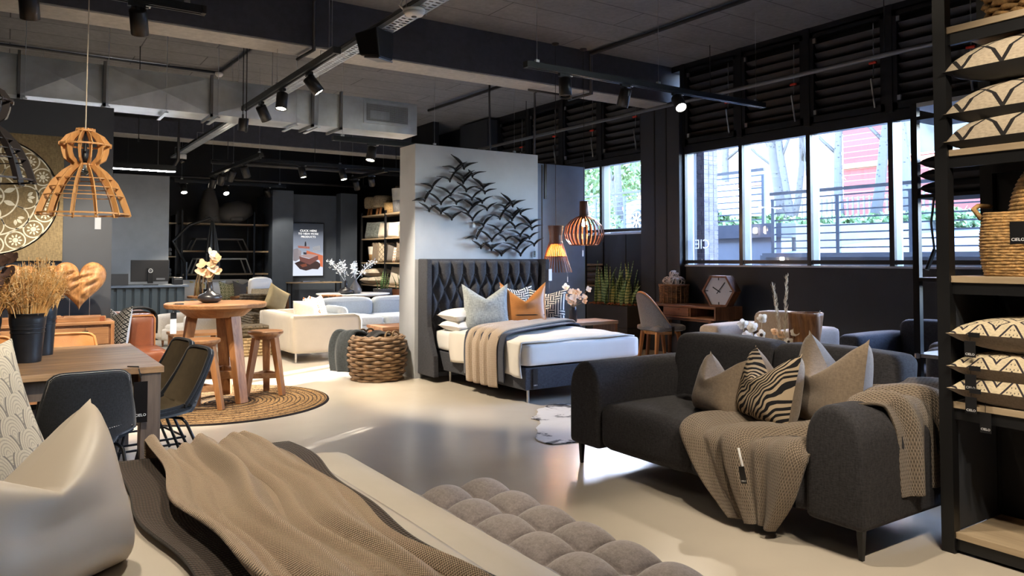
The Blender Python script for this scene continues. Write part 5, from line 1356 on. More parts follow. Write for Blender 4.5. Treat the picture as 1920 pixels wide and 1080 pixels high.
# brown leather sofa behind the wall end
ls = thing('leather_sofa', 'brown leather sofa with a squared arm beyond the sideboard', 'sofa', (.85,9.5,0))
obj('seat', MB().rbox((.05,-.12,.27), (1.15,1.15,.34), .05, 8, .012), M['brownleather'], ls, smooth=True); obj('plinth', MB().bb(-.48,.58,-.6,.8,0,.12), M['black'], ls)
obj('arm', MB().rbox((.44,.35,.46), (.28,.95,.66), .05, 8, .01), M['brownleather'], ls, smooth=True)
obj('arm_piping', MB().tube([(.31,-.125,.15),(.31,-.13,.74),(.33,-.13,.775),(.55,-.13,.775),(.57,-.125,.74),(.57,-.12,.15)], .007, 6), M['tanleather'], ls, smooth=True)
obj('back', MB().rbox((-.1,.72,.5), (1.1,.25,.55), .06, 8, .01), M['brownleather'], ls, smooth=True)
obj('seat_piping', MB().tube([(.60,-.68,.41),(-.5,-.69,.41)], .006, 6), M['tanleather'], ls)
M['blackthrow'] = knit('black_striped_knit', (.03,.028,.028,1), 30, 60, .6, .8)
drape('knit_throw', 'black knitted throw over the arm of the brown leather sofa', 'throw', [((1.04,9.75,.46),(0,.14,0)),((1.10,9.74,.60),(0,.15,0)),((1.14,9.74,.78),(0,.16,0)),((1.25,9.74,.83),(0,.16,0)),((1.38,9.74,.825),(0,.16,0)),((1.455,9.74,.76),(0,.16,0)),((1.46,9.74,.55),(0,.15,0))], M['blackthrow'], ripple=.008, waves=3, seed=3, nu=40, nv=20)
cushion('cushion', 'black speckled cushion with a grey satin back on the brown leather sofa', .46, .46, .14, [diamond_mat('speckle_print', (.35,.33,.30,1), (.02,.02,.02,1), 9, 2, .6, False), M['palegrey']], (.98,9.28,.45), R(-62), R(-10), .2)
# checkout counter
ch = thing('checkout_counter', 'dark ribbed checkout counter with a pale edged top', 'counter', (2.0,14.75,0))
M['counter'] = plain('blue_black_panel', (.035,.05,.06,1), .5, var=.1)
obj('top', MB().bb(-.75,.72,-.37,.4,.92,.955), M['pil'], ch, bev=.003); obj('body', MB().bb(-.70,.66,-.30,.36,.06,.92), M['counter'], ch); obj('plinth', MB().bb(-.68,.64,-.28,.34,0,.06), M['black'], ch)
rb = mesh('rib', MB().bb(-.045,.045,-.035,0,.06,.915), M['counter'])
repart('rib', rb, [((-.64+i*.135,-.30,0),None,None) for i in range(10)], ch)
mo = thing('computer_monitor', 'black monitor seen from behind on the checkout counter', 'monitor', (2.13,14.66,.955))
obj('screen', MB().bb(-.31,.31,0,.035,.06,.44), M['black'], mo, bev=.006); obj('stand', MB().bb(-.045,.045,-.035,0,.03,.30).bb(-.12,.12,-.10,.06,0,.012), M['blackmetal'], mo, bev=.004)
lg = obj('logo_ring', MB().tube([(.033*cos(2*pi*i/20),-.038,.25+.033*sin(2*pi*i/20)) for i in range(20)], .004, 5, closed=True), M['ink'], mo); text('lettering', 'DELL', .022, M['ink'], lg, (0,-.037,.25), (R(90),0,0))
obj('port_panel', MB().bb(.10,.24,-.006,0,.09,.12), M['pipegrey'], mo)
lp = thing('laptop', 'open laptop seen from behind at the wall end of the counter', 'laptop', (1.62,14.66,.955)); obj('lid', MB().box((0,.0,.10), (.33,.012,.20), rx=R(-8)), M['black'], lp); obj('keyboard', MB().bb(-.165,.165,.01,.23,0,.014), M['blackmetal'], lp)
pr = thing('receipt_printer', 'small black receipt printer at the free end of the counter', 'printer', (2.58,14.66,.955)); obj('case', MB().bb(-.08,.08,-.07,.1,0,.13), M['black'], pr, bev=.01); obj('paper_slot', MB().bb(-.06,.06,-.075,-.06,.09,.10), M['pipegrey'], pr)
# round rug, teak bar table, stools
def rug_mat():
    m = NM('jute_and_black_braid'); tc = m.node('TexCoord'); ln = m.node('VectorMath', operation='LENGTH'); m.link(tc.outputs['Object'], ln.inputs[0]); r = ln.outputs['Value']
    st_ = m.math('LESS_THAN', m.math('FRACT', m.math('MULTIPLY', r, 25.0)), m.math('ADD', .30, m.math('MULTIPLY', m.math('LESS_THAN', r, .35), .25)))
    n = m.noise(m.coord(), 46, 4, .7); base = m.ramp(n, [(.36,(.06,.032,.016,1)),(.48,(.27,.16,.07,1)),(.8,(.42,.27,.13,1))])
    far = m.math('GREATER_THAN', r, 1.02)
    m.color(m.mix(m.math('MINIMUM', 1, m.math('ADD', m.math('MULTIPLY', st_, .85), far)), base, (.022,.017,.016,1))); m.set(Roughness=.95, Specular_IOR_Level=.1); m.bump(n, .6, .006); return m.m
prf = [(0,.012)]
for i in range(36): r = (i+.5)/36*1.03; prf += [(r-.012,.006),(r,.014)]
prf += [(1.042,.008),(1.045,0)]
o = obj('round_rug', MB().lathe(prf, 72), rug_mat(), smooth=True, loc=(1.76,7.78,.001)); tag(o, 'round braided jute rug with black rings under the teak bar table', 'rug')
bt_ = thing('bar_table', 'round teak bar table on four splayed legs standing on the jute rug', 'table', (1.75,7.9,.012))
obj('top', MB().lathe([(0,.915),(.46,.915),(.475,.925),(.478,.955),(.468,.965),(0,.965)], 48), M['teak'], bt_, bev=.002)
obj('apron', MB().lathe([(0,.825),(.255,.825),(.27,.835),(.335,.89),(.36,.915),(0,.915)], 32), M['teak'], bt_)
L3 = [(cos(a), sin(a)) for a in (R(-60), R(60), R(180))]
for x, y in L3: obj('leg', MB().bar((x*.225,y*.225,.83), (x*.36,y*.36,0), .125, .085, .80, up=(x,y,0)), M['teakZ'], bt_, bev=.004)
for i in range(3): p, q = L3[i], L3[(i+1) % 3]; obj('stretcher', MB().bar((p[0]*.30,p[1]*.30,.27), (q[0]*.30,q[1]*.30,.27), .035, .075), M['teak'], bt_, bev=.003)
swing_tag(bt_, (-.42,-.16,.94), .055, .20, R(10), 'whitecard', None, string=.05); kb = obj('tag_band', MB().box((-.42,-.163,.86), (.056,.002,.06), R(10)), M['blackcard'], bt_)
obj('string', MB().tube([(-.33,-.1,.967),(-.42,-.16,.967),(-.425,-.165,.90)], .004, 5), M['black'], bt_)
def stool(label, x, y, rz):
    t = thing('teak_stool', label, 'stool', (x,y,.012), rz, 'teak stools around the bar table')
    obj('seat', MB().lathe([(0,.61),(.155,.61),(.175,.625),(.178,.648),(.17,.655),(0,.652)], 36), M['teak'], t, smooth=False, bev=.002)
    obj('under_disc', MB().lathe([(0,.57),(.125,.575),(.155,.61),(0,.61)], 28), M['walnut'], t)
    L = [(cos(2*pi*k/3), sin(2*pi*k/3)) for k in range(3)]
    for a, b in L: obj('leg', MB().bar((a*.10,b*.10,.60), (a*.205,b*.205,0), .08, .06, .78, up=(a,b,0)), M['teakZ'], t, bev=.003)
    for k in range(3): p, q = L[k], L[(k+1) % 3]; obj('stretcher', MB().bar((p[0]*.165,p[1]*.165,.20), (q[0]*.165,q[1]*.165,.20), .03, .05), M['teak'], t, bev=.002)
    return t
stool('teak stool with its seat half shaded, standing right of the bar table', 2.26, 7.98, R(-50))
stool('teak stool in front of the bar table beside the olive chairs', 1.52, 7.48, R(-35))
lt = thing('low_table', 'low brown wooden table glimpsed past the left edge of the bar table', 'table', (2.35,11.9,0)); obj('top', MB().bb(-.35,.35,-.3,.3,.30,.34), M['teak'], lt, bev=.004)
for x in (-.3,.3):
    for y in (-.25,.25): obj('leg', MB().bb(x-.03,x+.03,y-.03,y+.03,0,.30), M['teakZ'], lt)
bv = thing('black_vase', 'squat matt black vase with a long neck on the bar table', 'vase', (1.68,7.85,.978))
obj('body', MB().lathe([(.06,0),(.10,.02),(.115,.05),(.10,.08),(.05,.10),(.026,.125),(.02,.16),(.021,.20),(.026,.205),(.018,.20),(.015,.13)], 32), M['vaseblack'], bv, smooth=True)
r_ = random.Random(9); tops = [(.02,-.0,.33),(-.02,.02,.27),(.03,.02,.38),(.02,0,.44),(-.07,.0,.37),(-.09,0,.30),(.0,.0,.48),(.06,-.01,.42),(.05,0,.30)]
stems(bv, tops, (0,0,.18), .003)
for i, p in enumerate(tops): flower(bv, p, .062, M['petal2'] if i % 3 else M['petal'], 4, (r_.uniform(-.6,.6),-.7,.5), 120+i)
cst = obj('coaster', MB().lathe([(0,0),(.04,0),(.04,.008),(0,.008)], 20), M['black'], loc=(1.38,7.74,.978)); tag(cst, 'small black coaster near the edge of the bar table', 'coaster')
# wicker basket by the partition
wb = thing('cane_basket', 'large round cane basket of throws by the end of the bird wall', 'basket', (3.66,8.33,0))
obj('woven_side', basket_weave(14, 9, lambda k: .275+.05*sin(k*2.6), .50, .032, 4, amp=.6), M['wicker2'], wb, smooth=True)
obj('liner', MB().lathe([(0,.01),(.25,.012),(.30,.28),(.27,.46)], 28), M['black'], wb)
obj('rim', MB().tube([(.285*cos(2*pi*i/40),.285*sin(2*pi*i/40),.50+.008*sin(9*i)) for i in range(40)], .022, 6, closed=True), M['wicker2'], wb)
for a in (R(-70), R(100)):
    for q in (-.09,.09):
        c = Vector((.27*cos(a+q*2.2), .27*sin(a+q*2.2), .5)); e = Vector((-sin(a),cos(a),0)); obj('rope_handle', MB().tube([c+e*(.075*cos(pi*i/12)*1.0)+Vector((-.03*cos(a)*sin(pi*i/12),-.03*sin(a)*sin(pi*i/12),.11*sin(pi*i/12)-.04)) for i in range(13)], .012, 6), M['rope'], wb, smooth=True)
drape('grey_throw', 'slate grey throw hanging over the rim of the large cane basket', 'throw', [((3.56,8.42,.45),(-.06,.07,0)),((3.48,8.47,.54),(-.08,.09,0)),((3.36,8.52,.57),(-.08,.12,0)),((3.285,8.55,.47),(-.07,.13,0)),((3.26,8.56,.30),(-.07,.13,0)),((3.275,8.55,.09),(-.07,.12,0))], fabric('slate_throw', (.055,.065,.072,1), 120, .3), ripple=.012, waves=2.4, seed=4, nu=40, nv=20, thick=.03)
drape('dark_throw', 'dark folded throw lying inside the large cane basket', 'throw', [((3.52,8.2,.48),(.0,.12,0)),((3.64,8.3,.53),(.0,.14,0)),((3.78,8.38,.50),(.0,.13,0))], M['blackthrow'], ripple=.012, waves=2, seed=5, nu=14, nv=12, thick=.02)
# ---------------------------------------------------------------- lounge in the middle distance
cso = thing('cream_sofa', 'cream sofa on thin chrome legs seen from its end, cushions along its back', 'sofa', (3.72,10.95,0))
M['creamleather'] = plain('cream_suede', (.50,.44,.36,1), .75, var=.05, nscale=4)
for y in (-.74,.74): obj('arm', MB().rbox((.0,y,.385), (.98,.14,.51), .03, 8), M['creamleather'], cso, smooth=True)
obj('back', MB().rbox((-.41,0,.39), (.16,1.40,.52), .03, 8), M['creamleather'], cso, smooth=True)
obj('seat', MB().rbox((.06,0,.28), (.84,1.38,.28), .05, 8, .01), M['creamleather'], cso, smooth=True)
obj('piping', MB().tube([(-.48,-.815,.64),(.38,-.815,.64),(.455,-.815,.61),(.485,-.815,.54),(.485,-.815,.15)], .010, 6), M['linen'], cso, smooth=True)
for x, y in ((-.42,-.74),(.42,-.74),(-.42,.74),(.42,.74)): obj('leg', MB().tube([(x,y,.145),(x,y,0)], .012, 6).tube([(x,y,.135),(x*.7,y*.95,.135)], .010, 6), M['chrome'], cso)
obj('chrome_rail', MB().tube([(-.42,-.74,.13),(.42,-.74,.13)], .010, 6).tube([(-.42,-.74,.13),(-.42,.74,.13)], .010, 6), M['chrome'], cso)
cushion('cushion', 'plump beige cushion at the near corner of the cream sofa', .40, .36, .18, M['cream'], (3.52,10.40,.48), R(20), R(-10))
cushion('cushion', 'taupe satin cushion second along the cream sofa', .40, .36, .14, M['taupe'], (3.62,10.62,.47), R(60), R(-14), .1)
M['splash'] = diamond_mat('orange_splash_print', (.72,.70,.66,1), (.45,.13,.03,1), 5, 1.4, .4, False)
cushion('cushion', 'white cushion with an orange and black print, first of two on the cream sofa', .42, .42, .13, M['splash'], (3.74,10.80,.46), R(60), R(-14), .05)
cushion('cushion', 'white cushion with an orange and black print, second of two on the cream sofa', .42, .42, .13, M['splash'], (3.92,10.95,.46), R(48), R(-14), .05)
gs = thing('grey_sofa', 'long pale blue-grey sofa with loose back cushions and a bolster, behind the cane basket', 'sofa', (5.6,12.25,0))
obj('base', MB().rbox((0,0,.22), (2.5,1.0,.26), .04, 6), M['palegrey'], gs, smooth=True)
for x in (-.72,.12,.86): obj('seat_cushion', MB().rbox((x,-.06,.38), (.80,.92,.16), .05, 8, .012), M['palegrey'], gs, smooth=True)
for x in (-.66,.30,1.0): obj('back_cushion', MB().rbox((x,.36,.55), (.93 if x < .9 else .46,.26,.36), .08, 10, .03), M['palegrey'], gs, smooth=True)
obj('arm', MB().rbox((-1.2,0,.32), (.18,1.0,.42), .06, 8), M['palegrey'], gs, smooth=True); obj('plinth', MB().bb(-1.15,1.15,-.42,.42,0,.11), M['black'], gs)
bl = MB().lathe([(0,-.36),(.06,-.36),(.095,-.33),(.10,0),(.095,.33),(.06,.36),(0,.36)], 20); bl.move(Matrix.Translation((-1.02,-.1,.54)) @ Matrix.Rotation(R(90),4,'X')); obj('bolster', bl, M['palegrey'], gs, smooth=True)
rt = thing('round_table', 'round white-topped table with frosted branches behind the grey sofa', 'table', (5.62,13.95,0))
obj('top', MB().lathe([(0,.715),(.66,.715),(.70,.735),(.70,.75),(0,.75)], 40), M['white'], rt); obj('pedestal', MB().lathe([(.30,0),(.28,.03),(.10,.08),(.09,.6),(.30,.715)], 24), M['teakZ'], rt, smooth=True)
for i in range(4): a = i*pi/2+.5; obj('leg', MB().bar((.22*cos(a),.22*sin(a),.71), (.5*cos(a),.5*sin(a),0), .07), M['teakZ'], rt)
M['frost'] = plain('frosted_white_twig', (.78,.84,.88,1), .7, var=.05)
def frosty(label, lab2, loc, prof, mat, tips, seed):
    v = thing('bottle_vase', label, 'vase', loc); obj('body', MB().lathe(prof, 24), mat, v, smooth=True)
    r_ = random.Random(seed); z0 = prof[-1][1]
    for tp in tips:
        a = Vector((0,0,z0-.05)); b = Vector(tp); mb = MB(); mid = a.lerp(b,.5)+Vector((0,0,.05)); mb.tube([a,mid,b], .004, 4)
        for i in range(70):
            s_ = .3+.7*i/70; p = (a.lerp(mid,s_*2) if s_ < .5 else mid.lerp(b,(s_-.5)*2)); d = Vector((r_.gauss(0,1),r_.gauss(0,1),r_.gauss(.3,1))).normalized()*r_.uniform(.04,.085)
            mb.tube([p,p+d], [.002,.0015], 3)
            q = p+d; e = d.orthogonal().normalized()*.012; mb.add([q-e,q+d*.25,q+e,q-d*.25], [(0,1,2,3)])
        obj('frosted_branch', mb, M['frost'], v)
frosty('squat black bottle vase with a frosted branch leaning out over the white round table', '', (5.38,13.72,.75), [(.08,0),(.14,.03),(.15,.06),(.10,.10),(.03,.13),(.025,.24),(.03,.26)], M['vaseblack'], [(-.34,0,.62),(-.1,.0,.62)], 1)
frosty('pale grey teardrop vase holding frosted branches on the white round table', '', (5.60,13.80,.75), [(.08,0),(.12,.03),(.125,.07),(.09,.14),(.04,.22),(.025,.27),(.03,.29)], plain('dark_grey_ceramic', (.12,.12,.13,1), .3), [(.40,.0,.62),(.02,.1,.60),(-.08,-.05,.55)], 2)
def spindle_chair(label, loc, rz):
    t = thing('spindle_chair', label, 'chair', loc, rz)
    obj('seat', MB().rbox((0,0,.44), (.48,.46,.05), .02, 6), M['teak'], t)
    P = [(-.26*cos(a), .26*sin(a), .74) for a in [R(-80+160*i/14) for i in range(15)]]; obj('back_rail', MB().tube(P, .022, 7), M['teak'], t, smooth=True)
    sm = mesh('spindle', MB().tube([(0,0,.45),(0,0,.74)], .010, 6), M['teakZ'])
    repart('spindle', sm, [((p[0]*.92,p[1]*.92,0),None,None) for p in P[1:-1:2]], t)
    for x in (-.19,.19):
        for y in (-.18,.18): obj('leg', MB().bar((x,y,.43), (x*1.2,y*1.2,0), .04, .04, .6), M['teakZ'], t)
    return t
spindle_chair('teak spindle-back chair between the cream sofa cushions and the white round table', (4.83,13.25,0), R(195))
spindle_chair('teak spindle-back chair at the right of the white round table', (6.62,13.45,0), R(150))
# wicker armchair and ottoman
M['kubu'] = plain('grey_kubu_wicker', (.115,.085,.05,1), .7, var=.6, nscale=24, bump=.9, bscale=60)
def weave_box(x0, x1, y0, y1, z0, z1, rows, mat, parent, name):
    mb = MB(); cx, cy, hx, hy = (x0+x1)/2, (y0+y1)/2, (x1-x0)/2, (y1-y0)/2; n = 52
    for j in range(rows):
        P = []
        for i in range(n):
            a = 2*pi*i/n; c, s_ = cos(a), sin(a); k = (abs(c)**8+abs(s_)**8)**(-1/8); o_ = 1+.03*(1 if (i+j) % 2 else -1); P.append((cx+hx*c*k*o_, cy+hy*s_*k*o_, z0+(j+.5)*(z1-z0)/rows))
        mb.tube(P, (z1-z0)/rows*.56, 5, closed=True)
    mb.bb(x0+.03,x1-.03,y0+.03,y1-.03,z0,z1)
    return obj(name, mb, mat, parent, smooth=False)
wa = thing('wicker_armchair', 'dark wicker armchair half hidden by the bar table, a straw cushion on it', 'armchair', (3.55,12.45,0))
weave_box(-.34,.34,-.34,.34,.04,.36,9,M['kubu'],wa,'woven_base'); weave_box(-.34,.34,.20,.34,.36,.84,12,M['kubu'],wa,'woven_back'); weave_box(-.34,-.22,-.34,.2,.36,.56,5,M['kubu'],wa,'woven_arm'); weave_box(.22,.34,-.34,.2,.36,.56,5,M['kubu'],wa,'woven_arm')
cushion('cushion', 'straw-coloured cushion standing in the wicker armchair', .43, .43, .14, plain('straw_cloth', (.52,.40,.20,1), .9), (3.66,12.55,.55), R(20), R(-8), .0, roll=R(28))
def lid_basket(label, loc, h, w_):
    t = thing('wicker_hamper', label, 'basket', loc); weave_box(-w_,w_,-w_*.8,w_*.8,.0,h*.62,6,plain('straw_wicker', (.36,.26,.14,1), .8, var=.5, nscale=24),t,'woven_side'); weave_box(-w_*1.05,w_*1.05,-w_*.85,w_*.85,h*.66,h,3,M['kubu'],t,'lid'); return t
lid_basket('low wicker hamper with a lid on the floor beside the cream sofa', (3.08,11.45,0), .44, .22)
armchair('small cream lounge chair beyond the legs of the bar table', (2.55,13.2,0), R(30), .8, .8, .62, .36, M['cream'], armh=.5, aw=.16, name='lounge_chair')
# outdoor corner: bench sofa, chairs, closed parasol, rack of frames
os_ = thing('outdoor_sofa', 'cream outdoor sofa with a row of cushions below the dark rack', 'sofa', (3.75,17.0,0))
obj('base', MB().rbox((0,0,.25), (1.5,.85,.3), .03, 6), M['creamleather'], os_, smooth=True); obj('back', MB().rbox((0,.34,.62), (1.5,.18,.70), .03, 6), M['creamleather'], os_, smooth=True); obj('seat_cushion', MB().rbox((0,-.06,.45), (1.48,.74,.16), .05, 6, .01), M['linen'], os_, smooth=True)
for k, (x, m_, l) in enumerate(((-.55,'cream','cream cushion at the left end of the outdoor sofa'),(-.28,'straw','golden yellow cushion on the outdoor sofa'),(.02,'linen','white cushion in the middle of the outdoor sofa'),(.30,'splashy','yellow leaf print cushion on the outdoor sofa'),(.58,'taupeback','dark taupe chopped cushion on the outdoor sofa'))):
    if m_ == 'straw': M['straw'] = plain('golden_cloth', (.62,.42,.12,1), .9)
    if m_ == 'splashy': M['splashy'] = diamond_mat('yellow_leaf_print', (.62,.56,.34,1), (.20,.22,.10,1), 5, 1.5, .35, False)
    cushion('cushion', l, .44, .44, .14, M[m_], (3.75+x,17.1-.03*k,.52), R(-10+6*k), R(-12), .18 if k > 2 else .05)
def wood_armchair(label, loc, rz):
    t = thing('wooden_armchair', label, 'armchair', loc, rz)
    for y in (-.3,.3):
        for x in (-.28,.28): obj('leg', MB().bar((x*.9,y,.64), (x*1.1,y,0), .05, .05, .8), M['teakZ'], t)
        obj('arm', MB().tube([(-.33,y,.64),(0,y*1.04,.66),(.33,y*.95,.70)], .03, 7), M['teak'], t, smooth=True)
    obj('back_panel', MB().box((.29,0,.60), (.04,.56,.46), ry=R(12)), plain('woven_cord_back', (.42,.33,.20,1), .9, var=.3, nscale=60), t); obj('seat_frame', MB().bb(-.3,.3,-.3,.3,.32,.38), M['teak'], t)
    obj('seat_cushion', MB().rbox((-.02,0,.44), (.56,.54,.12), .04, 6, .01), M['linen'], t, smooth=True); obj('back_cushion', MB().rbox((.2,0,.80), (.14,.50,.44), .05, 8, .03), M['linen'], t, smooth=True)
    return t
wood_armchair('pale wooden armchair with a cord back turned away, right of the outdoor sofa', (4.18,15.6,0), R(-70)); wood_armchair('pale wooden armchair with white cushions against the screen pier', (4.72,16.5,.0), R(-160))
st_ = thing('side_table', 'small table in the outdoor corner carrying the tall arching basket', 'table', (3.22,15.6,0)); obj('top', MB().lathe([(0,.66),(.3,.66),(.3,.70),(0,.70)], 24), M['teak'], st_); obj('pedestal', MB().lathe([(.2,0),(.05,.05),(.05,.66)], 16), M['teakZ'], st_)
lan = thing('lantern', 'lantern of bent brown canes around a glass jar, behind the bar table', 'lantern', (3.22,15.6,.70))
for i in range(5): a = pi*i/5; obj('cane_hoop', MB().tube([(.17*cos(a)*cos(q),.17*sin(a)*cos(q),.52*sin(q)) for q in [pi*k/12 for k in range(13)]], .012, 6), M['rope'], lan, smooth=True)
obj('jar', MB().lathe([(.07,0),(.075,.22),(.06,.26)], 18), M['clearglass'], lan, smooth=True)
M['gframe2'] = plain('dark_grey_pole', (.05,.05,.052,1), .35, .4)
pa = thing('cantilever_parasol', 'closed black cantilever parasol with a bent arm in the outdoor corner', 'parasol', (3.27,17.66,0))
obj('pole', MB().tube([(0,0.0,0),(0,0,1.35)], .035, 8), M['gframe2'], pa); obj('arm', MB().tube([(0,0,1.3),(-.28,0,1.80),(.05,0,2.15),(.48,0,2.32),(.55,0,2.26)], .032, 7), M['gframe2'], pa, smooth=True)
cp_ = MB().grid(lambda a, b: ((lambda r, ang: (.54+r*cos(ang), r*sin(ang), 2.25-b*1.5))((.03+.12*sin(min(1,b*1.1)*pi*.62))*(1+.22*sin(8*2*pi*a)), 2*pi*a)), 48, 16, wrap=True)
obj('canopy', cp_, M['gframe2'], pa, smooth=True); obj('base', MB().bb(-.35,.35,-.35,.35,0,.06), M['black'], pa); obj('strap', MB().tube([(.54+.135*cos(2*pi*i/16),.135*sin(2*pi*i/16),1.55) for i in range(16)], .012, 5, closed=True), M['blackmetal'], pa)
bs = thing('storage_rack', 'tall black rack with pale shelf edges along the back wall', 'shelf', (4.2,18.25,0))
for x in (-.96,-.02+.62,.96):
    for y in (-.28,.28): obj('post', MB().bb(x-.02,x+.02,y-.02,y+.02,0,2.5), M['blackmetal'], bs)
for z in (.40,1.05,1.57,2.19): obj('shelf_board', MB().bb(-.95,.96,-.29,.29,z,z+.035), M['oak'], bs)
def tube_frame(label, loc, w_, h, mat, d=.5):
    t = thing('chair_frame', label, 'furniture frame', loc, 0, 'bare furniture frames on the back rack')
    for y in (-d/2,d/2): obj('side_frame', MB().tube([(-w_/2,y,0),(-w_/2+.12,y,h),(w_/2-.12,y,h),(w_/2,y,0)], .022, 6), mat, t, smooth=True)
    obj('cross_bar', MB().tube([(-w_/2+.12,-d/2,h),(-w_/2+.12,d/2,h)], .018, 6).tube([(w_/2-.12,-d/2,h),(w_/2-.12,d/2,h)], .018, 6), mat, t); return t
M['wframe'] = plain('white_powder_coat', (.72,.70,.66,1), .4); M['gframe'] = plain('grey_powder_coat', (.17,.16,.15,1), .4)
tube_frame('white tubular furniture frame on the lowest shelf of the back rack', (4.1,18.25,1.088), 1.30, .33, M['wframe']); tube_frame('grey tubular furniture frame on the middle shelf of the back rack', (4.05,18.25,1.608), 1.25, .26, M['gframe'])
def pod(label, loc, prof, rz=0, lay=False):
    t = thing('pod_seat', label, 'seat', loc, rz, 'grey pod seats on the back rack'); g = MB().lathe(prof, 24)
    if lay: g.move(Matrix.Translation((0,0,.27)) @ Matrix.Rotation(R(75),4,'Y'))
    obj('body', g, M['gpod'], t, smooth=True); obj('pad', MB().rbox((0,-.15,.12), (.3,.2,.1), .04, 5), M['gpod'], t, smooth=True); return t
M['gpod'] = plain('grey_moulded_pod', (.10,.095,.09,1), .45)
pod('upright grey cone pod on top of the back rack', (3.86,18.25,2.226), [(.27,0),(.26,.1),(.20,.45),(.13,.75),(0,.85)]); pod('grey rounded pod lying on top of the back rack', (4.42,18.25,2.226), [(.0,-.45),(.16,-.40),(.26,-.15),(.25,.15),(.15,.38),(0,.42)], 0, True)
bs2 = thing('storage_rack', 'narrow black rack of dark goods left of the parasol by the grey wall', 'shelf', (2.85,18.3,0))
for x in (-.28,.28): obj('post', MB().bb(x-.02,x+.02,-.28,.28,0,2.4), M['black'], bs2)
for z in (.5,1.0,1.45,2.19): obj('shelf_board', MB().bb(-.28,.28,-.29,.29,z,z+.03), M['oak'], bs2)
for k, z in enumerate((1.03,1.48)):
    for i in range(2): o = obj('folded_throw', MB().rbox((0,0,.05), (.4,.45,.09), .03, 5), M['taupeback'], smooth=True, loc=(2.85,18.25,z+.002+i*.09)); tag(o, ('lower','upper')[i]+' folded dark throw on the '+('middle','upper')[k]+' shelf of the narrow rack', 'throw', 'folded throws on the narrow rack')
# screen
scn = thing('display_screen', 'upright lit display screen reading CLICK HERE on the slate grey wall', 'screen', (5.99,17.72,1.64))
def screen_mat():
    m = NM('screen_picture'); tc = m.node('TexCoord'); sx = m.node('SeparateXYZ'); m.link(tc.outputs['Object'], sx.inputs[0])
    c = m.ramp(m.math('ADD', m.math('MULTIPLY', sx.outputs[2], .78), .5), [(0,(.75,.80,.92,1)),(.30,(.72,.76,.86,1)),(.46,(.34,.38,.46,1)),(.72,(.20,.22,.27,1)),(.86,(.03,.035,.045,1)),(1,(.01,.012,.016,1))])
    m.color((0,0,0,1)); m.set(Emission_Color=c, Emission_Strength=.27, Roughness=.3); return m.m
obj('bezel', MB().bb(-.385,.385,-.03,.02,-.64,.64), M['black'], scn, bev=.006); pic = obj('picture', MB().bb(-.365,.365,-.033,-.030,-.62,.62), screen_mat(), scn)
def flat(name, poly, c, k, d=.034, s=.28): obj(name, MB().prism(poly, .0008, lambda u, v, w_: (u, -d-w_, v)), emit('screen_'+name+str(k), c, s), pic)
r_ = random.Random(2)
flat('hide', [(-.33,-.32),(-.2,-.46),(-.05,-.50),(.1,-.46),(.24,-.47),(.33,-.36),(.22,-.28),(.0,-.25),(-.2,-.27)], (.035,.02,.02), 0, .034); flat('hide_spot', [(-.2,-.36),(-.05,-.33),(-.02,-.39),(-.14,-.42)], (.16,.05,.03), 1, .0352)
flat('sofa_seat', [(-.04,-.02),(.36,-.14),(.36,-.42),(.30,-.40),(.28,-.26),(-.05,-.10)], (.42,.12,.06), 2, .0352); flat('sofa_cushion', [(.10,.06),(.28,.10),(.30,.0),(.12,-.05)], (.25,.26,.29), 3, .0364); flat('chest', [(-.22,-.16),(.02,-.22),(.24,-.14),(.24,-.24),(.04,-.36),(-.20,-.27)], (.13,.055,.05), 4, .0376); flat('chest_lid', [(-.22,-.15),(.0,-.10),(.24,-.13),(.04,-.21)], (.30,.22,.22), 5, .0388)
flat('left_sofa', [(-.36,.0),(-.26,.03),(-.17,-.04),(-.17,-.2),(-.3,-.28),(-.36,-.26)], (.22,.20,.22), 6, .0352); flat('side_table', [(-.25,.09),(.03,.07),(.03,.02),(-.24,.04)], (.26,.10,.08), 7, .0352); flat('vase', [(-.09,.08),(-.05,.08),(-.05,.14),(-.06,.19),(-.08,.19),(-.09,.14)], (.02,.02,.025), 8, .0364); flat('bowl', [(-.12,-.11),(-.05,-.12),(-.04,-.07),(-.12,-.06)], (.03,.035,.05), 9, .04)
wt = emit('screen_white', (.95,.95,.95), .3)
for i, (b, s_) in enumerate((('CLICK HERE', .072),('TO VIEW MORE', .066),('PRODUCTS', .066))): text('lettering', b, s_, wt, pic, (0,-.0345,.445-.072*i), (R(90),0,0), ext=.001, sx=1.05)
cn = thing('console_table', 'slim metal console with a pale top under the display screen', 'table', (6.0,17.25,0)); obj('top', MB().bb(-.62,.60,-.18,.18,.86,.885), M['oak'], cn)
for x in (-.59,.57):
    for y in (-.16,.16): obj('leg', MB().bb(x-.012,x+.012,y-.012,y+.012,0,.86), M['blackmetal'], cn)
obj('tray', MB().bb(-.3,.1,-.08,.1,.885,.905).bb(.2,.4,-.05,.05,.885,.897), M['steel'], cn)
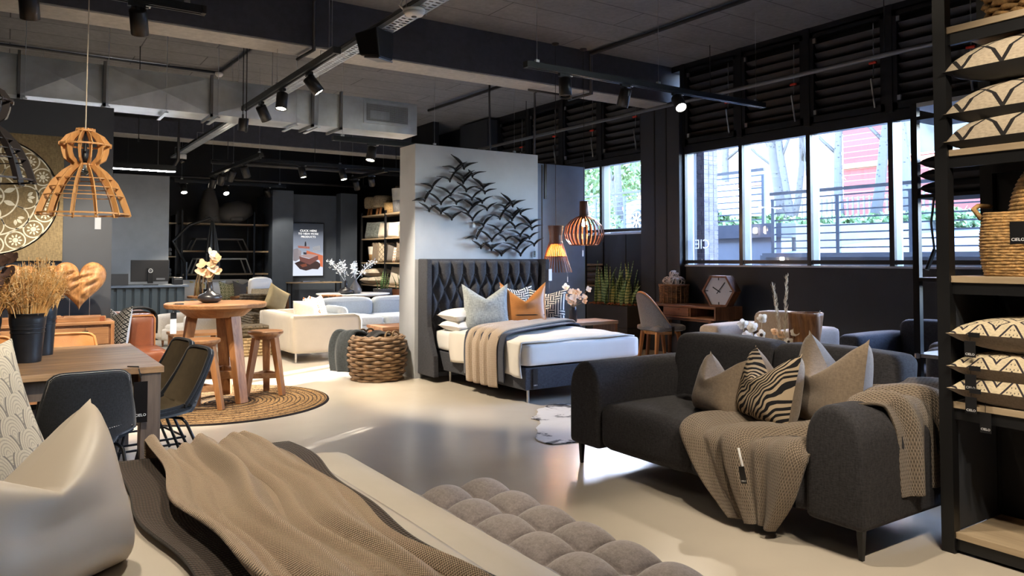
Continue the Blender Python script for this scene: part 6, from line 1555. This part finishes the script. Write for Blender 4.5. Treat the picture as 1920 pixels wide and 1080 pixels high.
# far shelf of cushions, baskets and stools (front faces us from the left)
fs = thing('display_shelf', 'black metal shelf with pale boards full of cushions and baskets past the bird wall', 'shelf', (7.25,15.6,0))
for y in (-1.35,-.05,1.3):
    for x in (-.24,.24): obj('post', MB().bb(x-.02,x+.02,y-.02,y+.02,0,2.5), M['blackmetal'], fs)
FZ = (.32,.80,1.31,1.86,2.40)
for z in FZ: obj('shelf_board', MB().bb(-.25,.25,-1.35,1.32,z,z+.03), M['oakY'], fs)
def pouf(label, y):
    t = thing('pouf_stool', label, 'stool', (7.2,y,2.432), 0, 'round woven stools on the top far shelf'); obj('seat', MB().lathe([(0,.16),(.21,.17),(.23,.22),(.23,.38),(.20,.43),(0,.44)], 24), plain('woven_wool_%d' % int(y*10), (.36,.29,.19,1), .95, var=.4, nscale=40, bump=.8), t, smooth=True)
    for k in range(4): a = k*pi/2+.7; obj('leg', MB().bar((.13*cos(a),.13*sin(a),.17), (.17*cos(a),.17*sin(a),0), .04), M['teakZ'], t)
pouf('woven round stool at the left end of the top far shelf', 16.62); pouf('woven round stool second from the left on the top far shelf', 16.1)
def tub(label, y, z, h, r, c1, x=7.2, band=None):
    t = thing('storage_basket', label, 'basket', (x,y,z), 0, 'baskets on the far shelf'); mb = MB().lathe([(0,.01),(r*.85,0),(r,h),(r*.94,h),(r*.8,.03)], 22); obj('body', mb, plain('basket_%d_%d' % (int(y*100), int(z*100)), c1, .85, var=.3, nscale=40, bump=.6), t, smooth=True)
    if band: obj('band', MB().lathe([(r*.93,h*.5),(r*1.012,h*.995)], 22, caps=False), plain('band_%d' % int(y*100), band, .85), t, smooth=True)
    for s_ in (-1,1): obj('handle', MB().tube([(-.05,s_*r,h-.02),(-.04,s_*r,h+.07),(.04,s_*r,h+.07),(.05,s_*r,h-.02)], .01, 6), M['rope'], t)
tub('tan basket beside the woven stools on the top far shelf', 15.62, 2.432, .24, .19, (.42,.27,.12,1)); tub('brown basket stacked behind the tan one on the top far shelf', 15.45, 2.432, .36, .16, (.25,.12,.05,1), 7.35); tub('grey-bottomed basket with a white rim band on the top far shelf', 15.12, 2.432, .52, .22, (.16,.16,.17,1), band=(.75,.72,.66,1))
def fcush(label, y, z, w_, h, m_, rz=R(-82), chop=0, t=.13, x=7.15): return cushion('cushion', label, w_, h, t, m_, (x,y,z), rz, R(-8), chop, 'cushions on the far shelf')
M['fringe'] = fabric('grey_green_tufted', (.22,.25,.235,1), 40, .6, bump=1.0)
fcush('grey-green fringed cushion at the left of the second far shelf', 16.55, 1.892, .75, .40, M['fringe']); fcush('cream tasselled lumbar cushion right of the grey-green one', 15.95, 1.892, .45, .36, M['cream']); fcush('cream tasselled lumbar cushion farther right on the second far shelf', 15.5, 1.892, .7, .36, M['linen'])
tub('small printed box basket at the right of the second far shelf', 14.95, 1.892, .26, .16, (.45,.40,.33,1)); tub('white and tan basket on the third far shelf', 16.45, 1.342, .36, .20, (.46,.27,.11,1), band=(.78,.74,.66,1))
for k in range(3): fcush(('first','second','third')[k]+' striped upright cushion in the row on the third far shelf', 16.16-.17*k, 1.342, .44, .46, M['net'] if k == 2 else M['taupe'], R(-50), .0, .11)
fcush('plain grey cushion upright past the post on the third far shelf', 15.46, 1.342, .4, .42, M['taupeback'], R(-60)); fcush('white and orange print cushion on the third far shelf', 15.22, 1.342, .36, .34, M['splash'], R(-80))
for k in range(2): fcush(('fluffy brown cushion by the right post of the third far shelf','second fluffy brown cushion at the right end of the third far shelf')[k], 14.92-.22*k, 1.342, .42, .46, M['kubu'] if False else plain('brown_faux_fur_%d' % k, (.16,.125,.095,1), .95, var=.5, nscale=40, bump=1.0), R(-55))
M['stripe'] = M['linen']
for k in range(2): flat_cushion('cushion', ('lower','upper')[k]+' cream striped cushion of the pair lying on the fourth far shelf', .52, .62, .20, [fabric('cream_stripe_%d' % k, (.55,.48,.38,1), 20, .5), M['taupe']], (7.15,16.35,.84+.09+.17*k), R(90), 'flat cushions on the far shelf')
fcush('round-topped pale cushion standing on the fourth far shelf', 15.3, .832, .5, .42, M['cream'])
def pot_plant(label, lab2, loc, mpot, seed):
    t = thing('plant_pot', label, 'pot', loc); obj('pot', MB().lathe([(0,.02),(.17,0),(.20,.30),(.185,.30),(.17,.06)], 20), mpot, t, smooth=True); p = thing('snake_plant', lab2, 'plant', (loc[0],loc[1],loc[2]+.26)); r_ = random.Random(seed)
    for i in range(14):
        a = r_.uniform(0,6.28); q = r_.uniform(0,.12); h = r_.uniform(.22,.45); obj('leaf', MB().tube([(q*cos(a),q*sin(a),-.1),(q*1.3*cos(a),q*1.3*sin(a),h*.5),(q*2*cos(a),q*2*sin(a),h)], [.02,.022,.002], 5, flat=.3), M['sans'], p, smooth=True)
pot_plant('speckled black and white pot on a stand before the far shelf', 'small snake plant in the speckled pot', (6.55,14.65,.50), diamond_mat('speckled_pot', (.45,.42,.38,1), (.05,.05,.05,1), 10, 2, .6, False), 1); pot_plant('terracotta pot on a stand before the far shelf', 'small snake plant in the terracotta pot', (6.75,14.15,.50), plain('terracotta', (.42,.16,.07,1), .8), 2)
pst = thing('plant_stand', 'low wooden stand under the two potted snake plants', 'stand', (6.65,14.4,0)); obj('top', MB().bb(-.35,.35,-.55,.55,.46,.5), M['teak'], pst)
for x in (-.3,.3):
    for y in (-.5,.5): obj('leg', MB().bb(x-.03,x+.03,y-.03,y+.03,0,.46), M['teakZ'], pst)
tb = thing('side_cabinet', 'low orange-brown wood block beside the grey sofa at the wall end', 'side table', (4.95,10.7,0)); obj('top', MB().bb(-.3,.3,-.3,.3,.36,.40), M['teak'], tb, bev=.004); obj('body', MB().bb(-.28,.28,-.28,.28,.0,.36), M['teakZ'], tb)

# ---------------------------------------------------------------- tall shelf at the right, and the rack behind it
ts = thing('tall_shelf', 'tall black shelving unit with pale oak boards holding cushions and baskets', 'shelf', (4.02,1.10,0))
TZ = (.07,.69,1.29,1.90,2.50)
for y in (.80,-.9):
    for x in (-.21,.24): obj('post', MB().bb(x-.028,x+.028,y-.03,y+.03,0,3.3), M['blackmetal'], ts)
for z in TZ:
    obj('shelf_board', MB().bb(-.225,.235,-.9,.77,z,z+.032), M['oakY'], ts, bev=.002); obj('shelf_rail', MB().bb(-.215,-.19,-.9,.77,z-.055,z).bb(.21,.235,-.9,.77,z-.055,z), M['blackmetal'], ts)
[obj('side_panel', MB().bb(-.18,.21,.775,.785,z0,z1), M['wall2'], ts) for z0, z1 in ((.10,.66),(.72,1.26))]; obj('back_panel', MB().bb(.255,.265,-.9,.8,0,3.2), M['black'], ts); obj('foot_rail', MB().bb(-.21,.24,.78,.82,.02,.06), M['blackmetal'], ts)
GT = 'cushions stacked on the tall shelf'
def shelf_cushion(label, z, mats, y=1.53, w_=.70, d=.50, t=.20, x=4.0, tilt=0):
    return flat_cushion('cushion', label, d, w_, t, mats, (x,y,z), 0, GT, (0, tilt))
nx = [M['net'], M['black']]; lx = [M['lozenge'], M['taupe']]
for k, z in enumerate((2.03,2.165,2.37)):
    o = shelf_cushion(('lowest','middle','topmost')[k]+' sand cushion with a black net print in the pile high on the tall shelf', z, nx, t=.22, tilt=R(-15))
for k, z in enumerate((.79,.895,1.05)):
    o = shelf_cushion(('lowest','middle','topmost')[k]+' cream cushion with black lozenges in the pile low on the tall shelf', z, lx, t=.18)
    tg = swing_tag(o, (-.245,.24,-.01), .05, .075, R(-90), 'blackcard', 'CIELO', string=.02); obj('brand_label', MB().box((-.247,.22,.0), (.004,.05,.022)), M['blackcard'], o)
tg = swing_tag(ts, (-.24,.62,.74), .05, .09, R(-90), 'blackcard', 'CIELO', string=.05)
def seagrass(label, loc, h, r, mat, rows, dome=True):
    t = thing('seagrass_basket', label, 'basket', loc); obj('woven_side', basket_weave(rows, 20, lambda k: r*(1+.10*sin(k*pi)), h, h/rows*.95, 3, sq=.5, amp=.12), mat, t, smooth=True); obj('liner', MB().lathe([(0,.01),(r*.92,.01),(r*.95,h*.9)], 24), M['black'], t); return t
M['seagrass'] = plain('golden_seagrass', (.40,.23,.085,1), .75, var=.5, nscale=34, bump=.7, bscale=120)
sg = seagrass('square golden seagrass basket with a black tag on the middle board of the tall shelf', (4.0,1.60,1.323), .30, .165, M['seagrass'], 22)
obj('handle', MB().tube([(-.12,.165,.27),(-.12,.20,.32),(-.05,.21,.34),(.05,.20,.34)], .012, 6), M['seagrass'], sg, smooth=True)
tg = obj('price_tag', MB().box((-.19,-.02,.20), (.003,.065,.10)), M['blackcard'], sg); text('lettering', 'CIELO', .02, M['ink'], tg, (-.1925,-.02,.168), (R(90),0,R(-90)))
dm = thing('seagrass_basket', 'second seagrass basket upended in the square one like a dome', 'basket', (4.02,1.55,1.56)); dmw = MB()
for j in range(14): z = .27*j/14; rr = .14*sqrt(max(.02,1-(z/.29)**2)); dmw.tube([(rr*cos(2*pi*i/28),rr*sin(2*pi*i/28),z) for i in range(28)], .0125, 5, closed=True)
obj('woven_dome', dmw, M['seagrass'], dm, smooth=True); obj('knob', MB().tube([(.05*cos(2*pi*i/14),.05*sin(2*pi*i/14),.272) for i in range(14)], .014, 6, closed=True), M['rope'], dm)
wk = thing('willow_basket', 'golden willow basket on the topmost board at the upper right corner', 'basket', (4.02,1.56,2.533)); obj('woven_side', basket_weave(12, 15, lambda k: .17+.03*k, .34, .022, 9, sq=.5, amp=.8), M['seagrass'], wk, smooth=True)
rk2 = thing('wire_rack', 'slender black rack standing between the armchair and the tall shelf', 'shelf', (5.5,2.45,0))
for x in (-.17,.17):
    for y in (-.4,.4): obj('post', MB().bb(x-.022,x+.022,y-.022,y+.022,0,2.5), M['blackmetal'], rk2)
for z in (.72,1.25,1.83,2.38): obj('shelf_board', MB().bb(-.19,.19,-.42,.42,z,z+.025), M['palegrey'] if z < .8 else M['blackmetal'], rk2)
obj('top_rail', MB().bb(-.19,.19,-.42,.42,2.47,2.5), M['alu'], rk2); obj('foot', MB().lathe([(0,-.02),(.02,-.015),(.02,.015),(0,.02)], 10, (-.19,.4,.73)), M['steel'], rk2)
for k, z in enumerate((1.90,1.99,2.08)): flat_cushion('cushion', ('lowest','middle','topmost')[k]+' black pointed cushion in the pile on the slender rack', .34, .46, .12, M['black'], (5.48,2.60,z), 0, 'black cushions on the slender rack')
o = obj('tassel', MB().tube([(5.32,2.72,1.85),(5.31,2.74,1.65),(5.33,2.73,1.45)], .008, 5).tube([(5.33,2.73,1.47),(5.28,2.76,1.33)], .016, 6), M['black']); tag(o, 'black tassel cord dangling from the slender rack', 'tassel')

# ---------------------------------------------------------------- outside the windows
M['paving'] = plain('pale_concrete_paving', (.17,.167,.165,1), .85, var=.1, nscale=1.5); M['retain'] = plain('rendered_retaining_wall', (.26,.26,.265,1), .85, var=.08, nscale=2); M['band'] = plain('grey_wall_coping', (.09,.09,.10,1), .8)
struct('terrain_lower', MB().bb(8.75,11.6,-8,34,-.3,-.05), M['paving'])
struct('retaining_wall_low', MB().bb(10.7,10.95,-8,8.3,-.1,1.48), M['retain']); struct('retaining_wall_coping', MB().bb(10.62,11.0,-8,8.3,1.44,1.51), M['paving'])
def slope(x0,x1,y0,y1,z0,z1): return MB().add([(x0,y0,z0),(x1,y0,z1),(x1,y1,z1),(x0,y1,z0),(x0,y0,z0-2),(x1,y0,z1-3),(x1,y1,z1-3),(x0,y1,z0-2)], [(0,1,2,3),(4,7,6,5),(0,4,5,1),(1,5,6,2),(2,6,7,3),(3,7,4,0)])
struct('ramp', slope(10.95,20,-8,8.6,1.48,2.35), M['paving'])
struct('retaining_wall_high', MB().bb(11.4,11.7,8.5,34,-.1,1.80), M['retain']); struct('retaining_wall_band', MB().bb(11.34,11.75,8.45,34,1.80,2.05), M['band'])
struct('street', slope(11.75,34,8.45,60,2.03,2.9), M['paving']); struct('bank', slope(20,60,-20,60,2.33,6.0), plain('pale_bank', (.15,.14,.115,1), .95, var=.2))
M['railpaint'] = plain('grey_rail_paint', (.10,.11,.12,1), .5)
def railing(label, x, y0, y1, z0, n, posts):
    t = thing('railing', label, 'railing', (x,(y0+y1)/2,z0)); L = y1-y0; obj('handrail', MB().box((0,0,1.0), (.07,L,.05)), plain('handrail_paint', (.09,.085,.08,1), .5), t)
    bar = mesh('bar', MB().box((0,0,0), (.016,L,.022)), M['railpaint']); repart('bar', bar, [((0,0,.08+i*.82/(n-1)),None,None) for i in range(n)], t)
    pm = mesh('post', MB().bb(-.025,.025,-.03,.03,-.02,.90), M['railpaint']); repart('post', pm, [((0,p-(y0+y1)/2,0),None,None) for p in posts], t)
railing('horizontal bar railing along the low wall outside the big panes', 10.8, -2, 8.25, 1.51, 8, (8.2,7.0,5.85,4.6,3.4,2.2,1.0))
railing('horizontal bar railing on the higher wall left of the stepped end', 11.55, 8.95, 10.45, 2.06, 8, (8.98,10.3)); railing('horizontal bar railing seen through the small high panes', 13.2, 11.8, 16.5, 2.12, 8, (12.2,13.4,14.55,15.7))
wl = thing('wall_light', 'small glowing step light in the low wall outside', 'light', (10.68,7.95,1.42)); obj('lens', MB().box((0,0,0), (.03,.06,.09)), M['lens'], wl); obj('rim', MB().box((.01,0,0), (.02,.09,.12)), M['steel'], wl)  # small emissive boxes on the faces of the outside walls
wl2 = thing('wall_light', 'small glowing step light in the higher wall outside', 'light', (11.33,9.0,1.93)); obj('lens', MB().box((0,0,0), (.03,.06,.09)), M['lens'], wl2); obj('rim', MB().box((.01,0,0), (.02,.09,.12)), M['steel'], wl2)
pp = thing('brick_pillar', 'grey-mauve brick pillar just outside the first big pane', 'pillar', (9.45,8.52,0)); M['brickg'] = plain('mauve_brick', (.20,.17,.19,1), .85, var=.3, nscale=9, bump=.3); obj('core', MB().bb(-.15,.15,-.145,.145,0,3.6), plain('grey_mortar', (.33,.32,.33,1), .9), pp)
mb = MB()
for j in range(48):
    z = j*.075
    for k in (-1,0,1):
        o_ = .05 if j % 2 else -.05; y0 = max(-.16, -.16+.107*(k+1)+o_*.8*(k != -1)); y1 = min(.16, -.16+.107*(k+2)+o_*.8*(k != 1)); mb.bb(-.16,-.14,y0+.004,y1-.004,z+.004,z+.071); mb.bb(-.155+.107*(k+1),-.155+.107*(k+2)-.008,-.155,-.14,z+.004,z+.071)
obj('bricks', mb, M['brickg'], pp)['kind'] = 'stuff'
M['birch'] = plain('speckled_pale_bark', (.46,.44,.40,1), .85)
def birch_mat():
    m = NM('birch_bark'); v = m.node('TexVoronoi'); m.link(m.coord(scale=(3,3,5)), v.inputs['Vector']); v.inputs['Scale'].default_value = 2.2
    m.color(m.ramp(v.outputs['Distance'], [(.12,(.02,.018,.016,1)),(.24,(.085,.08,.074,1))])); m.set(Roughness=.85); return m.m
M['birch'] = birch_mat()
def tree(label, loc, h, r, seed, lean_=(0,0), depth=3, mat=None):
    r_ = random.Random(seed); t = thing('bare_tree', label, 'tree', loc); tr = MB(); br = MB()
    def grow(p, d, L, rad, lev, mb):
        P = [p]; n = 5
        for i in range(n): d = (d+Vector((r_.gauss(0,.09),r_.gauss(0,.09),r_.gauss(.03,.05)))).normalized(); P.append(P[-1]+d*L/n)
        mb.tube(P, [rad*(1-.55*i/n) for i in range(n+1)], 7 if lev == 0 else 4)
        if lev < depth:
            for k in range(5 if lev == 0 else 4):
                i = r_.randint(2,n); e = (d*r_.uniform(.5,1)+Vector((r_.gauss(0,.6),r_.gauss(0,.6),r_.uniform(.1,.8)))).normalized(); grow(P[i], e, L*r_.uniform(.38,.62), rad*.42*(1-.06*i), lev+1, br)
    grow(Vector((0,0,-.1)), Vector((lean_[0],lean_[1],1)).normalized(), h, r, 0, tr)
    obj('trunk', tr, mat or M['birch'], t, smooth=True); obj('branches', br, mat or M['birch'], t, smooth=True); return t
M['leafg'] = plain('pale_leaf', (.16,.24,.09,1), .6, var=.4, nscale=8)
def leaves(name, label, cat, loc, size, n, seed, mat, ls=.1, parent=None):
    r_ = random.Random(seed); mb = MB()
    for i in range(n):
        v = Vector((r_.gauss(0,1),r_.gauss(0,1),r_.gauss(0,1))).normalized()*r_.random()**.4; p = Vector((v.x*size[0],v.y*size[1],abs(v.z)*size[2] if parent is None else v.z*size[2])); q = Vector((r_.gauss(0,1),r_.gauss(0,1),r_.gauss(0,1))).normalized(); e = q.orthogonal().normalized()*ls*r_.uniform(.6,1.3); f_ = q.cross(e)*.5; mb.add([p-e,p+f_,p+e,p-f_], [(0,1,2,3)])
    o = obj(name, mb, mat, parent, loc=loc)
    if parent is None: tag(o, label, cat)
    return o
tree('pale speckled trunk rising left of the middle of the third big pane', (18.0,11.6,2.2), 5.2, .13, 1); tree('straight speckled trunk right of the middle of the third big pane', (18.3,10.9,2.2), 6, .15, 2); tree('thick leaning speckled trunk by the shelf frame', (17.6,9.5,2.2), 6, .24, 3, (.10,.12))
tree('thin bare tree behind the left end of the low railing', (18.5,12.6,2.2), 5, .10, 4, (0,.1)); tree('forked bare tree seen through the second big pane', (19.0,14.2,2.3), 5.5, .16, 5, (0,.05)); tree('slim bare tree far behind the second big pane', (22.5,16.4,2.4), 6, .13, 6, (0,-.08)); tree('bare tree far behind the first big pane', (20,17.0,2.4), 6, .15, 7)
for k, (x, y, s_) in enumerate(((21,15.2,8),(24,17.8,9),(25.5,22.5,10),(17.5,19.4,11),(22,24.5,12))): tree(('bare tree behind the forked one','bare tree between forked tree and pillar','distant bare tree left of the brick pillar','bare tree above the white car','distant bare tree over the small high pane')[k], (x,y,2.4), 6.2, .15, s_)
for k, (x, y, sx_, h) in enumerate(((17.2,11.6,1.6,.42),(17.4,10.0,1.5,.40),(17.0,13.2,1.5,.5),(16.8,8.6,1.5,.4),(15.8,14.6,1.6,.7),(16.5,20.2,2.2,1.2),(19,18.4,2.2,1.3))):
    leaves('ground_cover', ('low green planting behind the railing, below the straight speckled trunk','low green planting at the foot of the leaning trunk','low green planting below the forked bare tree','low green planting near the tall shelf edge','taller green shrub beyond the higher railing','green shrub beyond the white car','rounded green shrub far behind the first big pane')[k], 'shrub', (x,y,2.12 if x < 17.5 else 2.3), (.55,sx_,h), 700, k, M['leafg'], .10)
for k, (x, y, z, s_) in enumerate(((26,30,6,3.5),(30,35,6.5,4.5),(21,28,6.2,2.6))):
    t = thing('leafy_tree', ('pale green leafy tree above the small high pane','broad leafy tree far behind the small panes','leafy tree crown between bare branches by the pillar')[k], 'tree', (x,y,2.5)); obj('trunk', MB().tube([(0,0,-.2),(.1,.1,z-3)], [.22,.12], 8), M['birch'], t); o = leaves('foliage', '', '', (0,0,z-2.5), (s_*.8,s_,s_*.6), 1500, 30+k, M['leafg'], .2, t); o['kind'] = 'stuff'
M['redbrick'] = None
def brick_mat():
    m = NM('red_brick'); br = m.node('TexBrick'); m.link(m.coord(scale=(1,1,1), rot=(R(90),0,R(90))), br.inputs['Vector']); br.inputs['Scale'].default_value = 1; br.inputs['Brick Width'].default_value = .25; br.inputs['Row Height'].default_value = .085; br.inputs['Mortar Size'].default_value = .012
    br.inputs['Color1'].default_value = (.22,.055,.045,1); br.inputs['Color2'].default_value = (.17,.042,.035,1); br.inputs['Mortar'].default_value = (.26,.22,.2,1); m.color(br.outputs[0]); m.set(Roughness=.85); return m.m
rbk = brick_mat()
def building(label, loc, d, h, mat, wins, rz=0):
    t = thing('building', label, 'building', loc, rz); obj('walls', MB().bb(-d[0]/2,d[0]/2,-d[1]/2,d[1]/2,-2,h), mat, t); obj('roof', MB().bb(-d[0]/2-.3,d[0]/2+.3,-d[1]/2-.3,d[1]/2+.3,h,h+.3), M['paving'], t)
    for y, z, wy, hz in wins:
        f = obj('window', MB().bb(-d[0]/2-.06,-d[0]/2+.02,y-wy/2-.08,y+wy/2+.08,z-.08,z+hz+.08), M['white'], t); obj('pane', MB().bb(-d[0]/2-.08,-d[0]/2-.05,y-wy/2,y+wy/2,z,z+hz), M['glossyblack'], f)
    obj('ledge', MB().bb(-d[0]/2-.12,-d[0]/2,-d[1]/2,d[1]/2,2.15,2.35), plain('orange_ledge', (.55,.2,.1,1), .8), t); return t
building('red brick building with a window band far beyond the third and fourth panes', (34,9.5,3.2), (7,20), 16, rbk, [(y,z,1.6,2.2) for y in (-8,-5.5,-3,-.5,2.4,4.6,6.8) for z in (2.5,6.2,9.9)]); building('pale building far behind the bare trees and pillar', (44,40,4.0), (8,18), 9, M['retain'], [(y,z,1.4,1.6) for y in (-6,-3,0,3,6) for z in (1.0,4.5)])
pf = thing('picket_fence', 'far pale upright fence behind the planting', 'fence', (24,17,2.45)); pk = mesh('picket', MB().bb(-.02,.02,-.03,.03,0,1.1), M['railpaint']); repart('picket', pk, [((0,-5+i*.2,0),None,None) for i in range(50)], pf); obj('rail', MB().bb(.02,.05,-5,5,.2,.25).bb(.02,.05,-5,5,.9,.95), M['railpaint'], pf)
car = thing('car', 'white parked car partly seen through the small high pane, one wheel showing', 'car', (16.6,15.35,2.24)); M['carpaint'] = plain('white_car_paint', (.75,.75,.76,1), .2, var=.02)
body = [(-2.1,.32),(-2.12,.62),(-1.95,.82),(-1.3,.90),(-.75,1.38),(.7,1.42),(1.45,.98),(1.95,.88),(2.12,.66),(2.08,.32)]
obj('body', MB().prism(body, 1.7, lambda u, v, w_: (-.85+w_, u, v)), M['carpaint'], car, bev=.05, seg=3); obj('side_window', MB().prism([(-1.15,.92),(-.72,1.30),(.62,1.34),(1.2,.98)], .01, lambda u, v, w_: (-.862+w_, u, v)), M['glossyblack'], car)
for y in (-1.35,1.38):
    for x in (-.84,.84):
        wh = obj('wheel', MB().lathe([(0,-.1),(.30,-.1),(.33,-.06),(.33,.06),(.30,.1),(0,.1)], 28).move(Matrix.Translation((x,y,.33)) @ Matrix.Rotation(R(90),4,'Y')), M['black'], car, smooth=False); mb = MB()
        for i in range(8): a = 2*pi*i/8; mb.bar((x-.105*(1 if x < 0 else -1)*1, y+.04*cos(a), .33+.04*sin(a)), (x-.105*(1 if x < 0 else -1), y+.24*cos(a), .33+.24*sin(a)), .03, .05)
        mb.tube([(x-.105*(1 if x < 0 else -1), y+.25*cos(2*pi*i/24), .33+.25*sin(2*pi*i/24)) for i in range(24)], .022, 5, closed=True); obj('alloy_rim', mb, M['steel'], wh)
obj('tail_light', MB().box((-.8,2.08,.72), (.12,.06,.12)), M['red'], car)
